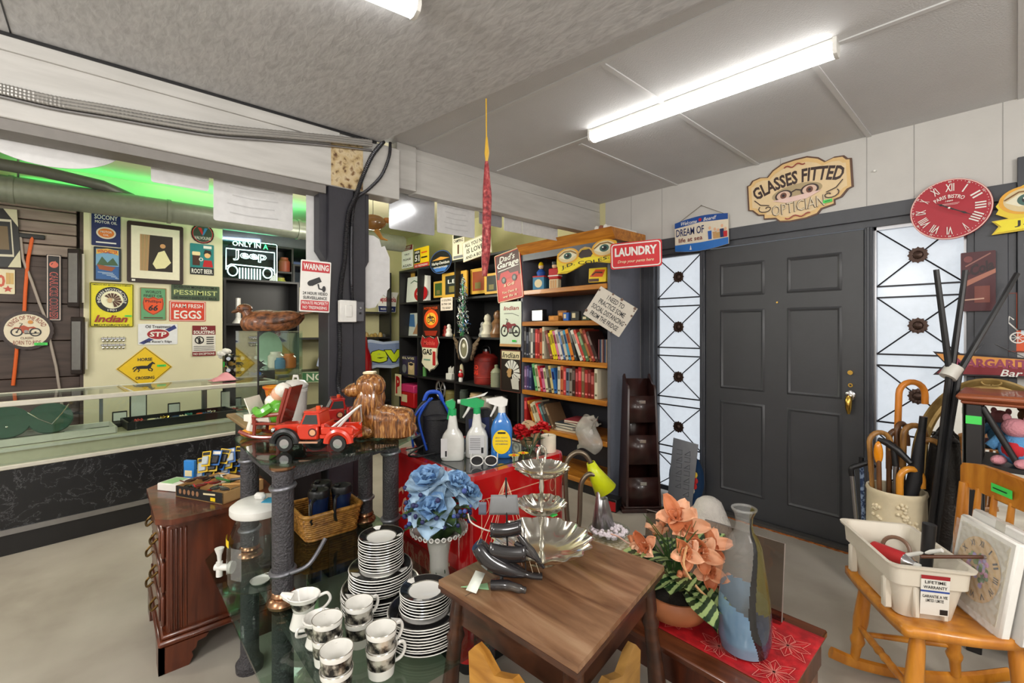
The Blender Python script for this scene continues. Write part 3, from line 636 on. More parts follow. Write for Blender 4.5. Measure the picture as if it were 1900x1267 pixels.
for k,(lx,ly,c_) in enumerate([(.12,.2,(206,170,110)),(.24,.2,(40,34,30)),(.36,.27,(170,170,165)),(.33,.2,(30,30,32))]):
 b=MB();b.cyl((-.06,0,.008),(.05,.01,.008),.008,paint(*c_));b.cyl((.05,.01,.008),(.075,.012,.008),.005,STEEL);one(b,'pocket_knife',['tan handled pen lying in the white-edged tray','short dark knife lying beside the tan pen','silver pen lying at the back of the white-edged tray','black pen lying in front of the silver pen'][k],'pen',onct(lx,ly,.666),CT,'pens in the white-edged tray')
GOLD=mat('gold_jewellery',(212,168,80),.2,1.)
jm=[GOLD,SILVER,paint(40,70,110),paint(190,60,50),paint(60,130,110),CREAM,ORANGE]
cols=['gold','silver','blue','red','green','cream','orange']
cnt={}
for tr_,(xa,xb),nn in(('black',(.68,1.28),22),('white',(1.37,1.55),12)):
 for k in range(nn):
  x=xa+(xb-xa)*(k+.5)/nn;y=.2+.15*((k*5)%3)/2;mi=(k*3)%7
  b=MB();rr=.016+.012*rnd.random()
  if k%3==0:b.lathe([(0,0),(rr,0),(rr*1.05,.01),(rr*.5,.02),(0,.022)],jm[mi],10)
  else:b.tube([(rr*math.cos(i*PI/6),rr*math.sin(i*PI/6),.01+.012*(i%2)*(k%2)) for i in range(12)],.006,jm[mi],6,closed=True)
  one(b,'bracelet' if k%3 else 'ring_box','%s %s, %s from the left in the %s tray'%(cols[mi],'bracelet' if k%3 else 'trinket',ORD[k],tr_),'jewellery',onct(x,y,.668+.002*(k%3)),CT,'jewellery in the %s tray'%tr_)
for k,(lx,ly,w_,h_,lab) in enumerate([(.74,.44,.11,.21,'tallest open white-lined jewellery box standing in the counter'),(.97,.42,.085,.1,'small square white-lined open box left of the metal rail'),(1.36,.45,.075,.16,'narrow white-lined open box right of the metal rail'),(.62,.4,.09,.08,'low open ring box at the left end of the black tray')]):
 r_=thing('open_jewellery_box',lab,'jewellery box',onct(lx,ly,.65),CT)
 b=MB();b.box(-w_/2,-.05,0,w_/2,.03,.03,BLKPL,.004);b.build('base',r_);b=MB();b.box(-w_/2,.03,.03,w_/2,.04,.03+h_,BLKPL,.003);b.build('lid',r_);b=MB();b.box(-w_*.42,.024,.04,w_*.42,.03,.02+h_,paint(222,222,212));b.build('lining',r_)
# on the counter top
r_=thing('frog_toy','small red and green toy on the left end of the glass counter','toy',onct(-.05,.35,.947),CT)
b=MB();b.box(-.12,-.05,0,.05,.05,.035,GREEN,.008);b.build('base',r_)
b=MB();b.ell((0,0,.06),(.035,.03,.03),RED);b.ell((.03,0,.085),(.018,.018,.018),RED,10,7);b.build('body',r_,weld=False);b=MB();b.ell((.02,0,.115),(.014,.014,.02),YEL,8,6);b.build('hat',r_)
r_=thing('watch_rack','black rack of wristwatches on the right end of the glass counter','display rack',onct(1.43,.35,.947),CT)
part('base',r_,BLKPL,(-.11,-.06,0,.2,.06,.02),b=.004);b=MB();b.cyl((-.1,0,.02),(-.1,0,.17),.007,BLKPL);b.cyl((.19,0,.02),(.19,0,.17),.007,BLKPL);b.cyl((-.12,0,.09),(.2,0,.09),.03,BLKPL);b.cyl((-.12,.02,.19),(.2,.02,.19),.028,BLKPL);b.build('bar',r_,weld=False)
for k in range(6):
 for zz in(.09,.19):
  b=MB();x=-.1+.056*k
  b.tube([(x,.034*math.cos(a),zz+.034*math.sin(a)) for a in[i*PI/5 for i in range(10)]],.009,BLKPL if(k+int(zz*10))%3 else SILVER,6,closed=True);b.cyl((x,-.034,zz),(x,-.044,zz),.016,SILVER if k%2 else paint(200,210,225),seg=12);b.build('wristwatch',r_,weld=False)
r_=thing('artificial_flower','white fabric flower behind the wristwatch rack','flower',onct(1.34,.46,.947),CT)
b=MB();b.cyl((0,0,0),(0,0,.2),.006,GREEN);b.lathe([(0,0),(.035,0),(.03,.01),(0,.012)],BLKPL);b.build('stem',r_,weld=False)
b=MB()
for k in range(9):a=k*2.4;b.ell((.03*math.cos(a),.03*math.sin(a),.21+.02*(k%3)),(.032,.03,.022),WHITE,9,6,(a,.5,0))
b.build('petals',r_,weld=False)
b=MB();b.grid(lambda u,v:(-.09+.2*u,-.07+.14*v,.006+.055*math.sin(PI*u)*math.sin(PI*v)*(1+.3*math.sin(9*u+4*v))),18,14,PINK);one(b,'pink_cloth','crumpled pink cloth beside the wristwatch rack','cloth',onct(1.28,.3,.948),CT,solid=.004)
b=MB();b.box(-.05,-.03,0,.05,.03,.055,BLUE,.004);one(b,'blue_box','small blue box on the counter behind the watch rack','box',onct(1.62,.5,.947),CT)
# ------------------------------------------------------------------ mirror, neon sign, black shelf behind the counter
s=sg('wall_mirror','dark wall mirror behind the glowing neon sign',(412,436,600,530),('X',-6.28),mat('dim_mirror',(88,98,116),.06,1.),cat='mirror',panel='mirror_glass');s.done()
NEON=mat('white_neon_tube',(205,240,240),.4,emit=2.6,var=0);NGRN=mat('green_neon_tube',(60,225,120),.4,emit=3.,var=0)
s=sg('neon_sign','lit white neon sign of a car grille on a clear panel',(412,448,516,521),('X',-5.72),glass('neon_backing',(190,214,206)),r=.005)
w_,h_=s.w,s.h
def ntube(pts,r=.006,m=NEON,closed=False):s.mb('neon_tube').tube([(a*w_,-.02,c*h_) for a,c in pts],r,m,6,closed=closed)
s.text('ONLY IN',-w_*.06,h_*.41,w_*.5,h_*.12,NEON,part='neon_tube').text('A',w_*.28,h_*.40,w_*.09,h_*.12,NGRN,part='neon_tube')
s.text('Jeep',0,h_*.12,w_*.6,h_*.27,NEON,part='neon_tube',bold=.022).text('Jeep',0,h_*.12,w_*.575,h_*.24,paint(46,70,66),part='letter_core',bold=-.024)
ntube([(-.42,-.26),(-.42,.26),(.44,.27),(.44,-.30)]);ntube([(-.42,-.2),(-.34,-.12),(.38,-.14),(.44,-.22)])
for q in(-.31,.31):ntube([(q+.085*math.cos(i*PI/8),-.28+.125*math.sin(i*PI/8)) for i in range(16)],closed=True)
for k in range(8):ntube([(-.19+.052*k,-.19),(-.19+.052*k,-.46)],.007)
s.border(.004,.006,NEON);s.done()
Lg=bpy.data.lights.new('green_strip_light','AREA');Lg.energy=3.2;Lg.color=(.03,1,.25);Lg.size=2.4;Lg.size_y=.1;Lg.shape='RECTANGLE'  # unseen green LED strip, assumed above the pipe and added to green the ceiling
o=bpy.data.objects.new('green_strip_light',Lg);COL.objects.link(o);o.location=(-5.48,.7,2.63);o.rotation_euler=(PI,0,R(90))
Lg=bpy.data.lights.new('neon_sign_glow','AREA');Lg.energy=5;Lg.color=(.1,1,.45);Lg.size=.5;Lg.size_y=.3;Lg.shape='RECTANGLE'
o=bpy.data.objects.new('neon_sign_glow',Lg);COL.objects.link(o);o.location=(-5.7,1.2,2.34);o.rotation_euler=(PI,0,R(90))
def shelf_unit(name,label,x0,y0,x1,y1,z0,z1,levels,m,div=(),axis='x',back='y1',t=.022):
 """open shelving; dividers are given along the long axis"""
 r_=thing(name,label,'shelf',((x0+x1)/2,(y0+y1)/2,z0));W,Dd=(x1-x0)/2,(y1-y0)/2
 for sg_ in(-1,1):
  if axis=='x':part('side_panel',r_,m,(sg_*W-t/2,-Dd,0,sg_*W+t/2,Dd,z1-z0))
  else:part('side_panel',r_,m,(-W,sg_*Dd-t/2,0,W,sg_*Dd+t/2,z1-z0))
 for q in div:
  if axis=='x':part('divider',r_,m,(q-t/2,-Dd+.002,0,q+t/2,Dd,z1-z0))
  else:part('divider',r_,m,(-W+.002,q-t/2,0,W-.002,q+t/2,z1-z0))
 for z in levels+[z1]:
  if axis=='x':part('shelf',r_,m,(-W+t/2,-Dd,z-z0-t,W-t/2,Dd,z-z0))
  else:part('shelf',r_,m,(-W,-Dd+t/2,z-z0-t,W,Dd-t/2,z-z0))
 if back=='y1':part('back_panel',r_,m,(-W,Dd-.006,0,W,Dd,z1-z0))
 if back=='x0':part('back_panel',r_,m,(-W,-Dd,0,-W+.006,Dd,z1-z0))
 return r_
shelf_unit('black_shelf_unit','black open shelf unit under the neon sign',-5.96,.965,-5.62,1.70,0,1.945,[.5,1.0,1.46],BLKWOOD,axis='y',back='x0')
shelf_unit('black_shelf_unit','black open shelves behind the square post, on the far wall',-6.29,1.75,-5.95,3.04,0,2.2,[.4,.87,1.29,1.64],BLKWOOD,div=(.1,),axis='y',back=None)
def lathed(name,label,cat,loc,prof,m,group=None,seg=20,extra=None):
 b=MB();b.lathe(prof,m,seg)
 if extra:extra(b)
 return one(b,name,label,cat,loc,group=group,weld=False)
JAR=[(0,0),(.045,0),(.05,.01),(.05,.08),(.035,.095),(.035,.11),(0,.11)]
def sc_(p,k,kz=None):return[(r*k,z*(kz or k)) for r,z in p]
q=at(442,582,X=-5.75);lathed('candlestick','white candle in a white holder on the shelf below the neon sign','candle',(q.x,q.y,1.46),[(0,0),(.06,0),(.055,.015),(.03,.05),(.03,.06),(.026,.065),(.026,.28),(0,.285)],CERAM)
q=at(525,584,X=-5.75);lathed('glass_jar','clear glass jar on the shelf below the neon sign','jar',(q.x,q.y,1.46),[(.0,0),(.045,0),(.048,.01),(.048,.09),(.035,.11),(.038,.12)],GGLASS)
for k,(x,y,z,c_) in enumerate([(430,640,1.0,(150,120,60)),(450,640,1.0,(90,90,80)),(470,640,1.0,(130,110,90)),(495,640,1.0,(90,60,40))]):
 q=at(x,y,X=-5.78);lathed('small_jar','%s of the small jars on the black shelf under the candle'%ORD[k],'jar',(q.x,q.y,z),sc_(JAR,1.0,1.1),paint(*c_),'small jars under the candle')
bk=shelf_unit('jar_shelf','narrow black cabinet of yellow jars between neon sign and post',-6.26,1.12,-5.97,1.74,0,2.4,[1.42,1.85,2.1],BLKWOOD,axis='y',back='x0')
for k,(yy,z,c_) in enumerate([(1.62,1.85,(190,176,90)),(1.62,1.42,(206,180,70)),(1.50,1.42,(196,190,130)),(1.66,2.1,(170,80,60))]):
 lathed('storage_jar',['yellow-green jar on the upper cabinet shelf left of the post','yellow jar on the lower cabinet shelf left of the post','pale green jar beside the yellow jar left of the post','reddish jar at the cabinet top left of the post'][k],'jar',(-6.03,yy,z),sc_(JAR,1.3,1.6),paint(*c_),'jars in the narrow cabinet')
# ------------------------------------------------------------------ things hung on beam and post
PB=('X',-2.735)
EMB=mat('pale_sign_back',(216,216,216),.4,bump=.15,bscale=30)
c,w_,h_=frame2(PB,-70,236,247,309)
s=Sign('round_sign_back','white half-round sign back showing below the left beam','sign',(c.x,c.y,c.z+h_/2),w_,h_,EMB,rz=R(90),shape=[(w_/2*math.cos(PI+PI*i/24),h_*math.sin(PI+PI*i/24)) for i in range(25)]);s.done()
for px,lab,m_,tt in[((282,292,389,347),'small white rectangular sign back under the left beam',EMB,None),((400,306,546,419),'large pale embossed sign back hanging under the beam left of the post',EMB,1),((723,352,807,431),'shiny pale sheet hanging under the beam right of the post',mat('glossy_pale_sheet',(205,207,212),.12,.5),None),((812,368,881,437),'white embossed sign back right of the shiny sheet',EMB,1),((889,385,931,419),'small grey sign back behind the red hanging net',mat('grey_sign_back',(150,150,154),.5),None),((935,392,968,431),'narrow white sign back right of the red hanging net',EMB,None),((970,398,1035,441),'white sign back nearest the bookcase under the beam',EMB,None)]:
 s=sg('sign_back',lab,px,('X',-2.765 if px[0]<700 else-2.745),m_,group='sign backs hung behind the beam',r=.012)
 if tt:
  for k in range(5):s.line([(-s.w*(.34-.03*(k%3)),s.h*(.22-.14*k)),(-s.w*.05,s.h*(.2-.14*k)),(s.w*(.3-.05*(k%2)),s.h*(.22-.14*k))],.006,mat('emboss_grey',(198,198,198),.5),'embossing')
 s.done()
c,w_,h_=frame2(('X',-2.6),640,434,722,572)
a=[(.5,.36),(.42,.40),(.40,.33),(.28,.40),(.12,.5),(0,.5)]
half=[(.0,.5),(.12,.5),(.25,.46),(.30,.36),(.38,.38),(.44,.30),(.5,.22),(.5,-.2),(.44,-.24),(.42,-.33),(.34,-.30),(.26,-.38),(.16,-.48),(0,-.5)]
s=Sign('shaped_sign_back','white scalloped sign fixed to the right side of the post','sign',(-2.63,c.y+.02,c.z),w_,h_,EMB,rz=R(90),shape=[(x*w_,z*h_) for x,z in half]+[(-x*w_,z*h_) for x,z in half[::-1][1:-1]],th=.008)
s.stack([('GUARD',.1*h_,w_*.5,h_*.1),('SIGNS',-.05*h_,w_*.5,h_*.08)],mat('emboss_grey'),x=w_*.1,part='embossing') if False else None
s.done()
s=sg('plastic_strip','white plastic sheet strip hanging left of the post',(568,345,604,492),('X',-2.70),EMB,cat='sheet',r=.003);s.done()
s=sg('warning_sign','red and white video surveillance warning sign on the post',(558,484,612,579),('X',-2.572),WHITE,roll=R(2),extra=R(-8))
w_,h_=s.w,s.h
s.rect(-w_*.46,h_*.28,w_*.46,h_*.47,paint(190,30,40)).text('WARNING',0,h_*.375,w_*.84,h_*.12,WHITE,bold=.02)
s.poly([(-w_*.22,h_*.1),(w_*.12,h_*.19),(w_*.2,h_*.1),(-w_*.12,h_*-.0)],BLACK).disc(-w_*.18,h_*.05,w_*.09,BLACK).line([(w_*.08,h_*.05),(w_*.12,-h_*.04),(w_*.28,-h_*.06)],w_*.05,BLACK).disc(w_*.28,-h_*.04,w_*.06,BLACK,h_*.06)
s.text('24 HOUR VIDEO',0,-h_*.14,w_*.82,h_*.06,BLACK).text('SURVEILLANCE',0,-h_*.225,w_*.78,h_*.06,BLACK).rect(-w_*.46,-h_*.47,w_*.46,-h_*.28,paint(190,30,40)).text('PRIVATE PROPERTY',0,-h_*.33,w_*.86,h_*.06,WHITE).text('NO TRESPASSING',0,-h_*.415,w_*.8,h_*.06,WHITE).done()
r_=thing('light_switch','white light switch on a grey box on the post','switch',at(646,578,X=-2.585),R(90))
part('grey_box',r_,mat('grey_switch_box',(88,88,94),.4),(-.01,-.05,-.058,.075,.0,.058),b=.004);part('plate',r_,WHTPL,(-.068,-.056,-.062,.028,-.02,.062),b=.004);part('rocker',r_,WHTPL,(-.04,-.060,-.034,.0,-.054,.034),b=.003)
b=MB();b.cyl((.05,-.05,.02),(.05,-.056,.02),.006,STEEL);b.cyl((.05,-.05,-.01),(.05,-.056,-.01),.006,BLACK);b.build('knob',r_,weld=False)
def spline(P,n=6):
 P=[Vector(p) for p in P];out=[]
 for i in range(len(P)-1):
  p0=P[max(i-1,0)];p1=P[i];p2=P[i+1];p3=P[min(i+2,len(P)-1)]
  for k in range(n):
   t=k/n;out.append(.5*((2*p1)+(p2-p0)*t+(2*p0-5*p1+4*p2-p3)*t*t+(3*p1-p0-3*p2+p3)*t**3))
 return out+[P[-1]]
FLEX=mat('flexible_conduit',(168,166,162),.3,.6)
def conduit(label,pts,r,X,m=FLEX,ribs=True,dx=0.):
 P3=spline([at(x,y,X=X) for x,y in pts],26);L=[]
 rr=[r*(1+(.16 if i%2 else-.1)) for i in range(len(P3))] if ribs else r
 b=MB();b.tube(P3,rr,m,8);return one(b,'flexible_conduit',label,'conduit',group='metal conduits on beam and post')
base=[(-60,146),(0,158),(100,181),(200,198),(300,216),(400,232),(500,243),(600,252),(690,262)]
for k in range(3):conduit('%s of the ribbed metal conduits sagging along the white beam'%['topmost','middle','lowest'][k],[(x,y+6*k-(2*k if x>400 else 0)) for x,y in base],.0085,-2.556+.006*k)
conduit('smooth pale pipe under the ribbed conduits on the beam',[(x,y+20-(x>400)*3) for x,y in base],.006,-2.565,ribs=False,m=STEEL)
DK=mat('dark_conduit',(62,62,66),.35,.6)
conduit('ribbed conduit running down the post front to the switch',[(712,262),(690,290),(672,330),(660,365),(648,392),(643,430),(640,480),(634,520),(631,556)],.012,-2.566,DK)
conduit('thinner ribbed conduit right of the main post conduit',[(724,264),(722,290),(708,325),(685,350),(662,368),(655,392),(652,440),(652,520),(654,558)],.009,-2.570,DK)
conduit('ribbed conduit running down the post below the switch',[(630,600),(631,640),(630,680),(628,712),(634,745)],.011,-2.566,DK)
# red net hanging on a yellow cord
q=at(902,183,Z=OS);r_=thing('hanging_net','narrow red net bag hanging on a yellow cord from the ceiling','net',(q.x,q.y,OS))
tq=dep(q);zz=lambda y:(CY-y)/F*tq+H-OS
b=MB();b.tube([(0,0,0),(.002,0,zz(240)),(.004,0,zz(300))],.0035,paint(214,170,50),6);b.tube([(.004,0,zz(255)),(.006,0,zz(285)),(.004,0,zz(305))],[.005,.012,.004],paint(214,170,50),8);b.build('cord',r_,weld=False)
NET=ramp_mat('red_net',[(.35,(110,30,36)),(.55,(170,62,64)),(.75,(206,130,124))],60,6,rough=.6,bump=.5)
b=MB();P_=[(.004,0,zz(300)),(.006,0,zz(340)),(.008,0,zz(370)),(.004,0,zz(420)),(.0,0,zz(460)),(-.008,0,zz(490)),(-.010,0,zz(512))];b.tube(spline(P_,5),[.008+.014*math.sin(min(1,i/12)*PI*.6)*(1 if i<22 else max(.25,(32-i)/10)) for i in range(31)],NET,10);b.build('net',r_)
r_=thing('hanging_bird','amber glass bird ornament hanging under the beam behind the post','ornament',at(692,412,X=-3.0),R(70))
AMB=mat('amber_ceramic',(150,104,50),.2,coat=.4)
b=MB();b.ell((0,0,0),(.09,.05,.055),AMB,16,10);b.ell((.095,0,.02),(.035,.022,.02),paint(190,120,50),10,7);b.build('body',r_,weld=False);b=MB();b.cyl((0,0,.05),(0,0,.8),.002,BLACK,seg=5);b.build('wire',r_);b=MB();b.tube([(.02,0,-.05),(.06,0,-.11),(.1,.0,-.12)],[.02,.012,.004],paint(200,140,60));b.build('tail',r_)
# ------------------------------------------------------------------ glass vitrine with wooden ducks
q0=(-2.93,.665)
r_=thing('corner_table','plain wooden table carrying the glass case beside the post','table',(-3.05,.77,0))
part('top',r_,wood('tan_table_wood',(140,104,66),(186,148,102)),(-.55,-.145,.795,.52,.15,.82),b=.006)
part('cabinet',r_,BLKWOOD,(-.5,-.10,0,.47,.13,.795))
vt=thing('glass_case','green tinted glass display case beside the post','display case',(-3.24,.84,.8205))
part('glass_panel',vt,GGLASS,(-.30,-.17,0,.30,-.165,.555),(.295,-.17,0,.30,.075,.555),(-.30,-.17,0,-.295,.075,.555));part('top_panel',vt,GGLASS,(-.30,-.17,.555,.30,.075,.563));part('shelf',vt,GGLASS,(-.29,-.16,.33,.29,.07,.335));part('corner_trim',vt,BLKPL,(.296,-.174,0,.303,-.166,.561));part('base',vt,WHTPL,(-.30,-.17,0,.30,.075,.006));part('back_panel',vt,GGLASS,(-.29,.07,0,.29,.075,.55))
GG2=glass('green_glass_plate',(150,190,160),.1,2.)
r_=thing('glass_plate','round green glass platter standing upright in the glass case','plate',(-3.33,.83,1.156),R(30))
b=MB();b.T=Matrix.Translation((0,0,.11))@Matrix.Rotation(PI/2,4,'X');b.lathe([(0,-.004),(.08,-.004),(.11,.006),(.112,.01),(.08,.002),(0,.002)],mat('green_glass_plate_body',(130,160,136),.2),32);b.build('plate',r_);b=MB();b.tube([(-.05,.02,.0),(-.05,.0,.03),(-.05,-.02,.02)],.004,BLKMET);b.tube([(.05,.02,.0),(.05,.0,.03),(.05,-.02,.02)],.004,BLKMET);b.build('stand',r_,weld=False)
for k,(x,y,z,c_,kk,lab) in enumerate([(-3.08,.80,1.156,(214,206,190),.9,'white china jar on the glass case shelf'),(-3.02,.86,1.156,(190,110,50),.8,'orange mug on the glass case shelf'),(-3.10,.78,.828,(60,60,60),.9,'dark jar at the bottom of the glass case'),(-3.0,.82,.828,(206,206,196),.9,'pale jar at the bottom right of the glass case'),(-3.2,.86,.828,(80,120,100),1.0,'green jar at the bottom of the glass case'),(-2.99,.80,1.156,(70,120,150),.6,'blue glass trinket on the glass case shelf')]):
 lathed('china_jar',lab,'jar',(x,y,z),sc_(JAR,kk),paint(*c_,.2),'china in the glass case')
FEATH=ramp_mat('carved_feather_wood',[(.35,(62,34,18)),(.5,(120,70,38)),(.65,(150,92,52))],10,6,(3,9,3),.45,.6,coat=.2)
def duck(label,loc,rz,k):
 r_=thing('duck_decoy',label,'duck decoy',loc,rz,'carved wooden ducks')
 b=MB();n_=14
 def f(u,v):
  x=(-.2+.42*u);wv=math.sin(PI*min(1,max(0,u**.75)))**.62;hh=.085*wv+.012;wd=.075*wv+.006;a=2*PI*v
  return(x*k,wd*math.cos(a)*k,(max(-.055,math.sin(a)*hh)+.055+.16*max(0,u-.7))*k)
 b.grid(f,20,20,FEATH);b.build('body',r_)
 b=MB();b.tube([(-.13*k,0,.09*k),(-.155*k,0,.13*k),(-.165*k,0,.155*k)],[.045*k,.036*k,.034*k],FEATH,12);b.ell((-.172*k,0,.158*k),(.052*k,.037*k,.036*k),FEATH,14,9);b.build('head',r_,weld=False)
 b=MB();b.ell((-.222*k,0,.142*k),(.036*k,.021*k,.013*k),paint(96,60,34),12,8,(0,-.35,0));b.build('bill',r_)
 for sy in(-1,1):
  b=MB();b.ell((.05*k,sy*.052*k,.095*k),(.15*k,.026*k,.052*k),FEATH,16,9,(sy*.5,-.16,0));b.build('wing',r_)
  b=MB();b.ell((-.2*k,sy*.03*k,.166*k),.005*k,BLACK,8,6);b.build('eye',r_)
 b=MB();b.prism([(.14,.10),(.27,.135),(.28,.15),(.15,.125)],-.03*k,.03*k,FEATH);b.v=[Vector((p.x*k,p.y,p.z*k)) for p in b.v];b.build('tail',r_)
duck('larger carved wooden duck on top of the glass case',(-3.12,.785,1.384),R(66),.86)
duck('second carved duck just behind the larger duck',(-3.36,.84,1.384),R(60),.66)
s=Sign('wooden_sign','green no-something sign standing in the case, cut off by the post','sign',(-2.965,1.06,1.09),.28,.07,paint(64,120,66),rz=R(62));s.text('NO FA',-.01,0,.2,.045,paint(226,226,200),bold=.01).border(.004,.003,CREAM).done()
# ------------------------------------------------------------------ black shelving along the back wall
SY=3.05
sh=shelf_unit('black_shelf_unit','wide black open shelves left of the bookcase',-5.71,SY,-3.30,3.488,0,2.2,[.35,.79,1.31,1.76],BLKWOOD,div=(-.72,.12))
PF=('Y',SY-.004)
def onshelf(px,z,Y=3.16):q=at(px,600,Y=Y);return(q.x,Y,z)
# signs on top of it
s=sg('small_sign','small white notice with red heading, on top of the black shelves',(746,456,766,497),('Y',SY+.03),WHITE);s.rect(-s.w*.5,s.h*.28,s.w*.5,s.h*.5,MAROON).stack([('IF AT FIRST',.42*s.h,s.w*.7,s.h*.07),('YOU',.33*s.h,s.w*.5,s.h*.06)],WHITE).stack([('PLEASE',-.12*s.h,s.w*.7,s.h*.09),('TRY',.1*s.h,s.w*.5,s.h*.08),('AGAIN',-.4*s.h,s.w*.8,s.h*.12)],BLACK).done()
s=sg('small_sign','yellow and black area 51 sign on top of the black shelves',(769,459,796,496),('Y',SY+.03),YEL);s.rect(-s.w*.5,-s.h*.25,-s.w*.08,s.h*.4,BLACK).text('AREA',-s.w*.29,s.h*.3,s.w*.34,s.h*.12,WHITE,bold=.01).text('51',-s.w*.29,-s.h*.0,s.w*.32,s.h*.32,WHITE,bold=.02).rect(-s.w*.5,-s.h*.5,s.w*.5,-s.h*.28,RED).text('NO TRESPASSING',0,-s.h*.39,s.w*.86,s.h*.1,WHITE).rect(0,s.h*.2,s.w*.4,s.h*.26,ORANGE).rect(0,-s.h*.05,s.w*.4,s.h*.02,BLACK,'lettering').done()
c,w_,h_=frame2(PF,798,464,838,508)
s=Sign('round_tin_sign','round black and gold motorcycle maker sign on the shelf top edge','sign',c,w_,h_,BLACK,shape=circle(0,0,w_/2,h_/2,40));s.ring(0,0,w_*.49,.008,paint(60,90,150),h_*.49).poly([(-w_*.4,h_*.1),(0,h_*.22),(w_*.4,h_*.12),(w_*.1,h_*.08)],paint(210,150,60)).text('Harley-Davidson',0,-h_*.06,w_*.8,h_*.16,WHITE).poly([(-w_*.38,-h_*.2),(w_*.38,-h_*.2),(w_*.2,-h_*.4),(-w_*.2,-h_*.4)],paint(60,110,180)).text('MOTORCYCLES',0,-h_*.22,w_*.6,h_*.07,CREAM).done()
s=sg('small_sign','cream paper sign with a black bottle, left of the love slogan sign',(840,432,862,481),PF,paint(222,214,190));s.text('CAMPING',0,s.h*.2,s.w*.8,s.h*.12,BLACK).rect(-s.w*.4,s.h*.3,s.w*.4,s.h*.45,BLACK).rect(-s.w*.06,-s.h*.3,s.w*.06,s.h*.05,BROWN).rect(-s.w*.4,-s.h*.46,s.w*.4,-s.h*.36,GREY,'lettering').done()
s=sg('wooden_sign','cream all you need is love sign above the black shelves',(858,440,911,478),('Y',SY-.02),paint(226,220,198),roll=R(-6));s.stack([('ALL YOU NEED',.28*s.h,s.w*.8,s.h*.2),('IS LOVE...',-.03*s.h,s.w*.7,s.h*.24),('AND A BOTTLE',-.34*s.h,s.w*.8,s.h*.16)],BLACK).border(.006,.004,paint(180,170,140)).done()
# frames and boards on its upper shelf
s=sg('cola_board','white board with a red cola disc on the top black shelf',(757,513,790,560),('Y',3.16),WHITE,th=.02,tilt=R(-4));s.disc(s.w*.3,-s.h*.2,s.w*.36,RED,s.h*.3).text('Coca',s.w*.28,-s.h*.18,s.w*.4,s.h*.16,WHITE,shear=.3).line([(-s.w*.3,s.h*.25),(-s.w*.1,s.h*.34),(s.w*.15,s.h*.24)],.012,paint(40,90,60)).done()
s=sg('yellow_book','yellow-brown boards leaning behind the cola board',(752,508,770,560),('Y',3.24),paint(206,160,70),cat='board',th=.02);s.done()
s=sg('white_folder','white upright folder right of the cola board',(791,512,799,558),('Y',3.2),WHITE,cat='folder',th=.05);s.done()
def gframe(px,lab,pic,txt=None,Y=3.15):
 s=sg('framed_photo',lab,px,('Y',Y),paint(212,166,66),cat='picture frame',th=.02,panel='frame');s.rect(-s.w*.36,-s.h*.38,s.w*.36,s.h*.38,paint(*pic),'picture')
 if txt:s.text(txt,0,s.h*.14,s.w*.5,s.h*.16,WHITE)
 s.rect(-s.w*.2,-s.h*.3,s.w*.15,-s.h*.05,paint(120,110,60),'picture');s.done()
gframe((807,522,825,552),'small gold picture frame left of the large one on the top black shelf',(60,90,40),Y=3.2);gframe((822,505,868,551),'large gold picture frame on the top black shelf',(36,42,42),'LES');gframe((875,498,905,545),'gold picture frame with red picture behind the red net',(150,70,40),Y=3.22);gframe((902,507,928,545),'gold picture frame right of the red net',(34,34,30))
s=sg('small_sign','tiny cream golfing slogan sign on the shelf edge',(818,552,840,576),('Y',SY-.01),paint(214,200,186));s.stack([('A GOLFING',.3*s.h,s.w*.8,s.h*.16),('IN THE CAR',0,s.w*.8,s.h*.16),('TO GOLF',-.3*s.h,s.w*.7,s.h*.16)],BLACK).done()
# middle shelf
s=sg('photo_print','blue and tan print leaning on the middle black shelf',(748,581,781,624),('Y',3.2),paint(206,206,200),cat='picture',tilt=R(-5));s.poly([(-s.w*.45,s.h*.45),(s.w*.1,s.h*.45),(s.w*.2,-s.h*.1),(-s.w*.4,-s.h*.05)],paint(70,110,160)).poly([(s.w*.1,-s.h*.4),(s.w*.45,s.h*.4),(s.w*.46,-s.h*.4)],paint(176,130,96)).done()
s=sg('tin_sign','black and orange motorcycle sign on the shelf upright',(785,566,816,624),('Y',SY-.006),paint(40,16,12));s.disc(0,s.h*.06,s.w*.42,ORANGE,s.h*.3).disc(0,s.h*.06,s.w*.3,paint(240,180,60),s.h*.2);moto(s,0,s.h*.06,s.w*.48,BROWN,BLACK);s.text('MOTORCYCLES',0,s.h*.4,s.w*.8,s.h*.08,ORANGE).poly([(-s.w*.4,-s.h*.32),(s.w*.4,-s.h*.32),(s.w*.3,-s.h*.48),(-s.w*.3,-s.h*.48)],paint(150,40,20)).done()
TIN=[mat('tinsel_silver',(214,218,220),.15,.9),mat('tinsel_green',(60,120,80),.2,.6),mat('tinsel_blue',(60,110,170),.2,.6)]
r_=thing('tinsel_tree','glittering silver tinsel tree among the black shelves','decoration',(onshelf(866,0,3.03)[0],2.98,1.345),0)
part('stand',r_,BLKPL,(-.02,.0,-.03,.02,.075,-.005));b=MB();b.cyl((0,0,-.03),(0,0,.62),.01,TIN[1]);b.build('trunk',r_)
rnd=random.Random(5);b=MB()
for k in range(320):
 z=.02+.6*rnd.random();rr=.10*(1-z/.75)+.02;a=rnd.random()*6.3;p=Vector((rr*math.cos(a)*rnd.random(),rr*math.sin(a)*rnd.random()*.6,z));d=Vector((rnd.uniform(-1,1),rnd.uniform(-1,1),rnd.uniform(-1,1))).normalized()*.022;e=d.orthogonal().normalized()*.004
 b.add([p-d-e,p+d-e,p+d+e,p-d+e],[(0,1,2,3)],TIN[0] if k%5<3 else TIN[k%3])
o=b.build('tinsel',r_,weld=False);o['kind']='stuff'
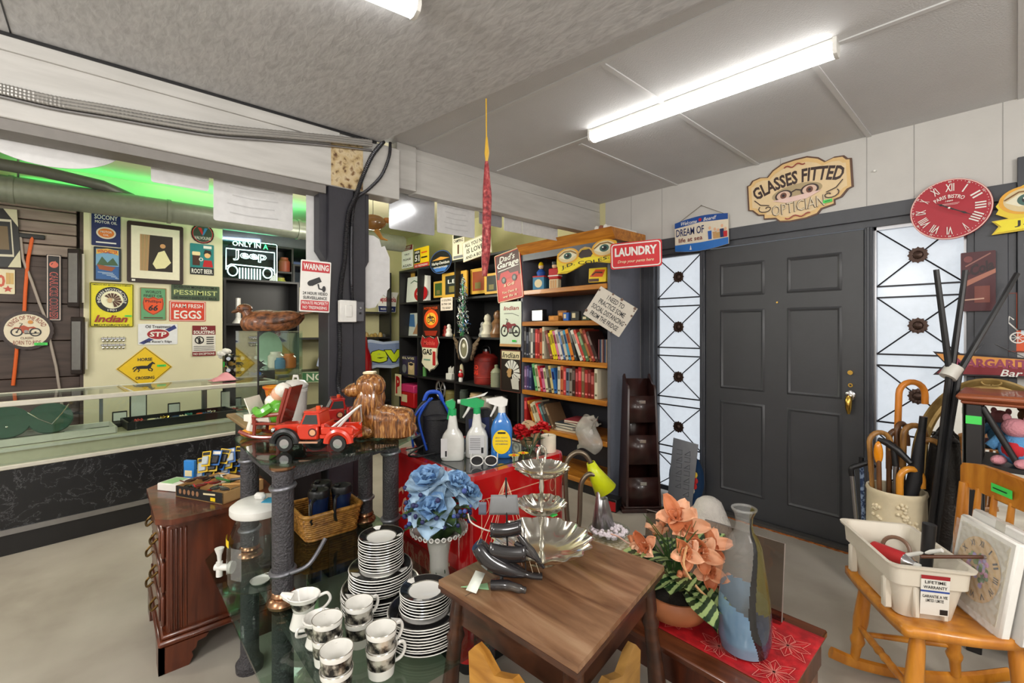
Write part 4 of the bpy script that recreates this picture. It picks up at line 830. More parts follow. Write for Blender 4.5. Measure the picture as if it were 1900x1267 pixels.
FIG=[(0,0),(.04,0),(.045,.02),(.03,.05),(.035,.08),(.02,.10),(.025,.12),(.018,.14),(0,.15)]
for k,(px,z,kk,c_,lab) in enumerate([(826,1.31,.8,(190,60,50),'red figurine at the left of the tinsel tree base'),(833,1.31,.9,(230,226,214),'white bird figurine left of the orange ball'),(848,1.31,.8,(226,190,120),'tan bird figurine right of the orange ball'),(856,1.31,1.1,(60,120,70),'green figurine under the tinsel tree'),(896,1.31,1.,(150,150,146),'grey pewter figurine on the right black shelf'),(905,1.31,1.5,(206,200,180),'tall white figurine on the right black shelf'),(924,1.31,1.7,(130,92,60),'brown carved figurine beside the flower sign')]):
 x,y,z_=onshelf(px,z);lathed('figurine',lab,'figurine',(x,y,z_),sc_(FIG,kk*1.15),paint(*c_,.3),'figurines on the middle black shelf')
x,y,z_=onshelf(840,1.31,3.17);b=MB();b.ell((0,0,.2),.038,ORANGE,14,9);b.lathe([(0,0),(.05,0),(.045,.16),(.03,.165),(0,.166)],WHITE);one(b,'orange_ball','orange ball on a white pot among the figurines','ornament',(x,y+.08,z_),weld=False)
BASKET=ramp_mat('brown_figures',[(.4,(60,44,32)),(.6,(120,90,66)),(.75,(180,160,130))],30,6,rough=.6,bump=.5)
x,y,z_=onshelf(912,1.76,3.2)
# lower shelf
s=sg('collectible_box','dark collectible box with a singer portrait, on the lower black shelf',(750,660,777,700),('Y',3.14),paint(50,40,70),cat='box',th=.05);s.text('ELVIS',0,s.h*.4,s.w*.8,s.h*.1,CREAM).rect(0,-s.h*.46,s.w*.42,s.h*.2,paint(200,176,130)).disc(s.w*.2,s.h*.05,s.w*.14,paint(224,190,150)).disc(s.w*.2,s.h*.13,s.w*.15,BLACK,s.h*.06).disc(-s.w*.26,-s.h*.1,s.w*.15,GREY).done()
sh_=[(-.4,.5),(-.25,.42),(0,.48),(.25,.42),(.4,.5),(.5,.3),(.42,.16),(.38,-.1),(.44,-.28),(.25,-.42),(.08,-.46),(0,-.52),(-.08,-.46),(-.25,-.42),(-.44,-.28),(-.38,-.1),(-.42,.16),(-.5,.3)]
c,w_,h_=frame2(('Y',SY-.006),780,622,815,689)
s=Sign('shield_sign','cream and red gas shield sign on the black shelf upright','sign',c,w_,h_,paint(230,222,196),shape=[(x*w_,z*h_) for x,z in sh_]);s.poly([(x*w_*.94,z*h_*.96) for x,z in sh_[:7]]+[(-.4*w_,.16*h_)]+[(x*w_*.94,z*h_*.96) for x,z in sh_[-1:]],paint(176,30,34)).text('Mobile',0,h_*.29,w_*.6,h_*.12,paint(220,90,80),shear=.3).text('GAS',-w_*.12,h_*.04,w_*.5,h_*.16,BLACK,bold=.02).rect(w_*.17,-h_*.32,w_*.32,h_*.06,paint(180,40,40)).rect(-w_*.3,-h_*.2,w_*.05,-h_*.16,paint(120,160,140)).outline(.008,BLACK,.97).done()
r_=thing('winged_wheel_plaque','plaque of a tyre with brown wings on the black shelves','wall plaque',at(866,646,Y=SY-.03),0)
RUB=mat('tyre_rubber',(30,29,28),.6,bump=.4)
b=MB();b.tube([(.1*math.cos(a),-.02,.135*math.sin(a)) for a in[i*PI/16 for i in range(32)]],.027,RUB,10,closed=True);b.build('tyre',r_)
b=MB();b.tube([(.075*math.cos(a),-.04,.108*math.sin(a)) for a in[i*PI/16 for i in range(32)]],.009,WHITE,8,closed=True);b.build('white_wall',r_)
b=MB();b.T=Matrix.Rotation(PI/2,4,'X');b.lathe([(0,.02),(.075,.02),(.07,.03),(0,.035)],paint(120,116,92),30,sy=1.42);b.build('hub_picture',r_);b=MB();b.T=Matrix.Rotation(PI/2,4,'X');b.lathe([(0,.034),(.025,.034),(0,.038)],paint(214,208,190),16,c=(-.01,.03,0));b.build('hub_badge',r_)
WINGM=ramp_mat('aged_wing',[(.3,(70,56,44)),(.7,(128,108,84))],8,6,(3,3,12),.5,.5)
for sg_ in(-1,1):
 b=MB()
 for k in range(5):b.prism([(sg_*.1,.03-.03*k),(sg_*(.24-.026*k),.13-.045*k),(sg_*(.25-.03*k),.10-.05*k),(sg_*.11,-.01-.03*k)],-.012-.004*k,-.002,WINGM)
 b.build('wing',r_,weld=False)
x,y,z_=onshelf(853,.79,3.14)
r_=thing('mallard_figurine','cream duck-headed figurine under the winged tyre plaque','figurine',(x,y,z_))
b=MB();b.tube(spline([(0,0,.0),(.04,0,.08),(.035,0,.16),(0,0,.21)],5),[.03]*6+[.026]*6+[.024]*4,paint(206,196,160),10);b.ell((-.02,0,.225),(.045,.03,.03),paint(214,206,176),12,8);b.build('body',r_,weld=False);b=MB();b.tube([(-.05,0,.225),(-.09,0,.2),(-.1,0,.18)],[.015,.008,.004],paint(206,180,90));b.build('beak',r_);b=MB();b.ell((-.035,-.028,.235),.006,BLACK,8,6);b.build('eye',r_)
x,y,z_=onshelf(836,.79,3.13);r_=thing('cutlery_caddy','white caddy of small white sticks on the lower black shelf','caddy',(x,y,z_));part('caddy',r_,WHTPL,(-.06,-.03,0,.06,.03,.075),b=.004);b=MB()
for k in range(6):b.cyl((-.04+.016*k,.01*(k%2),.06),(-.05+.02*k,.01,.14+.01*(k%3)),.006,CERAM,seg=6)
b.build('sticks',r_,weld=False)
x,y,z_=onshelf(855,.79,3.09);r_=thing('santa_ornament','little red and white bearded ornament below the winged tyre','ornament',(x,y,z_));b=MB();b.lathe([(0,0),(.022,0),(.026,.03),(.02,.05),(0,.055)],WHITE,12);b.build('base',r_);b=MB();b.ell((0,0,.075),(.034,.03,.034),RED,12,8);b.build('body',r_);b=MB();b.ell((0,-.006,.112),.018,WHITE,10,7);b.build('head',r_);b=MB();b.lathe([(.019,.118),(.01,.135),(0,.15)],RED,10);b.build('hat',r_)
x,y,z_=onshelf(902,.79,3.2)
CAN=ramp_mat('rusty_red_can',[(.4,(120,26,24)),(.6,(160,44,36)),(.75,(110,50,36))],7,8,rough=.5)
r_=thing('fuel_can','old round red fuel can on the lower black shelf','fuel can',(x,y,z_))
b=MB();b.lathe([(0,0),(.13,0),(.135,.01),(.135,.07),(.139,.075),(.135,.08),(.135,.25),(.139,.255),(.135,.26),(.135,.29),(.09,.33),(.04,.34),(.04,.36),(0,.36)],CAN,28);b.build('body',r_);b=MB();b.lathe([(0,.36),(.035,.36),(.035,.385),(0,.39)],STEEL);b.build('cap',r_);b=MB();b.tube(spline([(-.08,0,.335),(-.05,0,.41),(.05,0,.41),(.08,0,.335)]),.007,BLKMET);b.build('handle',r_)
vs_,fs_=text_geo('GAS',.02);b=MB()
for row,tx in((.19,'GO'),(.13,'GAS')):
 vs_,fs_=text_geo(tx,.02);b.add([(.1365*math.sin(a*.9-.25),-.1365*math.cos(a*.9-.25),row+c_*.05) for a,c_ in vs_],fs_,paint(226,60,40))
b.build('lettering',r_,weld=False)
x,y,z_=onshelf(921,.79,3.09);lathed('ribbed_bottle','grey-green ribbed bottle in front of the red fuel can','bottle',(x,y,z_),[(0,0),(.058,0),(.06,.01)]+[(.058+.004*(k%2),.02+.012*k) for k in range(12)]+[(.045,.18),(.02,.2),(.02,.23),(0,.235)],paint(146,150,124))
x,y,z_=onshelf(781,.79,3.12);lathed('glass_tumbler','clear tumbler right of the singer box','glass',(x,y,z_),[(0,.004),(.035,.004),(.042,.11),(.038,.11),(.032,.01)],GGLASS)
x,y,z_=onshelf(788,.79,3.12);lathed('green_candle','small green candle near the gas shield sign','candle',(x,y,z_),[(0,0),(.025,0),(.025,.12),(0,.122)],paint(90,150,80))
# bottom row
x,y,z_=onshelf(764,.35,3.12)
r_=thing('pink_storage_box','stack-top pink box with red lid edge on the lowest black shelf','box',(x,y,z_));part('body',r_,RED,(-.2,-.06,0,.16,.18,.2),b=.006);part('lid',r_,paint(206,50,110),(-.205,-.066,.2,.165,.186,.3),b=.008);part('label',r_,CREAM,(-.17,-.0625,.06,-.02,-.0605,.16))
x,y,z_=onshelf(742,.35,3.07);s=Sign('letter_block','red wooden letter P beside the pink box','letter',(x+.02,y-.035,z_+.28),.17,.3,CREAM,r=.003);s.text('P',0,0,.12,.24,RED,bold=.03).done()
x,y,z_=onshelf(818,.35,3.14);r_=thing('chrome_wheel','small chrome spoked wheel behind the backpack','wheel',(x,y,z_));b=MB();b.tube([(.095*math.cos(a),0,.3+.115*math.sin(a)) for a in[i*PI/14 for i in range(28)]],.02,STEEL,10,closed=True);b.build('rim',r_);b=MB()
for k in range(6):a=k*PI/3;b.cyl((0,0,.3),(.09*math.cos(a),0,.3+.11*math.sin(a)),.007,CHROME,seg=6)
b.build('spokes',r_,weld=False);b=MB();b.box(-.06,-.06,0,.06,.06,.03,BLKPL,.005);b.cyl((0,0,.02),(0,0,.19),.02,BLKPL);b.build('foot',r_,weld=False)
for k,(px,c_,hh,lab) in enumerate([(838,(120,110,60),.3,'olive tin on the lowest black shelf'),(858,(70,80,70),.34,'dark green tin on the lowest black shelf'),(884,(190,160,120),.32,'tan ball-shaped jar behind the spray bottles'),(905,(170,165,150),.3,'pale jar behind the blue spray bottle'),(930,(90,88,86),.34,'grey tin below the feather bonnet sign')]):
 x,y,z_=onshelf(px,.35,3.18);lathed('storage_tin',lab,'tin',(x,y,z_),[(0,0),(.075,0),(.078,.01),(.078,hh-.03),(.07,hh-.02),(.07,hh),(0,hh)],paint(*c_),'tins on the lowest black shelf')
# signs on the right-hand upright
s=sg('tin_sign','red garage sign with a truck, tilted on the shelf upright',(921,466,968,558),('Y',SY-.008),paint(196,44,34),roll=R(-7));w_,h_=s.w,s.h
s.rect(-w_*.46,-h_*.02,w_*.46,h_*.47,paint(70,20,20)).text("Dad's",0,h_*.38,w_*.6,h_*.12,WHITE,shear=.3).text('Garage',0,h_*.24,w_*.86,h_*.15,WHITE,shear=.3,bold=.01).line([(-w_*.4,h_*.145),(w_*.42,h_*.17)],.007,WHITE)
s.poly([(-w_*.35,h_*.02),(-w_*.3,h_*.1),(w_*.0,h_*.11),(w_*.08,h_*.05),(w_*.38,h_*.04),(w_*.4,-h_*.04),(-w_*.38,-h_*.05)],RED)
for q in(-.2,.22):s.disc(w_*q,-h_*.06,w_*.09,BLACK).disc(w_*q,-h_*.06,w_*.05,GREY)
s.text('& Grill',0,-h_*.17,w_*.4,h_*.06,CREAM,shear=.3).stack([('You Dent It',-.31*h_,w_*.6,h_*.05),('we fix it',-.4*h_,w_*.56,h_*.05)],CREAM,shear=.3).border(.006,.006,CREAM).done()
s=sg('tin_sign','pale green sign with a dark red motorcycle on the shelf upright',(928,560,967,643),('Y',SY-.008),paint(214,222,206));w_,h_=s.w,s.h
s.text('Indian',w_*.05,h_*.36,w_*.7,h_*.09,paint(150,30,36),shear=.3,bold=.01);s.line([(-w_*.3,h_*.24),(w_*.1,h_*.24),(w_*.4,h_*.18)],.005,BLACK)
s.T=None;moto(s,0,-h_*.1,w_*.92,paint(130,30,40),BLACK);s.rect(-w_*.5,-h_*.5,w_*.5,-h_*.44,TAN);ptag(s,w_*.2,-h_*.37,.06,.02);s.done()
s=sg('tin_sign','dark sign with a white feather bonnet profile on the shelf upright',(930,649,967,727),('Y',SY-.008),paint(36,26,22));w_,h_=s.w,s.h
s.rect(-w_*.46,h_*.28,w_*.46,h_*.47,CREAM).text('Indian',0,h_*.37,w_*.8,h_*.13,BLACK,shear=.3);headdress(s,w_*.05,-h_*.02,w_*.4,WHITE,paint(190,150,100));s.poly([(w_*.02,-h_*.2),(w_*.4,-h_*.1),(w_*.42,-h_*.42),(w_*.1,-h_*.42)],paint(206,202,194)).border(.004,.005,paint(120,60,50)).done()
# far shelves behind the post
def onfar(py_x,z,X=-6.06):q=at(py_x,600,X=X);return(X,q.y,z)
x,y,z_=onfar(718,1.64);s=Sign('cola_bottle_cap_sign','white cola sign board on the far shelf behind the post','sign',(x,y,1.79),.36,.29,WHITE,rz=R(90),shape=[(-.18,.145),(-.15,.06),(-.13,-.145),(.13,-.145),(.15,.06),(.18,.145)]);s.text('Pepsi-Cola',0,.03,.28,.1,paint(170,40,50),bold=.02).poly([(-.135,-.06),(.135,-.06),(.125,-.14),(-.125,-.14)],NAVY).text('MADE IN U.S.A.',0,-.1,.2,.03,WHITE).done()
for k in range(7):
 x,y,z_=onfar(664+8*k,1.29);lathed('pebble_trinket','%s of the gold trinkets on the far shelf behind the post'%ORD[k],'trinket',(x+.03*(k%2),y,z_),[(0,0),(.03,0),(.035,.02),(.02,.04+.01*(k%3)),(0,.05+.01*(k%3))],paint(170,140,80) if k<6 else paint(90,88,86),'trinkets on the far shelf',10)
q=at(708,660,X=-5.93)
s=Sign('car_maker_sign','large bubble-lettered yellow-green sign behind the post','sign',(-5.93,2.66,1.06),1.3,.42,paint(176,188,212),rz=R(90),shape=[(x*1.3,z*1.25) for x,z in[(-.5,-.1),(-.46,.08),(-.3,.15),(-.1,.13),(.05,.16),(.2,.13),(.5,.15),(.5,-.13),(.3,-.17),(.12,-.15),(0,-.18),(-.15,-.15),(-.35,-.17)]]);s.poly([(x*.95,z*.8) for x,z in s.shape],paint(126,142,178)).text('Chev',.0,.0,1.16,.27,BLACK,bold=.05).text('Chev',0,0,1.13,.24,paint(206,224,40),bold=.03).done()
x,y,z_=onfar(680,0,-5.75);
r_=thing('red_gas_pump_bank','dark red bottle-shaped stand behind the post','ornament',(-5.7,at(670,650,X=-5.7).y,0));b=MB();b.lathe([(0,0),(.14,0),(.14,.95),(.13,1.05),(.09,1.16),(.075,1.30),(0,1.31)],mat('glossy_dark_red',(130,18,24),.2,coat=.5),20);b.build('body',r_);b=MB();b.lathe([(0,1.33),(.06,1.33),(.06,1.37),(0,1.38)],CHROME);b.build('cap',r_)
# ------------------------------------------------------------------ bookcase against the door wall
r_=thing('bookcase','tall slate-grey bookcase with golden pine shelves beside the door','bookcase',(-2.73,3.27,0))
BCX0,BCX1,BCY=-.53,.53,-.22
GSIDE=mat('blue_grey_cabinet_paint',(98,100,110),.4,var=.06,scale=30)
LEV=[.12,.48,.81,1.12,1.47,1.77]
for sx in(BCX0,BCX1-.03):part('side_panel',r_,GSIDE,(sx,BCY,0,sx+.03,.218,2.12),b=.003)
part('back_panel',r_,mat('charcoal_back_panel',(58,58,64),.5),(BCX0+.03,.20,0,BCX1-.03,.216,2.12))
for z in LEV:
 q=MB();q.box(BCX0+.03,BCY-.012,z-.042,BCX1-.03,.2,z,OAK_X,.003);o=q.build('shelf',r_)
part('base_panel',r_,BLKWOOD,(BCX0+.03,BCY+.01,0,BCX1-.03,BCY+.03,.078))
part('top_rail',r_,GSIDE,(BCX0+.03,BCY,2.06,BCX1-.03,BCY+.02,2.12))
q=MB();q.prism([(BCY-.0,2.12),(BCY-.06,2.21),(.218,2.21),(.218,2.12)],BCX0-.0,BCX1+.05,OAK_X,'yz');q.build('cornice',r_)
BX0=-3.26+.035;BY=3.05
def book(x,z,w_,h_,d_,c_,th,lab,grp,Y=BY+.012,flat=False):
 b=MB();m_=paint(*c_,.35);pg=paint(222,214,192)
 b.box(0,0,0,.0025,d_,h_,m_);b.box(w_-.0025,0,0,w_,d_,h_,m_);b.box(0,-.002,0,w_,.002,h_,m_,.001);b.box(.003,.003,.003,w_-.003,d_-.004,h_-.003,pg)
 b.box(.15*w_,-.0032,h_*.55,w_*.85,-.0022,h_*.86,paint(*[min(255,60+q) if sum(c_)<330 else max(0,q-90) for q in c_]));b.box(.2*w_,-.0032,h_*.1,w_*.8,-.0022,h_*.16,paint(*[min(255,90+q) if sum(c_)<330 else max(0,q-120) for q in c_]))
 o=b.build('book',weld=False);o.location=(x,Y,z);o.rotation_euler=(0,-th,0)
 return tag(o,lab,'book',grp)
def cname(c_):
 r,g,b_=c_
 if max(c_)-min(c_)<28:return 'white' if r>190 else('grey' if r>80 else 'black')
 if r>190 and g>170 and b_<120:return 'yellow'
 if r>190 and 90<g<170 and b_<110:return 'orange'
 if r>g and r>b_:return 'red' if r>150 and g<90 else('pink' if b_>120 else('tan' if g>110 else 'maroon'))
 return 'green' if g>=b_ else 'blue'
def bookrow(shelfname,z,cols,wid,h0,lean,seed):
 rnd=random.Random(seed);x=BX0+.004
 n_=len(cols)
 for i,c_ in enumerate(cols):
  w_=wid[i%len(wid)];th=R(lean(i));hh=h0*(.82+.18*rnd.random());nxt=R(lean(i+1)) if i+1<n_ else th
  if i and th>prev+.01:x+=hh*math.sin(th)*.98-.0 if prev<.02 else hh*(math.sin(th)-math.sin(prev))
  if x+w_>-2.235:break
  book(x,z+.001,w_*.94,hh,.17+.04*rnd.random(),c_,th,'%s book, %s from the left on the %s'%(cname(c_),ORD[i],shelfname),'books on the '+shelfname)
  x+=w_/max(.6,math.cos(th));prev=th
prev=0
C1=[(60,58,62),(40,44,60),(70,70,74),(214,210,200),(54,50,52),(178,44,40),(150,34,34),(196,96,60),(214,206,180),(120,60,50),(232,214,40),(226,206,30),(214,120,150),(222,216,210),(60,90,140),(200,190,170),(70,150,190),(224,130,40),(60,60,58),(222,218,206),(190,70,60),(80,110,70),(170,110,60),(140,50,40),(60,40,36)]
bookrow('shelf below the lit white box',1.12,C1,[.029,.036,.025,.032],.30,lambda i:0 if i<9 else(17 if i<19 else 24),2)
C2=[(110,80,120),(70,60,110),(50,60,100),(120,190,130),(214,206,170),(190,40,50),(210,110,150),(220,214,180),(70,70,66),(210,190,130),(50,110,180),(214,208,190),(200,110,70),(190,60,60),(120,130,150),(150,140,130),(60,36,30),(140,30,34),(178,34,40),(120,90,60),(150,40,36),(110,30,28),(130,40,34),(216,206,180)]
bookrow('shelf second from the bottom',.81,C2,[.036,.031,.037,.034],.262,lambda i:0 if i<3 else(12 if i<11 else 0),4)
C3=[(170,34,36),(206,130,50),(222,212,180),(200,190,160),(214,44,40),(60,96,100),(60,56,52),(110,84,60)]
bookrow('lowest visible bookcase shelf',.48,C3,[.04,.03,.032],.26,lambda i:0 if i<1 else 22+i,6)
for k,(x,z,w_,c_,a) in enumerate([(-2.74,.481,.27,(206,200,184),.06),(-2.73,.507,.25,(150,150,148),-.08),(-2.72,.529,.24,(60,70,80),.1),(-2.60,.551,.26,(40,44,52),-.12),(-2.62,.571,.22,(160,60,70),.15)]):
 b=MB();b.box(-w_/2,-.11,0,w_/2,.11,.003,paint(*c_));b.box(-w_/2,-.11,.017,w_/2,.11,.02,paint(*c_));b.box(-w_/2,.105,0,w_/2,.11,.02,paint(*c_));b.box(-w_/2+.004,-.107,.003,w_/2-.004,.105,.017,paint(222,214,192))
 one(b,'book','%s from the bottom of the flat pile of %s'%(ORD[k]+' book','books on the lowest bookcase shelf'),'book',(x,3.19,z),a,'flat pile on the lowest bookcase shelf',weld=False)
for k in range(8):
 b=MB();b.box(0,0,0,.006,.13,.19,paint(*[(120,60,70),(70,60,60),(60,80,120),(190,170,150)][k%4]));o=one(b,'booklet','%s thin booklet at the right end of the shelf below the lit box'%ORD[k],'booklet',(-2.335+.011*k,3.07,1.1205),0,'thin booklets at the shelf end')
POLY=frost('clear_plastic_bag',(222,218,208),.42)
b=MB();rnd=random.Random(9)
b.grid(lambda u,v:((.115-.045*v)*math.cos(2*PI*u)*(1+.08*math.sin(5*2*PI*u+6*v))+.03*math.sin(7*v),(.06+.02*math.sin(PI*v))*math.sin(2*PI*u),-.12+.26*v+.02*math.sin(3*2*PI*u)),36,12,POLY,cu=True)
r_=thing('plastic_bag','crumpled clear plastic bag hanging over the lowest bookcase shelf','bag',(-2.36,2.965,.53));o=b.build('bag',r_)
b=MB();b.box(-.06,-.04,-.1,.05,.03,.0,paint(176,150,140),.02);b.ell((.02,-.02,.02),(.05,.03,.05),paint(200,196,190),10,7);b.build('contents',r_,weld=False)
b=MB();b.tube([(-.03,.03,.12),(0,.06,.135),(.0,.12,.06)],.02,POLY,8);b.build('tied_end',r_)
# things on its upper shelves
def onbc(px,z,Y=3.13):q=at(px,600,Y=Y);return(q.x,Y,z)
r_=thing('jack_in_the_box','patterned toy box with a puppet sticking out, on the top bookcase shelf','toy',onbc(1004,1.771),R(18))
part('box',r_,paint(60,130,170),(-.06,-.06,0,.06,.06,.125),b=.003);part('lid',r_,paint(200,50,50),(-.062,-.062,.118,.062,.062,.132),b=.003);b=MB();b.add([(.02*math.cos(a)*2,-.061,.06+.02*math.sin(a)*2) for a in[i*PI/8 for i in range(16)]],[tuple(range(16))],CREAM);b.add([(-.061,.03*math.cos(a),.06+.045*math.sin(a)) for a in[i*PI/8 for i in range(16)]],[tuple(range(16))],paint(120,190,110));b.build('printed_panel',r_)
b=MB();b.lathe([(.035,.132),(.045,.17),(.02,.2),(0,.2)],paint(40,90,180),14);b.ell((0,0,.225),.026,paint(236,200,160),12,8);b.build('puppet',r_,weld=False);b=MB();b.lathe([(.028,.235),(.018,.262),(0,.275)],YEL,12);b.build('hat',r_)
r_=thing('toy_soldier_tin','red and cream soldier-shaped tin beside the toy box','toy',onbc(1030,1.771),R(10))
b=MB();b.box(-.05,-.03,0,.05,.03,.09,paint(220,206,170),.006);b.build('legs',r_);b=MB();b.box(-.055,-.033,.09,.055,.033,.19,RED,.008);b.build('coat',r_);b=MB();b.box(-.056,-.035,.115,.056,.035,.125,WHITE);b.build('belt',r_);b=MB();b.ell((0,0,.215),.03,paint(230,190,150),12,8);b.build('head',r_);b=MB();b.lathe([(.03,.222),(.032,.25),(0,.255)],BLACK,12);b.build('hat',r_);b=MB()
for k in range(3):b.box(-.036+.026*k,-.032,.01,-.018+.026*k,-.0305,.08,paint(200,150,100))
b.build('stripes',r_)
s=sg('candy_box','yellow and orange printed box at the right of the top bookcase shelf',(1099,498,1131,524),('Y',3.14),YEL,cat='box',th=.05,roll=R(2));s.c=0;s.poly([(-s.w*.45,-s.h*.1),(-s.w*.1,s.h*.4),(s.w*.45,s.h*.35),(s.w*.3,-s.h*.15)],ORANGE).rect(-s.w*.48,-s.h*.46,s.w*.1,-s.h*.25,BROWN).line([(-s.w*.3,0),(-s.w*.1,s.h*.2),(s.w*.3,s.h*.15)],.012,BROWN).done()
r_=thing('light_box','small glowing white light box on the second bookcase shelf','lamp',onbc(998,1.471));part('case',r_,BLKPL,(-.075,-.01,0,.075,.05,.115),b=.004);part('screen',r_,mat('lit_white_screen',(255,250,235),.4,emit=3.2,var=0),(-.066,-.013,.012,.066,-.009,.105))
for px,dims,c_,lab,z in[(1030,(.055,.03,.05),(190,126,50),'orange-brown wooden block right of the light box',1.471),(1046,(.05,.03,.10),(150,100,54),'taller brown wooden box behind the orange block',1.471),(1052,(.03,.02,.075),(40,100,190),'blue card pack right of the wooden blocks',1.471),(1069,(.042,.02,.085),(50,52,50),'black and cream tape case right of the blue pack',1.471),(1090,(.04,.03,.04),(60,80,60),'small green box partly behind the tilted white sign',1.471)]:
 x,y,z=onbc(px,z,3.11 if 'behind the orange' not in lab else 3.2);r_=thing('small_box',lab,'box',(x,y,z),R(8));part('box',r_,paint(*c_),(-dims[0],-dims[1],0,dims[0],dims[1],dims[2]),b=.004)
 part('label',r_,CREAM if c_[0]<100 else paint(226,150,60),(-dims[0]*.7,-dims[1]-.001,dims[2]*.3,dims[0]*.1,-dims[1]+.001,dims[2]*.8))
r_=thing('poster_rolls','pale rolled posters lying on top of the bookcase','posters',(-2.25,3.25,2.21))
for k in range(3):
 b=MB();b.cyl((-.0-.045*k,-.2,.022),(.02-.045*k,.2,.022),.021,WHITE if k!=1 else paint(150,90,70),seg=12);b.build('roll',r_)
# signs at the bookcase
def spec_shape(w_,h_):return None
c,w_,h_=frame2(('Y',2.97),1037,452,1140,502)
sh_=[(-.5,.02),(-.48,.3),(-.36,.46),(-.22,.38),(-.14,.14),(-.06,.34),(.06,.34),(.13,.2),(.2,.42),(.34,.5),(.47,.4),(.5,.15),(.5,-.1),(.47,-.16),(.5,-.38),(.35,-.36),(.22,-.28),(0,-.22),(-.22,-.42),(-.34,-.5),(-.5,-.46),(-.46,-.3),(-.5,-.16)]
s=Sign('spectacles_sign','yellow sign of a pair of eyes in spectacles over a name ribbon','sign',c,w_,h_,paint(228,200,50),rz=R(8),roll=R(-3),shape=[(x*w_,z*h_) for x,z in sh_],th=.012)
s.poly([(x*w_,z*h_) for x,z in[(-.14,.1),(-.06,.28),(.06,.28),(.13,.14),(.08,-.02),(-.08,-.02)]],paint(62,50,48));eye(s,-.3*w_,.16*h_,w_*.19,h_*.29);eye(s,.3*w_,.2*h_,w_*.2,h_*.31)
s.line([(-.14*w_,.12*h_),(-.07*w_,.3*h_),(0,.35*h_),(.07*w_,.3*h_),(.13*w_,.14*h_)],.012,paint(200,160,90))
s.poly([(x*w_,z*h_) for x,z in[(-.48,-.18),(-.3,-.26),(-.02,-.02),(.22,-.1),(.46,-.16),(.48,-.36),(.22,-.26),(0,-.2),(-.22,-.42),(-.47,-.44)]],paint(236,214,40)).text('J.D. COLES.',-.02*w_,-.22*h_,w_*.78,h_*.17,BLACK,rot=R(4),wave=-.012).done()
c,w_,h_=frame2(('Y',2.985),1135,448,1224,497)
s=Sign('tin_sign','bright red laundry sign with white lettering beside the bookcase top','sign',(c.x,c.y-.0,c.z),w_*.92,h_,paint(206,20,32),rz=R(20),roll=R(-1.0),r=.02);w_*=.92
s.border(.012,.008,WHITE,r=.02).text('LAUNDRY',0,h_*.14,w_*.82,h_*.34,WHITE,bold=.03).text('Drop your pants here',0,-h_*.24,w_*.7,h_*.14,CREAM,shear=.3).done()
c=at(1132,578,Y=2.95);s=Sign('wooden_sign','white distressed slogan sign hanging tilted on the bookcase corner','sign',c,.335,.26,paint(214,206,192),rz=R(25),roll=R(33),th=.012,r=.004)
s.stack([('I NEED TO',.085,.15,.038),('PRACTICE SOME',.03,.235,.04),('SOCIAL DISTANCING',-.027,.29,.04),('FROM THE FRIDGE',-.084,.25,.038)],BLACK)
for k,(x,z) in enumerate([(.155,.1),(.16,.06),(.15,.12),(.158,-.02),(-.16,.1),(-.162,-.09),(.1,-.127),(-.05,.126),(.03,.127)]):s.disc(x,z,.006+.003*(k%3),paint(110,84,66),part='worn_spot',n=7)
s.done()
# ------------------------------------------------------------------ two-tier glass table
HAM=mat('hammered_pewter_finish',(82,80,84),.5,.5,bump=1.,bscale=130,var=.15)
BRZ=mat('bronze_cap',(150,112,84),.25,.9)
tb=thing('glass_table','two-tier glass table on hammered grey pillar legs','table',(-1.7,.67,0));TX,TY=1.7,-.67
TGL=glass('thick_green_glass',(214,232,222),.03,1.3)
top=[(-2.16,.40),(-1.70,.395),(-1.615,.46),(-1.60,.84),(-1.72,1.02),(-2.10,1.02),(-2.23,.92),(-2.24,.50)]
b=MB();b.prism([(x+TX,y+TY) for x,y in top],.936,.945,TGL,'xy');b.build('top_glass',tb)
low=[(-2.28,.36),(-2.20,.31),(-1.14,.31),(-1.05,.40),(-1.05,.93),(-1.14,1.02),(-2.20,1.02),(-2.28,.94)]
b=MB();b.prism([(x+TX,y+TY) for x,y in low],.45,.46,TGL,'xy');b.build('lower_glass',tb)
b=MB()
for(p0,p1) in(((-2.11,.45),(-1.667,.455)),((-1.667,.455),(-1.82,.93)),((-1.82,.93),(-2.12,.95)),((-2.12,.95),(-2.11,.45))):
 a0=Vector((*p0,0));a1=Vector((*p1,0));n_=(a1-a0).normalized();k_=Vector((-n_.y,n_.x,0))*.014
 b.prism([(q.x+TX,q.y+TY) for q in(a0+k_,a1+k_,a1-k_,a0-k_)],.875,.93,HAM,'xy')
b.build('top_frame',tb)
b=MB()
for(x0,y0,x1,y1) in((-2.13,.44,-1.12,.47),(-2.13,.92,-1.12,.95)):b.box(x0+TX,y0+TY,.40,x1+TX,y1+TY,.448,HAM,.004)
b.build('lower_frame',tb)
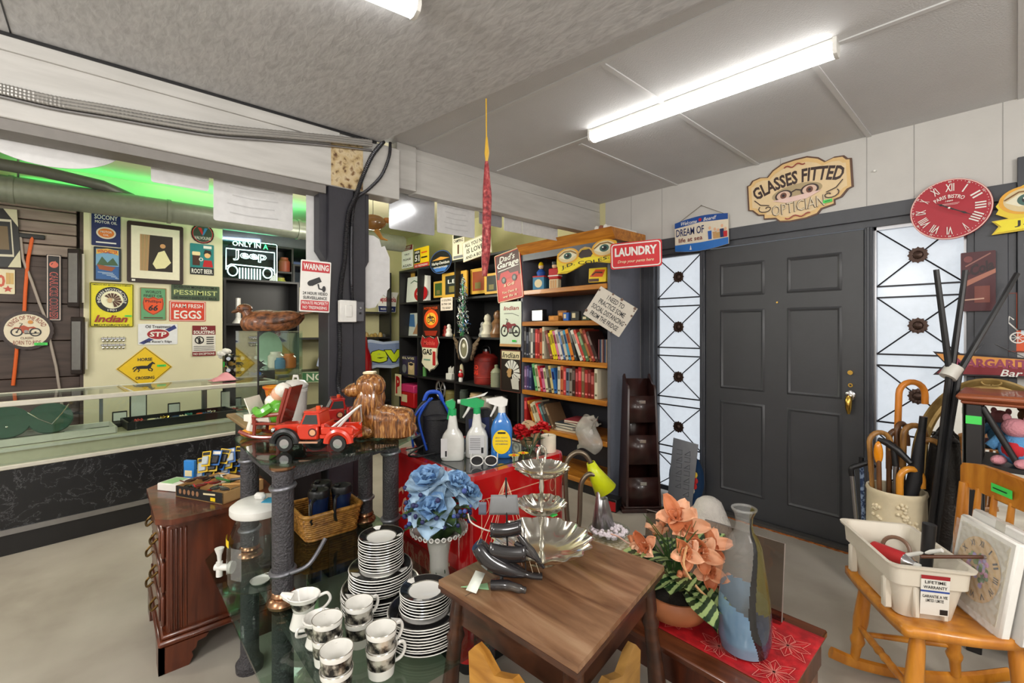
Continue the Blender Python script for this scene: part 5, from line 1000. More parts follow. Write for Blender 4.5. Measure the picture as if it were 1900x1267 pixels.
for(x,y,up) in((-2.11,.45,1),(-1.667,.455,1),(-1.82,.93,1),(-2.12,.95,1),(-1.13,.46,0),(-1.13,.90,0)):
 b=MB();c0=(x+TX,y+TY,0)
 b.lathe([(0,0),(.05,0),(.052,.03),(.038,.05),(.036,.06),(.034,.07),(.034,.44),(0,.44)],HAM,18,c0)
 if up:b.lathe([(.034,.462),(.034,.925),(0,.925)],HAM,18,c0)
 lg=b.build('leg',tb,weld=False)
 if up:
  for z in(.575,.86):
   b=MB();b.tube([(c0[0]+.036*math.cos(a),c0[1]+.036*math.sin(a),z+.003*math.sin(a)) for a in[i*PI/10 for i in range(20)]],.008,mat('pewter_ring',(120,120,126),.4,.7),8,closed=True);b.build('ring',lg)
  b=MB();b.lathe([(.036,.918),(.042,.924),(.042,.932),(0,.934)],BRZ,18,c0);b.lathe([(0,.461),(.046,.461),(.05,.472),(.044,.485),(.036,.49),(.040,.498),(.036,.508),(.034,.51)],BRZ,18,c0);b.build('bronze_cap',lg,weld=False)
b=MB();b.tube(spline([(-1.63+TX,.47+TY,.575),(-1.60+TX,.52+TY,.60),(-1.62+TX,.58+TY,.66)]),.007,mat('pewter_ring'),8);b.build('curled_rod',tb)
TT=.9455
# bearded figurine in a rocking chair
CRZ=R(228)
r_=thing('rocking_figurine','ceramic bearded figurine in green reading in a red rocking chair','figurine',(-2.09,.53,TT),CRZ)
RCH=mat('red_brown_glaze',(140,50,36),.2,coat=.5);GLZ=mat('green_glaze',(96,176,50),.2,coat=.5);SKN=mat('figurine_skin',(226,170,140),.3);WGL=mat('white_glaze',(236,230,218),.15,coat=.5)
b=MB()
for sy in(-.05,.05):
 b.tube(spline([(.11,sy,.03),(.05,sy,.008),(-.04,sy,.008),(-.10,sy,.03)]),.008,RCH,8);b.tube([(.05,sy,.01),(.045,sy,.075)],.007,RCH,8);b.tube([(-.05,sy,.01),(-.05,sy,.08),(-.085,sy,.205)],.008,RCH,8);b.tube([(.055,sy,.09),(-.055,sy,.10)],.009,RCH,8);b.tube([(.05,sy,.06),(.05,sy,.09)],.007,RCH,8)
b.box(-.06,-.055,.055,.06,.055,.066,RCH,.004);b.prism([(-.05,.066),(-.062,.066),(-.105,.21),(-.094,.21)],-.05,.05,RCH);b.build('rocking_chair',r_,weld=False)
b=MB();b.ell((-.025,0,.105),(.045,.05,.055),GLZ,14,10);b.tube(spline([(-.02,.045,.13),(.02,.055,.105),(.055,.03,.115)]),[.02,.02,.02,.02,.02,.019,.019,.018,.018,.017,.016,.016,.015],GLZ,8);b.tube(spline([(-.02,-.045,.13),(.02,-.055,.105),(.055,-.03,.115)]),[.02]*7+[.017]*6,GLZ,8);b.build('coat',r_,weld=False)
b=MB()
for sy in(-.025,.025):b.tube([(-.01,sy,.085),(.06,sy,.085),(.075,sy,.03)],[.026,.024,.02],WGL,8)
b.build('trousers',r_,weld=False)
b=MB()
for sy in(-.025,.025):b.ell((.09,sy,.018),(.032,.018,.016),paint(226,150,40,.2),10,7)
b.build('slippers',r_,weld=False)
b=MB();b.ell((-.03,0,.175),(.034,.03,.034),SKN,14,10);b.ell((.004,0,.172),.008,SKN,8,6);b.build('head',r_,weld=False)
b=MB();b.ell((.0,0,.145),(.03,.03,.03),WGL,12,8);b.ell((-.045,0,.19),(.036,.034,.034),WGL,12,8);b.build('beard_and_hair',r_,weld=False)
b=MB()
for sy in(-.011,.011):b.tube([(.005,sy+.009*math.cos(a),.18+.009*math.sin(a)) for a in[i*PI/6 for i in range(12)]],.0016,GOLD,6,closed=True)
b.build('spectacles',r_,weld=False)
b=MB();b.prism([(.06,.10),(.085,.165),(.089,.165),(.064,.10)],-.055,.055,WGL);b.prism([(.03,.055),(.10,.07),(.10,.095),(.035,.10)],-.035,.035,WGL);b.build('paper',r_,weld=False)
b=MB();vs_,fs_=text_geo('MENT',0)
b.add([(.0885+z*.006,-a*.07,.15+z*.014) for a,z in vs_],fs_,BLACK);b.build('lettering',r_,weld=False)
# tow trucks
TRED=mat('red_truck_enamel',(206,52,28),.22,coat=.4);TRED2=mat('dark_red_truck_enamel',(176,34,30),.25,coat=.4)
def truck(label,loc,rz,k,m_,boom=True):
 r_=thing('toy_tow_truck',label,'toy truck',loc,rz,'red toy tow trucks');r_.scale=(k,k,k)
 b=MB();b.prism([(.155,.045),(.155,.085),(.14,.092),(.05,.098),(.05,.045)],-.032,.032,m_);b.box(-.02,-.05,.04,.06,.05,.098,m_,.006);b.build('hood',r_,weld=False)
 b=MB();b.prism([(.05,.09),(.03,.14),(-.02,.142),(-.028,.09)],-.046,.046,m_);b.box(-.026,-.048,.136,.036,.048,.146,m_,.005);cb=b.build('cab',r_,weld=False)
 b=MB();
 for sy in(-1,1):b.prism([(.04,.098),(.026,.132),(-.014,.132),(-.018,.098)],sy*.0455,sy*.0472,mat('dark_toy_glass',(60,66,66),.1))
 b.add([(.0525,-.036,.098),(.0525,.036,.098),(.0355,.036,.132),(.0355,-.036,.132)],[(0,1,2,3)],mat('dark_toy_glass'));b.build('windows',cb,weld=False)
 b=MB();b.box(-.15,-.05,.045,-.025,.05,.06,m_,.003);b.box(-.15,-.052,.06,-.03,-.04,.088,m_,.004);b.box(-.15,.04,.06,-.03,.052,.088,m_,.004);b.box(-.042,-.05,.06,-.03,.05,.10,m_,.003);b.build('bed',r_,weld=False)
 for x in(.10,-.095):
  for sy in(-1,1):
   b=MB();b.cyl((x,sy*.034,.029),(x,sy*.056,.029),.029,RUB,seg=20);wl=b.build('wheel',r_,weld=False);b=MB();b.cyl((x,sy*.056,.029),(x,sy*.058,.029),.017,CHROME,seg=16);b.build('hubcap',wl)
   b=MB();b.tube([(x+.043*math.cos(a),sy*.05,.03+.043*math.sin(a)) for a in[PI*i/10 for i in range(11)]],.013,BLKPL if x>0 else m_,8);b.build('fender',r_)
 b=MB();b.box(.155,-.045,.03,.163,.045,.045,BLKPL,.003);b.box(.154,-.028,.05,.158,.028,.082,STEEL,.002);b.build('grille',r_,weld=False)
 b=MB()
 for sy in(-1,1):b.ell((.148,sy*.04,.075),(.009,.01,.01),CHROME,10,7)
 b.build('headlights',r_,weld=False)
 b=MB();b.box(-.02,-.056,.03,.05,-.05,.036,paint(200,150,120));b.box(-.02,.05,.03,.05,.056,.036,paint(200,150,120));b.build('running_board',r_)
 if boom:
  b=MB()
  for sy in(-.02,.02):b.cyl((-.045,sy,.07),(-.16,sy*.4,.16),.004,WHTPL,seg=8);b.cyl((-.06,sy,.06),(-.13,sy*.4,.135),.003,WHTPL,seg=6)
  b.tube([(-.16,0,.158),(-.165,0,.1),(-.155,0,.09)],.0025,CHROME,6);b.build('boom',r_,weld=False)
 b=MB();b.cyl((.0,0,.146),(.0,0,.158),.008,ORANGE);b.cyl((.0,-.02,.146),(.0,-.03,.152),.006,CHROME);b.build('beacon',cb,weld=False)
 b=MB()
 for sy in(-1,1):
  b.T=Matrix.Identity(4);b.add([(-.0+.016*math.cos(a),sy*.0504,.068+.016*math.sin(a)) for a in[i*PI/8 for i in range(16)]],[tuple(range(16))],paint(90,20,16));b.add([(-.0+.011*math.cos(a),sy*.0508,.068+.011*math.sin(a)) for a in[i*PI/8 for i in range(16)]],[tuple(range(16))],paint(214,160,120))
  vs_,fs_=text_geo('24',0);b.add([(-.075-sy*a*-.022,sy*.0525,.076+z*.014) for a,z in vs_],fs_,paint(70,20,16))
 b.build('door_emblem',r_,weld=False)
 return r_
truck('front red toy tow truck with a white boom on the glass table',(-1.765,.605,TT),CRZ,1.0,TRED)
truck('second red toy truck behind the front tow truck',(-2.07,.80,TT),CRZ+R(28),.95,TRED2,True)
# spaniel figurine
DOG=ramp_mat('streaked_brown_glaze',[(.3,(70,38,16)),(.5,(140,86,40)),(.68,(196,142,80))],14,6,(6,6,1.4),.16,.35,.6,coat=.6)
r_=thing('dog_figurine','shiny streaky brown ceramic long-haired dog on the glass table','figurine',(-1.765,.865,TT),CRZ)
b=MB();b.tube(spline([(-.125,0,.055),(-.09,0,.06),(-.03,0,.064),(.02,0,.075),(.05,0,.105),(.055,0,.15),(.05,0,.19)],5),[.028,.045,.055,.06,.062,.063,.064,.064,.065,.065,.066,.067,.067,.067,.067,.067,.067,.066,.065,.064,.063,.062,.06,.058,.056,.054,.052,.05,.049,.048,.047],DOG,22)
b.ell((.05,0,.212),(.062,.056,.054),DOG,20,14);b.ell((.112,0,.196),(.05,.034,.030),DOG,16,10,(0,.22,0));b.ell((.07,0,.035),(.075,.07,.042),DOG,18,10);b.ell((-.05,0,.035),(.095,.066,.045),DOG,18,10);b.ell((.085,0,.12),(.035,.05,.06),DOG,16,10)
for k in range(14):
 a_=-1.4+2.8*k/13;b.tube([(.04+.03*math.cos(a_),.06*math.sin(a_),.19),(.06+.055*math.cos(a_),.075*math.sin(a_),.11),(.06+.06*math.cos(a_),.078*math.sin(a_),.03)],[.010,.013,.006],DOG,6)
 x_=-.11+.13*k/13
 for sy in(-1,1):e_=.62+.38*min(1,k/4);b.tube([(x_,sy*.03*e_,.115*(.8+.2*e_)),(x_-.01,sy*.062*e_,.075),(x_-.012,sy*.066*e_,.012)],[.008,.011,.006],DOG,6)
body=b.build('body',r_,weld=False)
for sy in(-1,1):
 b=MB();b.ell((.04,sy*.055,.175),(.032,.016,.072),DOG,14,10,(sy*-.15,.1,0))
 for k in range(4):b.tube([(.02+.014*k,sy*.06,.2),(.018+.016*k,sy*.076,.15),(.02+.016*k,sy*.074,.105)],[.007,.010,.004],DOG,6)
 b.build('ear',r_,weld=False)
 b=MB();b.ell((.1,sy*.026,.224),.007,BLACK,8,6);b.build('eye',r_)
b=MB();b.ell((.160,0,.192),(.010,.012,.009),BROWN,10,7);b.build('nose',r_)
b=MB();b.box(.03,-.025,.262,.075,.025,.272,CREAM,.003);b.build('bow',r_)
# white bin vase
GRYW=mat('speckled_white_ceramic',(214,212,206),.3,bump=.1)
r_=thing('bin_vase','white rubbish-bin shaped ceramic pot behind the rocking figurine','pot',(-2.655,.79,.8205),R(30));r_.scale=(.9,.9,1.42)
b=MB();b.lathe([(0,0),(.05,0),(.052,.005),(.058,.06),(.064,.16),(.068,.165),(.068,.175),(.06,.18),(0,.18)],GRYW,28,wob=lambda a,z:.03*math.cos(14*a) if.006<z<.162 else 0);b.build('pot',r_)
b=MB();b.lathe([(.07,.18),(.072,.188),(.05,.205),(0,.21)],GRYW,24);b.tube([(-.02,0,.206),(-.015,0,.222),(.015,0,.222),(.02,0,.206)],.006,GRYW);b.build('lid',r_,weld=False)
b=MB();b.ell((-.066,.0,.17),(.012,.02,.03),ORANGE,10,7);b.build('bird_detail',r_)
lathed('amber_vase','small red and yellow glass vase behind the rocking figurine','vase',(-2.76,.70,.8205),[(0,0),(.03,0),(.035,.06),(.025,.17),(.04,.24),(.05,.25),(.05,.26),(0,.23)],ramp_mat('amberina_glass',[(.3,(226,180,40)),(.6,(220,70,30))],4,1,(1,1,6),.1))
# ------------------------------------------------------------------ lower glass shelf: dispenser, basket, china
LT=.4605
r_=thing('drink_dispenser','clear plastic drink dispenser with a white lid and tap','dispenser',(-1.868,.432,LT),R(228))
CLR=glass('clear_acrylic',(238,242,240),.04,1.3)
pr=[(.075,0),(.1,.01),(.106,.035),(.106,.10),(.104,.15),(.096,.19),(.084,.225),(.078,.245),(.082,.26),(.088,.27)]
b=MB();b.lathe([(0,.001)]+pr,CLR,32);b.build('jar',r_)
b=MB();b.lathe([(.0,.004),(.03,.004),(.034,.01)],WHTPL,20);b.build('base_ring',r_)
b=MB();b.lathe([(.094,.262),(.098,.268),(.098,.288),(.085,.298),(.05,.303),(0,.304)],WHTPL,32);ld=b.build('lid',r_);b=MB();b.box(-.02,-.012,.304,.02,.012,.33,WHTPL,.008);b.build('lid_knob',ld);b=MB();b.box(-.06,-.02,.3035,-.02,.03,.3055,paint(40,150,190));b.build('tape',ld)
b=MB();b.cyl((.10,0,.055),(.165,0,.055),.012,WHTPL);b.cyl((.15,0,.075),(.15,0,.022),.011,WHTPL);b.lathe([(.006,.075),(.008,.1),(.016,.125),(0,.126)],WHTPL,12,(.15,0,0));b.cyl((.1,0,.055),(.112,0,.055),.022,WHTPL);b.build('tap',r_,weld=False)
b=MB();b.add([(.107*math.cos(a),.107*math.sin(a),z) for z in(.165,.19) for a in[R(15+8*i) for i in range(6)]],[(i,i+1,i+7,i+6) for i in range(5)],YEL);b.build('price_sticker',r_)
b=MB();b.add([(.1065*math.cos(a),.1065*math.sin(a),z) for z in(.06,.17) for a in[R(62+5*i) for i in range(6)]],[(i,i+1,i+7,i+6) for i in range(5)],frost('measure_print_film',(150,152,150),.4));b.build('measure_print',r_)
WICK=ramp_mat('golden_wicker',[(.3,(120,74,24)),(.6,(196,140,62)),(.8,(224,176,96))],40,4,rough=.45)
r_=thing('wicker_basket','golden wicker basket of travel mugs on the lower glass shelf','basket',(-2.165,.775,LT))
bw,bd,bh=.115,.128,.12
def rect_ring(k,z):return[(x*k,y*k,z) for x,y in rrect(-bw,-bd,bw,bd,.03,5)]
b=MB()
for i in range(11):
 z=.008+.0098*i;P_=rect_ring(.86+.14*i/10,z);pts=[]
 for j in range(len(P_)):
  p0=Vector(P_[j]);p1=Vector(P_[(j+1)%len(P_)]);seg_=max(1,int((p1-p0).length/.018))
  for q in range(seg_):pts.append(p0.lerp(p1,q/seg_))
 pts=[p*(1+.016*(1 if(j+i)%2 else-1)) for j,p in enumerate(pts)];pts=[Vector((p.x,p.y,z)) for p in pts]
 b.tube(pts,.0052,WICK,6,closed=True)
b.box(-bw*.84,-bd*.84,0,bw*.84,bd*.84,.006,WICK);b.build('weave',r_,weld=False)
b=MB();b.tube(rect_ring(1.03,.116),.009,WICK,8,closed=True);b.tube(rect_ring(.88,.006),.006,WICK,8,closed=True);b.build('rim',r_,weld=False)
MUGB=mat('dark_blue_enamel',(24,44,86),.25,.3)
for k,(dx,dy) in enumerate([(.045,-.045),(.055,.055),(-.05,.0)]):
 m_=thing('travel_mug',['dark blue travel mug with a grey picture, front left in the basket','dark blue travel mug at the right of the basket','dark travel mug at the back of the basket'][k],'mug',(-2.165+dx,.775+dy,LT+.0065),R(-40),'travel mugs in the basket')
 b=MB();b.lathe([(0,0),(.035,0),(.04,.13),(.044,.17),(0,.17)],MUGB if k<2 else BLKPL,22);b.build('body',m_);b=MB();b.lathe([(.046,.168),(.047,.19),(.042,.2),(.038,.196),(0,.196)],BLKPL,22);b.box(-.014,-.03,.196,.014,-.008,.208,BLKPL,.003);b.build('lid',m_,weld=False)
 b=MB();b.tube(spline([(.042,0,.17),(.085,0,.16),(.085,0,.08),(.04,0,.05)]),.007,BLKPL,8);b.build('handle',m_)
 if k==0:b=MB();b.add([(.0425*math.cos(a),.0425*math.sin(a),z) for z in(.07,.14) for a in[R(-130+16*i) for i in range(6)]],[(i,i+1,i+7,i+6) for i in range(5)],paint(170,170,170));b.build('picture',m_)
PLB=mat('black_rim_band',(26,25,26),.15,coat=.4);PLG=mat('silver_rim_line',(190,186,176),.2,.8)
def plate_mesh(rad,cup=.006):
 b=MB()
 b.lathe([(0,.002),(rad*.55,.002),(rad*.57,.0)],CERAM,36);b.lathe([(rad*.57,0),(rad*.97,.0105)],PLB,36);b.lathe([(rad*.97,.0105),(rad,.0125),(rad*.985,.0145)],CERAM,36)
 b.lathe([(rad*.985,.0145),(rad*.955,.0138)],PLG,36);b.lathe([(rad*.955,.0138),(rad*.68,.0075)],PLB,36);b.lathe([(rad*.68,.0075),(rad*.64,.006)],PLG,36);b.lathe([(rad*.64,.006),(rad*.55,.0035),(0,.0035)],CERAM,36)
 for k in range(3):
  a0=.4+2.09*k
  b.add([(rad*q*math.cos(a0+a),rad*q*math.sin(a0+a),.0082+(q-.68)*.0245) for q,a in((.70,-.1),(.93,-.22),(.95,.05),(.90,.2),(.72,.12))],[(0,1,2,3,4)],CERAM)
 return b
def plate_stack(cx,cy,groups,where,jit):
 z=LT;rnd=random.Random(jit)
 for(kind,nm,rad,n_,pitch) in groups:
  proto=None
  for k in range(n_):
   lab='%s %s from the bottom of its size in the %s china stack'%(ORD[k],kind,where)
   if proto is None:proto=o=plate_mesh(rad).build(nm,weld=False);
   else:o=proto.copy();COL.objects.link(o)
   o.location=(cx+rnd.uniform(-.002,.002),cy+rnd.uniform(-.002,.002),z);o.rotation_euler=(0,0,rnd.random()*6)
   tag(o,lab,'plate','%ss in the %s china stack'%(kind,where));z+=pitch
  z+=.002
 return z
zt1=plate_stack(-1.44,.70,[('dinner plate','dinner_plate',.128,8,.0085),('salad plate','salad_plate',.104,7,.0085),('saucer','saucer',.074,12,.0085)],'rear',1)
zt2=plate_stack(-1.205,.73,[('dinner plate','dinner_plate',.112,10,.0082),('small bowl','small_bowl',.077,7,.0082)],'front',2)
CUPB=ramp_mat('silver_black_floral_band',[(.42,(40,38,38)),(.5,(120,114,104)),(.6,(214,208,196))],34,5,rough=.14,metal=.4)
def cup(label,loc,rz,nm='coffee_cup',grp='floral coffee cups'):
 r_=thing(nm,label,'cup',loc,rz,grp)
 b=MB();b.lathe([(0,.002),(.03,0),(.034,.004),(.037,.03)],CERAM,28);b.lathe([(.0395,.062),(.041,.075),(.0405,.0765),(.0385,.075),(.034,.02),(.03,.008),(0,.007)],CERAM,28);b.build('bowl',r_,weld=False)
 b=MB();b.lathe([(.037,.03),(.0395,.062)],CUPB,28);b.build('floral_band',r_);b=MB();b.tube([(.0405*math.cos(a),.0405*math.sin(a),.0762) for a in[i*PI/14 for i in range(28)]],.0012,PLG,5,closed=True);b.build('silver_rim',r_)
 b=MB();b.tube(spline([(.038,0,.064),(.058,0,.068),(.066,0,.05),(.056,0,.028),(.036,0,.022)],5),.0045,CERAM,8);b.build('handle',r_)
 return r_
for lab,x,y,st,rz in[('farthest coffee cup, beside the rear china stack',-1.305,.565,1,100),('left coffee cup beside the sugar bowl',-1.292,.468,1,170),('lower of the two stacked coffee cups at the right',-1.150,.56,0,80),('upper of the two stacked coffee cups at the right',-1.150,.56,2,95),('nearest coffee cup at the bottom edge, lower of its pair',-1.152,.44,0,190),('nearest coffee cup at the bottom edge, upper of its pair',-1.152,.44,2,160),('lower coffee cup under the cup beside the rear stack',-1.305,.565,0,120),('lower coffee cup under the cup by the sugar bowl',-1.292,.468,0,150)]:
 cup(lab,(x,y,LT+{0:0,1:.048,2:.048}[st]),R(rz))
r_=thing('cream_jug','white cream jug with a dark floral band, by the bronze foot','jug',(-1.50,.47,LT),R(-125))
b=MB();b.lathe([(0,.002),(.034,0),(.036,.004),(.03,.03),(.026,.052)],CERAM,28,sx=1.15);b.lathe([(.036,.084),(.042,.098),(.04,.1),(.036,.094),(.026,.05),(0,.02)],CERAM,28,sx=1.2);b.build('body',r_,weld=False)
b=MB();b.lathe([(.026,.052),(.030,.066),(.036,.084)],CUPB,28,sx=1.17);b.build('floral_band',r_);b=MB();b.tube([(.035,0,.09),(.055,0,.098),(.068,0,.106)],[.016,.012,.005],CERAM,8);b.build('spout',r_);b=MB();b.tube(spline([(-.044,0,.09),(-.07,0,.10),(-.08,0,.08),(-.062,0,.055),(-.034,0,.045)],5),.0045,CERAM,8);b.build('handle',r_)
r_=thing('sugar_bowl','white lidded sugar bowl with a dark floral band','bowl',(-1.385,.475,LT),R(100))
b=MB();b.lathe([(0,.002),(.033,0),(.036,.006),(.03,.03)],CERAM,28);b.lathe([(.041,.07),(.044,.08),(.040,.082),(.034,.07),(.02,.066),(0,.066)],CERAM,28);b.build('body',r_,weld=False);b=MB();b.lathe([(.03,.03),(.037,.05),(.041,.07)],CUPB,28);b.build('floral_band',r_)
for sg_ in(-1,1):b=MB();b.tube(spline([(sg_*.04,0,.07),(sg_*.06,0,.075),(sg_*.064,0,.055),(sg_*.036,0,.045)],5),.0042,CERAM,8);b.build('handle',r_)
# blue silk roses
r_=thing('flower_vase','flared white vase of pale blue silk roses','vase of flowers',(-1.43,.925,LT))
PRL=mat('pearl_white_vase',(222,220,214),.22,coat=.4)
b=MB();b.lathe([(0,0),(.04,0),(.041,.006),(.034,.05),(.035,.10),(.045,.15),(.065,.175),(.098,.192),(.10,.195),(.094,.196),(.06,.18),(.036,.14),(0,.12)],PRL,36);b.build('vase',r_)
b=MB()
for k in range(30):
 a=2*PI*k/30;b.tube([(.104*math.cos(a)+.007*math.cos(t_)*-math.sin(a),.104*math.sin(a)+.007*math.cos(t_)*math.cos(a),.197+.007*math.sin(t_)) for t_ in[i*PI/4 for i in range(8)]],.0022,PRL,5,closed=True)
b.build('pierced_rim',r_,weld=False)
b=MB()
for k in range(7):
 a=k*.9;b.add([(.034*math.cos(a)*1.05+.006*math.cos(q),.0345*math.sin(a)*1.05,.05+.012*math.sin(k*2)+.008*math.sin(q)) for q in[i*PI/3 for i in range(6)]],[tuple(range(6))],paint(190,150,120) if k%2 else paint(70,90,70))
b.build('floral_decal',r_,weld=False)
def petal(b,c,a,tilt_,ln,wd,m_,curl=.35):
 T0=b.T;b.T=T0@Matrix.Translation(c)@Matrix.Rotation(a,4,'Z')@Matrix.Rotation(-tilt_,4,'Y')
 b.grid(lambda u,v:(ln*u,(v-.5)*wd*(math.sin(PI*(.12+.82*u))**.7),ln*(.55*(v-.5)**2*1.6-curl*u*u*.6)+.003*math.sin(9*v+5*u)),6,6,m_);b.T=T0
def rose(b,c,rad,m1,m2,tilt=(0,0)):
 T0=b.T;b.T=T0@Matrix.Translation(c)@Matrix.Rotation(tilt[1],4,'Z')@Matrix.Rotation(tilt[0],4,'Y')
 for ring,(n_,tl,ln,wd) in enumerate([(3,1.45,.5,.6),(4,1.2,.68,.85),(5,.85,.9,1.15),(5,.45,1.1,1.35),(5,.12,1.15,1.3)]):
  for k in range(n_):petal(b,(.05*rad*math.cos(2*PI*k/n_+ring),.05*rad*math.sin(2*PI*k/n_+ring),-.12*rad*ring),2*PI*k/n_+ring*.6,tl,rad*ln,rad*wd,m1 if ring>2 else m2)
 b.T=T0
LB=mat('pale_blue_silk',(178,206,228),.6,var=.12,scale=30);LB2=mat('deep_blue_silk',(126,166,208),.6,var=.15,scale=30)
DKL=ramp_mat('dark_silk_leaf',[(.4,(32,54,30)),(.6,(74,100,52)),(.75,(130,150,86))],20,4,rough=.5)
for k,(c,rad,tl,m1,m2) in enumerate([((-.035,-.03,.375),.078,(.35,R(-70)),LB,LB2),((.03,-.05,.29),.078,(.6,R(-45)),LB,LB2),((.03,.06,.36),.06,(.5,R(0)),LB,LB2),((.075,.085,.33),.05,(.7,R(20)),LB,LB2),((-.075,-.06,.28),.05,(.9,R(-120)),LB,LB2),((-.09,.0,.33),.05,(.6,R(180)),LB,LB2)]):
 b=MB();rose(b,c,rad,m1,m2,tl);b.build('rose',r_,weld=False)
b=MB();rnd=random.Random(12)
for k in range(60):
 a=rnd.random()*6.28;q=.09+.05*rnd.random();b.ell((q*math.cos(a),q*math.sin(a),.24+.12*rnd.random()),.006+.004*rnd.random(),paint(40,44,90) if k%3 else paint(70,90,160),7,5)
b.build('berries',r_,weld=False)
def leaf(b,c,a,tilt_,ln,wd,m_,droop=.4):
 T0=b.T;b.T=T0@Matrix.Translation(c)@Matrix.Rotation(a,4,'Z')@Matrix.Rotation(-tilt_,4,'Y')
 b.grid(lambda u,v:(ln*u,(v-.5)*wd*math.sin(PI*min(1,.06+.94*u))**.8,abs(v-.5)*wd*.25-droop*ln*u*u),7,4,m_);b.T=T0
for k in range(16):
 a=k*2.4;b=MB();leaf(b,(.05*math.cos(a),.05*math.sin(a),.235+.02*(k%3)),a,.15+.2*(k%3),.085,.05,DKL);b.build('leaf',r_)
b=MB();b.lathe([(0,.15),(.05,.18),(.075,.23),(.06,.28),(0,.32)],DKL,14,wob=lambda a,z:.15*math.sin(5*a));b.build('stems',r_)
# ------------------------------------------------------------------ red drink cooler and what stands on it
CRED=mat('cooler_red_enamel',(186,16,22),.12,coat=.6,var=.02)
ck=thing('drinks_cooler','glossy red drinks cooler chest with a dark glass top','cooler',(-1.75,1.36,0));cw,cd=.30,.30
def rbox(x0,y0,x1,y1,z0,z1,r,m_):
 b=MB();b.prism(rrect(x0,y0,x1,y1,r,6),z0,z1,m_,'xy');return b
rbox(-cw,-cd,cw,cd,.06,.785,.05,CRED).build('body',ck);rbox(-cw+.02,-cd+.02,cw-.02,cd-.02,0,.06,.04,BLKPL).build('plinth',ck)
b=MB();o_=rrect(-cw,-cd,cw,cd,.05,6);i_=rrect(-cw+.035,-cd+.035,cw-.035,cd-.035,.03,6);N=len(o_)
b.add([(x,y,.785) for x,y in o_]+[(x*.99,y*.99,.803) for x,y in o_]+[(x,y,.803) for x,y in i_],[(i,(i+1)%N,N+(i+1)%N,N+i) for i in range(N)]+[(N+i,N+(i+1)%N,2*N+(i+1)%N,2*N+i) for i in range(N)],CRED);b.build('rim',ck)
rbox(-cw+.03,-cd+.03,cw-.03,cd-.03,.786,.800,.03,mat('grey_edge_trim',(96,98,100),.25,.5)).build('lid_frame',ck)
rbox(-cw+.055,-cd+.055,cw-.055,cd-.055,.787,.802,.02,mat('dark_glass_top',(44,46,48),.06,coat=.5)).build('lid_glass',ck)
CR2=paint(226,170,140)
b=MB()
def stripe(pts,wid=.004):
 P_=[Vector(p) for p in pts]
 for i in range(len(P_)-1):
  d_=(P_[i+1]-P_[i]).normalized();n_=Vector((1,0,0)).cross(d_)*wid/2;b.add([P_[i]+n_,P_[i]-n_,P_[i+1]-n_,P_[i+1]+n_],[(0,1,2,3)],CR2)
e_=cw+.0008;stripe([(e_,-.22,.70),(e_,.22,.70)]);stripe([(e_,-.22,.70),(e_,-.22,.2)]);stripe([(e_,.22,.70),(e_,.22,.2)])
for yy in(-.2,.2):stripe([(e_,yy+.018*math.cos(a),.67+.03*math.sin(a)) for a in[i*PI/8 for i in range(17)]],.003)
b.build('pinstripe',ck,weld=False)
b=MB();vs_,fs_=text_geo('Coca-Cola',.0);b.add([(-.08+a*.36+.35*z*.1,-cd-.0008,.58+z*.13) for a,z in vs_],fs_,CR2);b.build('lettering',ck,weld=False)
CT_=.8035
def spray(label,px,c_body,c_trig,kind,rz=48.,nozzle=1):
 t_=at(px[0],px[1],Z=.80);r_=thing('spray_bottle',label,'spray bottle',(t_.x,t_.y,CT_),R(rz))
 bm_=c_body
 b=MB();n_=20
 prof={'w':[(0,.048,.03),(.006,.052,.032),(.09,.051,.032),(.115,.042,.03),(.14,.024,.022),(.19,.017,.017),(.2,.016,.016)],'b':[(0,.044,.028),(.008,.05,.032),(.07,.048,.031),(.13,.05,.032),(.165,.04,.028),(.19,.022,.02),(.205,.016,.016)]}[kind]
 def f(u,v):
  a=2*PI*u;i=min(int(v*(len(prof)-1)),len(prof)-2);t=v*(len(prof)-1)-i
  z,rx,ry=[prof[i][k]*(1-t)+prof[i+1][k]*t for k in range(3)];ca,sa=math.cos(a),math.sin(a);e=.55
  return(rx*abs(ca)**e*(1 if ca>0 else-1),ry*abs(sa)**e*(1 if sa>0 else-1),z)
 b.grid(f,28,len(prof)*2-2,bm_,cu=True);b.build('bottle',r_)
 return r_
MILKY=frost('milky_plastic',(226,226,220),.82)
def trigger(r_,z,m1,m2,dirx,dirz=0.):
 b=MB();b.cyl((0,0,z),(0,0,z+.03),.017,m1);b.build('collar',r_)
 b=MB();d=dirx
 b.prism([(-d*.035,z+.06),(-d*.03,z+.035),(0,z+.028),(d*.02,z+.03),(d*.075,z+.045),(d*.075,z+.066),(d*.0,z+.075)],-.013,.013,m1)
 b.build('head',r_)
 b=MB();b.cyl((d*.075,0,z+.056),(d*.09,0,z+.056),.010,m2,seg=8);b.build('nozzle',r_)
 b=MB();b.tube([(d*.03,0,z+.04),(d*.045,0,z+.012),(d*.065,0,z-.018)],[.007,.006,.004],m2,8);b.build('trigger',r_)
 if m1 is not m2:b=MB();b.prism([(-d*.05,z+.10),(-d*.035,z+.085),(d*.06,z+.066),(d*.0,z+.082)],-.010,.010,m2);b.build('top_cover',r_)
TG=mat('green_trigger_plastic',(30,160,90),.35)
r_=spray('left spray bottle, milky white with a green head seen end-on',(840,853),MILKY,None,'w');trigger(r_,.198,TG,TG,-.35);part('liquid',r_,mat('cloudy_liquid',(200,198,186),.4),(-.042,-.026,.004,.042,.026,.062),b=.01)
b=MB();b.box(-.049,-.0325,.015,-.020,-.0318,.10,paint(214,214,214));b.box(-.03,-.0332,.02,-.022,-.0326,.045,BLACK);b.build('label',r_)
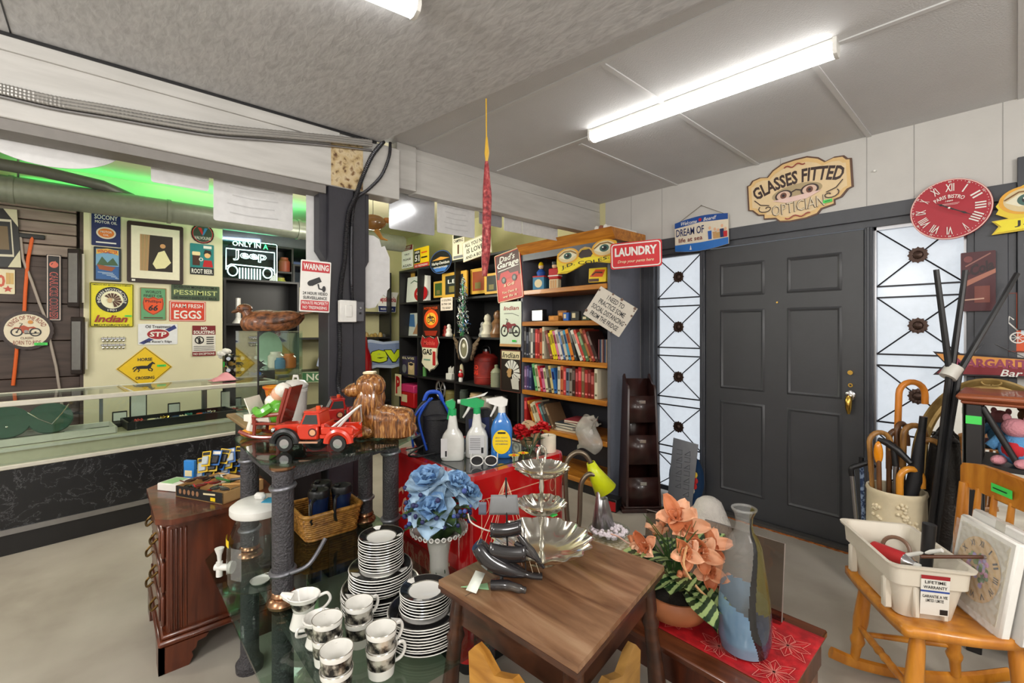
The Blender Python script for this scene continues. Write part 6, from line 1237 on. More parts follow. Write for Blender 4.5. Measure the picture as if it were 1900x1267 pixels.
r_=spray('middle spray bottle, milky white with a green and white trigger',(885,848),MILKY,None,'w');trigger(r_,.198,TG,WHTPL,-1.);
b=MB();b.box(-.035,-.0335,.02,.036,-.0325,.105,paint(196,196,198));b.box(.022,-.0342,.024,.032,-.0336,.05,BLACK)
for k in range(7):b.box(-.03,-.0342,.04+.008*k,.018,-.0338,.043+.008*k,GREY)
b.build('label',r_)
BLUEL=glass('blue_cleaner',(60,140,214),.05,1.2)
r_=spray('blue glass cleaner spray bottle with a yellow label',(931,848),mat('blue_liquid_bottle',(50,120,196),.12,coat=.5),None,'b');trigger(r_,.203,WHTPL,WHTPL,-.8)
b=MB();b.add([(.0+.042*math.cos(a),-.0335,.075+.055*math.sin(a)) for a in[i*PI/14 for i in range(28)]],[tuple(range(28))],YEL);b.add([(-.018,-.034,.112),(.018,-.034,.112),(.018,-.034,.12),(-.018,-.034,.12)],[(0,1,2,3)],BLACK)
for k in range(3):vs_,fs_=text_geo(['glass cleaner','ammonia free','streakless'][k]);b.add([(a*.056,-.034,.094-.014*k+z*.007) for a,z in vs_],fs_,paint(60,60,110))
b.build('label',r_,weld=False)
r_=thing('backpack','black and bright blue backpack on the cooler top','backpack',(-1.94,1.215,CT_),R(55))
FABK=mat('black_nylon',(34,34,38),.6,bump=.3,bscale=200);FABB=mat('blue_nylon',(24,78,190),.55,bump=.2,bscale=200)
b=MB();b.grid(lambda u,v:(.105*math.cos(2*PI*u)*(1-.5*max(0,v-.6))*math.sin(PI*(.08+.88*v))**.35,.075*math.sin(2*PI*u)*math.sin(PI*(.05+.9*v))**.5,.24*v),28,14,FABK,cu=True);b.build('body',r_)
b=MB();b.grid(lambda u,v:(.06*math.cos(2*PI*u)+.02,-.06+.045*math.sin(2*PI*u),.16*v*(1-.1*math.cos(2*PI*u))),20,8,FABK,cu=True);b.ell((.02,-.062,.16),(.06,.045,.02),FABK,14,8);b.build('front_pocket',r_,weld=False)
for pts in([(-.09,-.03,.02),(-.095,-.055,.12),(-.06,-.06,.2),(0,-.02,.25)],[(-.02,-.105,.02),(-.05,-.10,.12),(-.055,-.085,.18),(-.01,-.03,.25)],[(.08,-.05,.05),(.09,-.04,.15),(.05,-.02,.24)]):
 b=MB();b.tube(spline(pts,5),.012,FABB,8,flat=.5);b.build('blue_trim',r_)
b=MB();b.tube(spline([(-.04,.0,.235),(-.02,0,.275),(.03,0,.275),(.05,0,.235)]),.010,FABB,8);b.build('top_handle',r_)
b=MB();b.tube(spline([(-.02,-.1,.05),(-.1,-.14,.01),(-.05,-.17,.008),(.02,-.13,.01)]),.005,BLKPL,6);b.build('strap',r_)
s=Sign('sports_pouch','dark blue pouch with a white and orange bird emblem behind the spray bottles','pouch',(-1.80,1.40,.92),.13,.2,FABK,rz=R(50),th=.05,r=.03);s.poly([(-.05,.05),(.05,.06),(.055,-.04),(-.045,-.05)],NAVY).poly([(-.03,.03),(.0,.045),(.035,.02),(.02,-.02),(-.005,-.03)],WHITE).poly([(.0,.01),(.03,.0),(.01,-.02)],ORANGE).done();s.root.location.z=CT_+.1
x,y=-1.62,1.57;b=MB();b.ell((0,0,.07),(.06,.05,.07),paint(196,160,120),16,10);b.tube([(.05*math.cos(a),-.02,.07+.06*math.sin(a)) for a in[i*PI/8 for i in range(16)]],.004,BLACK,6,closed=True);one(b,'round_pot','tan round pot behind the blue spray bottle','pot',(x,y,CT_),weld=False)
b=MB();b.box(-.05,-.04,0,.05,.04,.10,BLKPL,.02);b.ell((0,-.02,.10),(.04,.03,.03),mat('grey_mesh_toy',(90,90,92),.4,bump=.5),12,8);one(b,'camera_case','black and grey case between the milky spray bottles','case',(-1.80,1.51,CT_),.6,weld=False)
r_=thing('rose_vase','small pot of red silk roses on the cooler','vase of flowers',(-1.51,1.47,CT_));b=MB();b.lathe([(0,0),(.025,0),(.03,.05),(.026,.06),(0,.06)],GLASS,16);b.build('vase',r_)
SR=mat('red_silk',(190,20,26),.6,var=.15,scale=40)
for k,(dx,dy,dz) in enumerate([(-.03,-.03,.13),(.04,.05,.145),(.0,.04,.12),(-.045,.0,.1)]):
 b=MB();rose(b,(dx,dy,dz),.034,SR,SR,(.3,k*1.3));b.build('rose',r_,weld=False);b=MB();b.cyl((0,0,.01),(dx,dy,dz),.003,DKL,seg=6);leaf(b,(dx*.5,dy*.5,.07),k*1.5,.5,.05,.026,DKL);b.build('stem',r_,weld=False)
r_=thing('pillar_candle','fat white pillar candle at the back of the cooler','candle',(-1.515,1.60,CT_));b=MB();b.lathe([(0,0),(.036,0),(.037,.003),(.037,.078),(.033,.08),(.03,.074),(0,.073)],mat('cream_wax',(226,218,196),.4),26);b.build('wax',r_);b=MB();b.cyl((0,0,.073),(.001,0,.083),.0015,BLACK,seg=5);b.build('wick',r_)
YP=mat('yellow_silk',(236,200,30),.6)
r_=thing('silk_daisies','pair of yellow silk daisies on the cooler edge','flowers',(-1.475,1.36,CT_))
for dx,dy in((0,-.02),(-.0,.035)):
 b=MB()
 for k in range(12):leaf(b,(dx,dy,.035),k*PI/6,.25,.026,.012,YP,.2)
 b.ell((dx,dy,.037),(.008,.008,.005),ORANGE,10,6);b.build('flower_head',r_,weld=False);b=MB();b.cyl((dx,dy,0),(dx,dy,.034),.003,DKL,seg=6);b.build('stem',r_)
r_=thing('sunglasses','dark sunglasses with a white rim on the cooler corner','sunglasses',(-1.535,1.22,CT_),R(50))
for sx in(-.03,.03):b=MB();b.add([(sx+.026*math.cos(a),0,.024+.02*math.sin(a)) for a in[i*PI/8 for i in range(16)]],[tuple(range(16))],BLKPL);b.build('lens',r_);b=MB();b.tube([(sx+.027*math.cos(a),0,.024+.021*math.sin(a)) for a in[i*PI/8 for i in range(16)]],.0025,WHTPL,6,closed=True);b.build('rim',r_);b=MB();b.tube([(sx*1.9,0,.03),(sx*1.95,.09,.03),(sx*1.9,.11,.005)],.003,WHTPL,6);b.build('temple',r_)
# ------------------------------------------------------------------ bedside chest with bargain tray
CH=wood('mahogany_veneer',(62,26,16),(112,54,30),2.2,(9,9,1.1),.28,.3)
r_=thing('bedside_chest','dark wooden bedside chest with clipped top corners and bracket feet','chest',(-2.585,.39,0));hx,hy=.255,.195
part('carcass',r_,CH,(-hx,-hy,.13,hx,hy,.585),b=.004)
q=MB();q.box(-hx-.03,-hy-.03,.105,hx+.03,hy+.03,.13,CH,.008);q.box(-hx-.018,-hy-.018,.13,hx+.018,hy+.018,.148,CH,.006);q.build('base_moulding',r_)
def octo(k):return[(-hx-k,-hy-k+.05),(-hx-k+.05,-hy-k),(hx+k-.05,-hy-k),(hx+k,-hy-k+.05),(hx+k,hy+k-.05),(hx+k-.05,hy+k),(-hx-k+.05,hy+k),(-hx-k,hy+k-.05)]
q=MB();q.prism(octo(.012),.575,.588,CH,'xy');q.prism(octo(.024),.588,.598,CH,'xy');q.prism(octo(.036),.598,.62,CH,'xy');q.build('top',r_,weld=False)
for sx in(-1,1):
 for sy in(-1,1):
  q=MB();x0,y0=sx*(hx+.028),sy*(hy+.028)
  for ax in(0,1):
   pr_=[(0,0),(0,.105),(.17,.105),(.16,.09),(.13,.085),(.125,.06),(.11,.05),(.115,.03),(.10,0)]
   if ax:q.prism([(x0-sx*a,c_) for a,c_ in pr_],y0,y0-sy*.02,CH,'xz')
   else:q.prism([(y0-sy*a,c_) for a,c_ in pr_],x0,x0-sx*.02,CH,'yz')
  q.build('bracket_foot',r_,weld=False)
for sx in(-1,1):
 q=MB()
 for k in range(4):q.box(sx*hx-.005-.0,-hy+.012+.016*k,.15,sx*hx+.005,-hy+.022+.016*k,.57,CH,.003)
 q.build('fluted_corner',r_,weld=False)
for k in range(3):
 q=MB();z0=.16+.14*k;q.box(-hx+.03,-hy-.016,z0,hx-.03,-hy,z0+.125,CH,.006);q.box(-hx+.05,-hy-.022,z0+.018,hx-.05,-hy-.014,z0+.107,CH,.004);d_=q.build('drawer',r_,weld=False)
 for sx in(-.12,.12):
  q=MB();q.tube(spline([(sx-.04,-hy-.022,z0+.07),(sx-.03,-hy-.042,z0+.05),(sx+.03,-hy-.042,z0+.05),(sx+.04,-hy-.022,z0+.07)]),.005,mat('aged_brass',(110,84,44),.35,.9),8);q.build('handle',d_)
CTZ=.6205
CARD=ramp_mat('printed_cardboard',[(.3,(196,150,92)),(.7,(218,178,122))],8,3,rough=.6)
r_=thing('cardboard_tray','shallow brown and black cardboard tray on the bedside chest','tray',(-2.52,.415,CTZ),R(28));w2,d2=.15,.105
for nm,bx,m_ in(('base',(-w2,-d2,0,w2,d2,.004),CARD),('front_side',(-w2,-d2,0,w2,-d2+.004,.05),BLACK),('back_side',(-w2,d2-.004,0,w2,d2,.05),CARD),('end_side',(-w2,-d2,0,-w2+.004,d2,.05),CARD),('end_side',(w2-.004,-d2,0,w2,d2,.05),CARD)):part(nm,r_,m_,bx)
q=MB()
for k in range(5):q.add([(-.12+.028*k+.009*math.cos(a),-d2-.0006,.028+.012*math.sin(a)) for a in[i*PI/6 for i in range(12)]],[tuple(range(12))],paint(150,110,80))
q.add([(.07+a,-d2-.0008,.03+z) for a,z in((-.04,0),(.035,.004),(.035,.012),(-.04,.008))],[(0,1,2,3)],CREAM);q.add([(.09+a,-d2-.0008,.016+z) for a,z in((-.015,-.008),(.015,-.008),(.015,.008),(-.015,.008))],[(0,1,2,3)],YEL);q.build('printing',r_,weld=False)
rnd=random.Random(21);TM=r_.matrix_basis
trayc=[((30,30,32),'black'),((190,40,36),'red'),((196,150,90),'tan'),((230,226,214),'white'),((90,90,92),'grey'),((110,60,40),'brown'),((60,120,60),'green')]
for k in range(14):
 c_,cn=trayc[k%7];x,y=-.11+.22*((k*3)%7)/6,-.06+.12*(k%4)/3;z=.02+.014*(k//4)
 p=TM@Vector((x,y,z));q=MB()
 if k%2==0:
  q.tube([(-.05,0,.012),(-.02,.012,.016),(.02,.012,.016),(.05,0,.012)],.004,paint(*c_,.25),6)
  for sx in(-.026,.026):q.ell((sx,0,.014),(.024,.015,.007),paint(*[v//2+10 for v in c_],.15),12,7)
  q.tube([(-.05,0,.012),(-.052,.05,.01)],.003,paint(*c_,.25),6);nm,cat='spectacles','glasses'
 else:q.cyl((-.055,0,.007),(.05,.01,.012),.007,paint(*c_),r1=.004,seg=10);nm,cat='pen_knife','pocket tool'
 one(q,nm,'%s %s, %s item dug from the left in the cardboard tray'%(cn,'pair of glasses' if k%2==0 else 'pocket tool',ORD[k]),cat,p,rnd.random()*3,'odds and ends in the cardboard tray',weld=False)
for k in range(18):
 x=-2.825+.018*(k//6)+.012*(k%2);y=.375+.036*(k%6)+.01*(k//6);z=CTZ+.001+.034*(k//6)
 yel=(k*7)%5>1;q=MB();q.box(-.024,-.004,0,.024,0,.075,paint(236,196,30) if yel else paint(40,110,190));q.box(-.018,-.014,.008,.018,-.004,.05,paint(30,30,34) if k%3 else paint(190,200,206),.004);q.box(-.02,-.0055,.055,.02,-.004,.07,BLACK if yel else WHITE)
 o=one(q,'blister_pack','%s blister pack, %s from the left in the %s row behind the tray'%('yellow' if yel else 'blue',ORD[k%6],['lowest','middle','top'][k//6]),'packet',(x,y,z),0,'blister packs heaped behind the cardboard tray',weld=False);o.rotation_euler=(-.3-.1*(k%2),.15*((k%3)-1),R(40+8*(k%4)))
r_=thing('white_carton','flat white and green carton left of the cardboard tray','carton',(-2.74,.27,CTZ),R(35));part('carton',r_,WHITE,(-.06,-.05,0,.06,.05,.035),b=.003);part('printed_top',r_,paint(150,200,140),(-.05,-.04,.0345,.02,.04,.036));part('blue_edge',r_,paint(90,160,210),(-.0605,-.045,.008,-.0595,.045,.02))
r_=thing('blue_packet','upright blue packet at the back of the chest top','packet',(-2.845,.335,CTZ),R(40));part('packet',r_,paint(40,130,210),(-.03,-.01,0,.03,.01,.10),b=.003);part('label',r_,CREAM,(-.02,-.0115,.02,.02,-.0095,.05))
# ------------------------------------------------------------------ low wooden table in the foreground
OLDW=ramp_mat('worn_table_veneer',[(.28,(92,62,44)),(.45,(122,88,62)),(.58,(142,106,78)),(.75,(166,132,102))],2.2,12,(1.5,9,9),.26,.05,.7,coat=.25)
EDGE=wood('dark_table_edge',(44,24,16),(84,50,32),3,(3,3,8),.35)
wt=thing('wooden_table','small square dark wooden table with turned legs in the foreground','table',(-.89,.98,0));WX,WY=.89,-.98
quad=[(-1.10,.71),(-.62,.745),(-.712,1.258),(-1.13,1.21)]
def inset(k):c_=Vector((-.89,.98));return[(c_.x+(x-c_.x)*k+WX,c_.y+(y-c_.y)*k+WY) for x,y in quad]
q=MB();q.prism(inset(1),.664,.68,OLDW,'xy');wtop=q.build('tabletop',wt)
q=MB();q.prism(inset(1.004),.656,.6645,EDGE,'xy');q.prism(inset(.985),.645,.657,EDGE,'xy');q.build('edge_moulding',wt,weld=False)
q=MB();a0,a1=inset(.86),inset(.80)
for i in range(4):j=(i+1)%4;q.add([(*a0[i],.56),(*a0[j],.56),(*a0[j],.646),(*a0[i],.646),(*a1[i],.56),(*a1[j],.56),(*a1[j],.646),(*a1[i],.646)],[(0,1,2,3),(4,5,6,7),(0,1,5,4)],EDGE)
q.build('apron',wt,weld=False)
q=MB();x0,y0=inset(1)[0];q.box(-.001,0,0,.001,.001,.001,BLACK);e0,e1=Vector((*inset(1)[0],.6803)).lerp(Vector((*inset(1)[1],.6803)),.24),Vector((*inset(1)[3],.6803)).lerp(Vector((*inset(1)[2],.6803)),.24);q=MB();q.add([e0+Vector((-.0008,0,0)),e0+Vector((.0008,0,0)),e1+Vector((.0008,0,0)),e1+Vector((-.0008,0,0))],[(0,1,2,3)],BLACK);q.build('leaf_joint',wtop)
LEGP=[(.0,.645),(.024,.645),(.024,.56),(.018,.54),(.026,.52),(.02,.50),(.022,.42),(.027,.33),(.02,.27),(.028,.255),(.02,.24),(.024,.2),(.018,.06),(.024,.045),(.014,0),(0,0)]
for i,(x,y) in enumerate(inset(.82)):
 q=MB();q.lathe([(r,z-.645) for r,z in LEGP],EDGE,16);sx=.05*(1 if x>0 else-1);sy=.05*(1 if y>0 else-1)
 q.v=[Vector((p.x+x+sx*(-p.z/.645),p.y+y+sy*(-p.z/.645),p.z+.645)) for p in q.v];q.build('leg',wt,weld=False)
# children's chairs pushed under it
HON=wood('golden_child_chair',(150,98,34),(206,152,70),3,(2,8,8),.35)
OLV=wood('olive_brown_child_chair',(120,86,40),(176,134,72),3,(2,8,8),.35)
def child_chair(label,loc,rz,m_):
 r_=thing('child_chair',label,'chair',loc,rz,'small wooden chairs under the low table')
 tp=[(-.15,.50),(-.155,.585),(-.13,.612),(-.10,.605),(-.06,.575),(-.02,.59),(0,.60),(.02,.59),(.06,.575),(.10,.605),(.13,.612),(.155,.585),(.15,.50),(.08,.485),(0,.50),(-.08,.485)]
 q=MB();q.prism(tp,-.011,.011,m_);q.build('top_rail',r_)
 for x in(-.13,.13):q=MB();q.tube([(x*.95,.02,0),(x,.012,.3),(x,0,.5)],[.014,.017,.015],m_,10);q.build('leg',r_)
 for x in(-.11,.11):q=MB();q.tube([(x,.27,0),(x,.25,.28)],[.014,.017],m_,10);q.build('leg',r_)
 q=MB();q.box(-.15,.0,.28,.15,.28,.305,m_,.01);q.build('seat',r_)
 for x in(-.07,0,.07):q=MB();q.tube([(x,.012,.3),(x,.004,.40),(x,0,.49)],[.008,.011,.008],m_,8);q.build('spindle',r_)
 return r_
child_chair('golden child chair under the left edge of the low wooden table',(-.765,.70,0),R(183),HON)
child_chair('olive-brown child chair under the right edge of the low wooden table',(-.625,.85,0),R(277),OLV)
WTZ=.6805
# three-tier silver tray
r_=thing('tiered_tray','three-tier fluted silver serving tray on the low wooden table','tiered tray',(-.98,1.005,WTZ))
def fdish(rad,z,hh):
 q=MB();q.lathe([(0,.004),(rad*.3,.003),(rad*.6,.008),(rad*.85,hh*.6),(rad,hh),(rad*1.04,hh*.98),(rad*1.02,hh*.9),(rad*.86,hh*.5),(rad*.6,.002),(rad*.3,0),(0,0)],SILVER,96,(0,0,z),wob=lambda a,zz:(.045*math.cos(16*a) if zz>z-1 and zz>.0085 else.0)*min(1,zz/hh));return q
fdish(.148,.028,.045).build('bottom_dish',r_);fdish(.074,.150,.03).build('middle_dish',r_);fdish(.082,.262,.028).build('top_dish',r_)
q=MB();q.lathe([(0,0),(.05,0),(.055,.006),(.04,.012),(.02,.028),(.0,.03)],SILVER,30);q.build('foot',r_)
q=MB();q.lathe([(.004,.03),(.012,.05),(.006,.07),(.005,.1),(.01,.12),(.005,.15),(.004,.2),(.009,.225),(.005,.262),(.004,.29),(.01,.30),(0,.302)],SILVER,16);q.tube([(.0,.018*math.cos(a),.325+.026*math.sin(a)) for a in[i*PI/10 for i in range(20)]],.004,SILVER,8,closed=True);q.build('stem',r_,weld=False)
q=MB();q.box(.035,-.01,.152,.055,.012,.156,paint(70,190,90));q.build('price_sticker',r_)
# horn ship
HORN=ramp_mat('polished_dark_horn',[(.3,(24,22,24)),(.55,(40,38,40)),(.78,(112,104,92))],3,4,(2,2,2),.14,coat=.5)
r_=thing('horn_ship','dark polished horn model ship with sails on the low table','model ship',(-.945,.835,WTZ),R(48))
q=MB();q.tube(spline([(-.085,0,.115),(-.05,0,.075),(.0,0,.05),(.06,0,.03),(.095,0,.026)],6),[.012+.024*math.sin(PI*min(1,(i+3)/20))**.8*(1 if i<14 else max(.25,(24-i)/10)) for i in range(25)],HORN,14,flat=.75);q.build('hull',r_)
q=MB();q.tube(spline([(-.045,-.02,.014),(0,-.025,.016),(.035,-.03,.008),(.05,-.03,.004)],5),[.014]*6+[.012]*5+[.009]*4+[.004],HORN,12);q.build('base',r_);q=MB();q.cyl((-.02,-.01,.015),(-.01,0,.05),.005,BLKPL);q.build('support',r_)
q=MB();q.cyl((-.0,0,.06),(-.005,0,.30),.003,BLKPL,seg=6);q.cyl((.05,0,.04),(.045,0,.16),.002,BLKPL,seg=6);q.build('mast',r_)
for cx_,cz_,w_,h_,tl in((.0,.10,.10,.045,-.1),(-.005,.165,.085,.04,.1)):
 q=MB();q.grid(lambda u,v:(cx_+(u-.5)*w_,-.012*math.sin(PI*v)-.012,cz_+(v-.5)*h_+tl*(u-.5)*w_-.006*math.sin(PI*u)),8,8,HORN);q.build('sail',r_,solid=.002)
q=MB();q.grid(lambda u,v:(-.01+(u-.5)*(.085-.012*v),-.004*math.sin(PI*v),.225+(v-.5)*.055),6,6,paint(120,122,124));q.build('sail',r_,solid=.002)
q=MB();q.grid(lambda u,v:(-.07+(u-.5)*.022,.0,.215+(v-.5)*.035),4,4,paint(90,96,110));q.build('flag',r_,solid=.002)
for p0,p1 in(((.03,0,.14),(.10,-.01,.055)),((.02,0,.12),(.085,-.01,.075))):q=MB();q.tube([p0,((p0[0]+p1[0])/2,-.005,(p0[2]+p1[2])/2),p1],[.007,.012,.004],HORN,10);q.build('jib',r_)
q=MB()
for p1 in((-.085,0,.115),(-.07,0,.10),(-.055,0,.085),(.09,0,.03),(.07,0,.035),(-.045,.012,.08),(.04,.012,.05)):q.cyl((-.005,0,.298),p1,.0006,paint(210,190,160),seg=5)
q.build('rigging',r_,weld=False)
q=MB();q.tube(spline([(-.11,0,.20),(-.10,0,.175),(-.06,0,.155),(-.03,0,.15)]),.002,paint(206,200,190),6);q.build('yard',r_)
r_=thing('paper_tag','handwritten white paper tag on green ribbon beside the horn ship','tag',(-1.0,.765,WTZ),R(20))
q=MB();q.prism([(-.035,-.02),(.02,.03),(.04,.005)],.0005,.002,paint(150,200,150),'xy');q.build('ribbon',r_);q=MB();q.add([(-.012,-.03,.004),(.02,-.028,.002),(.014,.028,.028),(-.016,.026,.03)],[(0,1,2,3)],paint(226,230,220));q.build('card',r_,solid=.0006)
q=MB()
for k in range(4):q.add([(-.008+.0005*k,-.02+.01*k,.0075+.0048*k),(.012,-.02+.01*k,.0065+.0046*k),(.012,-.018+.01*k,.0073+.0046*k),(-.008,-.018+.01*k,.0083+.0048*k)],[(0,1,2,3)],BLACK)
q.build('handwriting',r_,weld=False)
# ------------------------------------------------------------------ coffee table with runner, plant and bottle vase
CFW=wood('red_brown_coffee_table',(70,34,20),(128,74,44),2.2,(1.2,9,9),.25,.3)
cf=thing('coffee_table','long low red-brown coffee table under the red runner','table',(-.90,1.52,0));cx0,cx1,cy0,cy1=-.50,.49,-.245,.22
q=MB();q.box(cx0,cy0,.398,cx1,cy1,.42,CFW,.004);q.build('tabletop',cf)
part('apron',cf,DKWOOD,(cx0+.03,cy0+.02,.31,cx1-.012,cy0+.04,.398),(cx0+.03,cy1-.04,.31,cx1-.012,cy1-.02,.398),(cx1-.03,cy0+.04,.31,cx1-.012,cy1-.04,.398));part('end_panel',cf,CFW,(cx1-.03,cy0+.05,.02,cx1-.014,cy1-.05,.31))
for x in(cx0+.06,cx1-.05):
 for y in(cy0+.05,cy1-.05):part('leg',cf,DKWOOD,(x-.025,y-.025,0,x+.025,y+.025,.31),b=.004)
CFZ=.4205
REDC=ramp_mat('red_damask',[(.35,(150,14,22)),(.6,(190,24,32)),(.8,(206,44,50))],26,4,rough=.6,bump=.2)
r_=thing('table_runner','red table runner printed with pale flower outlines on the coffee table','table runner',(-.66,1.52,CFZ))
q=MB();q.grid(lambda u,v:(-.30+.556*u,-.175+.34*v,.0012+.0008*math.sin(20*u)*math.sin(13*v)),40,24,REDC);q.build('cloth',r_,solid=.0015)
q=MB();FL=paint(226,130,120)
def fl_line(P_,w_=.0018):
 for i in range(len(P_)-1):
  a,c_=Vector((*P_[i],.0038)),Vector((*P_[i+1],.0038));d_=(c_-a);n_=Vector((-d_.y,d_.x,0)).normalized()*w_/2;q.add([a+n_,a-n_,c_-n_,c_+n_],[(0,1,2,3)],FL)
for fx,fy,fr in((.19,.04,.075),(.20,-.11,.07),(.05,-.12,.065),(.08,.10,.06),(-.1,-.1,.06),(-.18,.05,.07),(-.05,.02,.05)):
 for k in range(8):
  a=k*PI/4+fx*9;ca,sa=math.cos(a),math.sin(a);L=fr*(1 if k%2 else.8)
  for s_ in(-1,1):fl_line([(fx,fy),(fx+ca*L*.5-sa*s_*.016,fy+sa*L*.5+ca*s_*.016),(fx+ca*L,fy+sa*L)])
  fl_line([(fx,fy),(fx+ca*L*.8,fy+sa*L*.8)],.0012)
q.v=[Vector((max(-.295,min(.25,p.x)),max(-.17,min(.16,p.y)),p.z)) for p in q.v];q.build('flower_print',r_,weld=False)
TERR=ramp_mat('terracotta',[(.3,(150,84,50)),(.7,(186,116,74))],5,5,rough=.55,bump=.05)
r_=thing('potted_plant','terracotta bowl of striped green leaves and peach silk orchids','potted plant',(-.775,1.44,CFZ+.004))
q=MB();q.lathe([(0,0),(.06,0),(.095,.02),(.112,.05),(.11,.075),(.103,.088),(.096,.088),(.098,.07),(0,.066)],TERR,36);q.build('bowl',r_);q=MB();q.lathe([(.098,.07),(.05,.084),(0,.09)],mat('dark_soil',(34,28,22),.9,bump=.6),24);q.build('soil',r_)
PEP=ramp_mat('striped_leaf',[(.38,(24,50,26)),(.5,(58,92,44)),(.62,(150,172,110))],46,2,(.25,2.2,1),.42,kind='wave',dist=1.)
rnd=random.Random(4)
for k in range(22):
 a=k*2.399;ti_=.05+.6*(k%4)/3;rr=.03+.06*(k%3)/2;q=MB()
 leaf(q,(rr*math.cos(a),rr*math.sin(a),.085+.035*(k%4)),a,ti_,.12+.02*(k%2),.085,PEP,.45);q.build('leaf',r_)
q=MB()
for k in range(26):
 a=rnd.random()*6.3;tl=.3+.5*rnd.random();hh=.16+.12*rnd.random();q.tube([(0,0,.08),(.03*math.cos(a),.03*math.sin(a),.08+hh*.6),(tl*.16*math.cos(a),tl*.16*math.sin(a),.08+hh)],[.003,.0025,.0008],paint(60,90,44),5)
q.build('grass_blades',r_,weld=False)
PEA=ramp_mat('peach_silk',[(.3,(206,134,92)),(.55,(232,178,142)),(.8,(244,206,178))],9,4,rough=.55)
PEAD=ramp_mat('deep_peach_silk',[(.35,(180,96,56)),(.7,(214,140,96))],12,4,rough=.55)
def orchid(q,c_,rz,ry,s_):
 T0=q.T;q.T=T0@Matrix.Translation(c_)@Matrix.Rotation(rz,4,'Z')@Matrix.Rotation(ry,4,'Y')
 for k in range(5):petal(q,(0,0,0),2*PI*k/5,.3+.35*(k%2),s_*(1.15 if k%2 else.95),s_*.68,PEA if k%3 else PEAD,-.1)
 for k in range(3):petal(q,(0,0,.004),2*PI*k/3+.3,.95,s_*.5,s_*.4,PEAD,.3)
 q.T=T0
cam_right=Vector((C48,S48,0));cam_fwd=Vector((-S48,C48,0))
def pl(u,z,d=0.):return cam_right*u+cam_fwd*d+Vector((0,0,z))
for k,(u,z,d,rz,ry,s_) in enumerate([(-.005,.335,-.02,R(-60),.7,.075),(.03,.30,.0,R(-30),1.0,.075),(-.10,.235,-.02,R(-90),1.1,.06),(-.125,.20,.01,R(200),1.2,.055),(.02,.235,-.05,R(-60),1.2,.06),(.075,.225,-.03,R(-50),1.2,.07),(.115,.235,.0,R(-20),.9,.065),(.10,.17,-.04,R(-60),1.2,.065),(-.04,.265,.02,R(150),.9,.05)]):
 q=MB();orchid(q,pl(u,z,d),rz,ry,s_);q.build('orchid_flower',r_,solid=.001,weld=False);q=MB();q.tube(spline([(0,0,.08),pl(u*.4,z*.7,d),pl(u,z,d)]),.003,paint(86,96,52),6);q.build('stem',r_)
q=MB();q.tube(spline([pl(.02,.27,-.06),pl(.0,.21,-.08),pl(.035,.15,-.10),pl(.09,.105,-.10),pl(.14,.10,-.08)]),.0042,paint(206,160,110),6);q.build('twining_root',r_)
for u,z in((.14,.16),(.165,.145),(.15,.12),(.0,.17)):
 q=MB()
 for k in range(6):q.ell(pl(u+.012*math.cos(k*2.4),z+.012*math.sin(k*2.4),-.07),(.010,.009,.012),PEAD,8,6)
 q.build('dried_bud',r_,weld=False)
# bottle vase
OLIVE=frost('olive_glass',(88,80,34),.82);SMOK=frost('smoky_clear_glass',(190,190,186),.17);OPB=ramp_mat('opal_blue_glass',[(.3,(84,112,140)),(.6,(120,150,172)),(.8,(150,176,190))],5,5,rough=.12,coat=.5);DKG=mat('dark_bottle_glass',(20,20,22),.06,coat=.6);DKB=ramp_mat('deep_blue_black_glass',[(.3,(24,26,34)),(.7,(56,66,86))],5,5,rough=.08,coat=.6)
r_=thing('bottle_vase','tall bottle vase of blue, olive and clear glass on the red runner','vase',(-.555,1.448,CFZ+.004),R(48))
pv=[(0,.003),(.05,.0),(.066,.006),(.074,.04),(.075,.10),(.07,.16),(.062,.22),(.055,.27),(.049,.31),(.040,.335),(.027,.355),(.023,.375),(.025,.40),(.033,.418),(.035,.424),(.031,.425)]
sg_n=150
def bmat(a,z):
 a=math.degrees(a)%360;c_=277-16*math.sin(z*11)+(0 if z>.1 else 120*(.1-z)) # the dark seam wanders up the body
 d_=(a-c_+180)%360-180
 if abs(d_)<8:return DKG
 if d_>=8 and d_<95:return DKB if z<.15+.02*math.sin(math.radians(a*2)) else OLIVE
 if z<.155-.03*math.cos(math.radians(a+60)):return OPB
 return SMOK
q=MB()
for i in range(len(pv)-1):
 for s2 in range(7):
  r0,z0=[pv[i][k]+(pv[i+1][k]-pv[i][k])*s2/7 for k in(0,1)];r1,z1=[pv[i][k]+(pv[i+1][k]-pv[i][k])*(s2+1)/7 for k in(0,1)]
  for k in range(sg_n):
   a0,a1=2*PI*k/sg_n,2*PI*(k+1)/sg_n
   q.add([(r0*math.cos(a0),r0*math.sin(a0),z0),(r0*math.cos(a1),r0*math.sin(a1),z0),(r1*math.cos(a1),r1*math.sin(a1),z1),(r1*math.cos(a0),r1*math.sin(a0),z1)],[(0,1,2,3)],bmat((a0+a1)/2,(z0+z1)/2))
o=q.build('bottle',r_)
q=MB();q.tube([(.033*math.cos(a),.033*math.sin(a),.423) for a in[i*PI/16 for i in range(32)]],.004,SMOK,8,closed=True);q.build('lip',r_)
ACR=glass('acrylic_sheet',(214,206,200),.05,1.6)
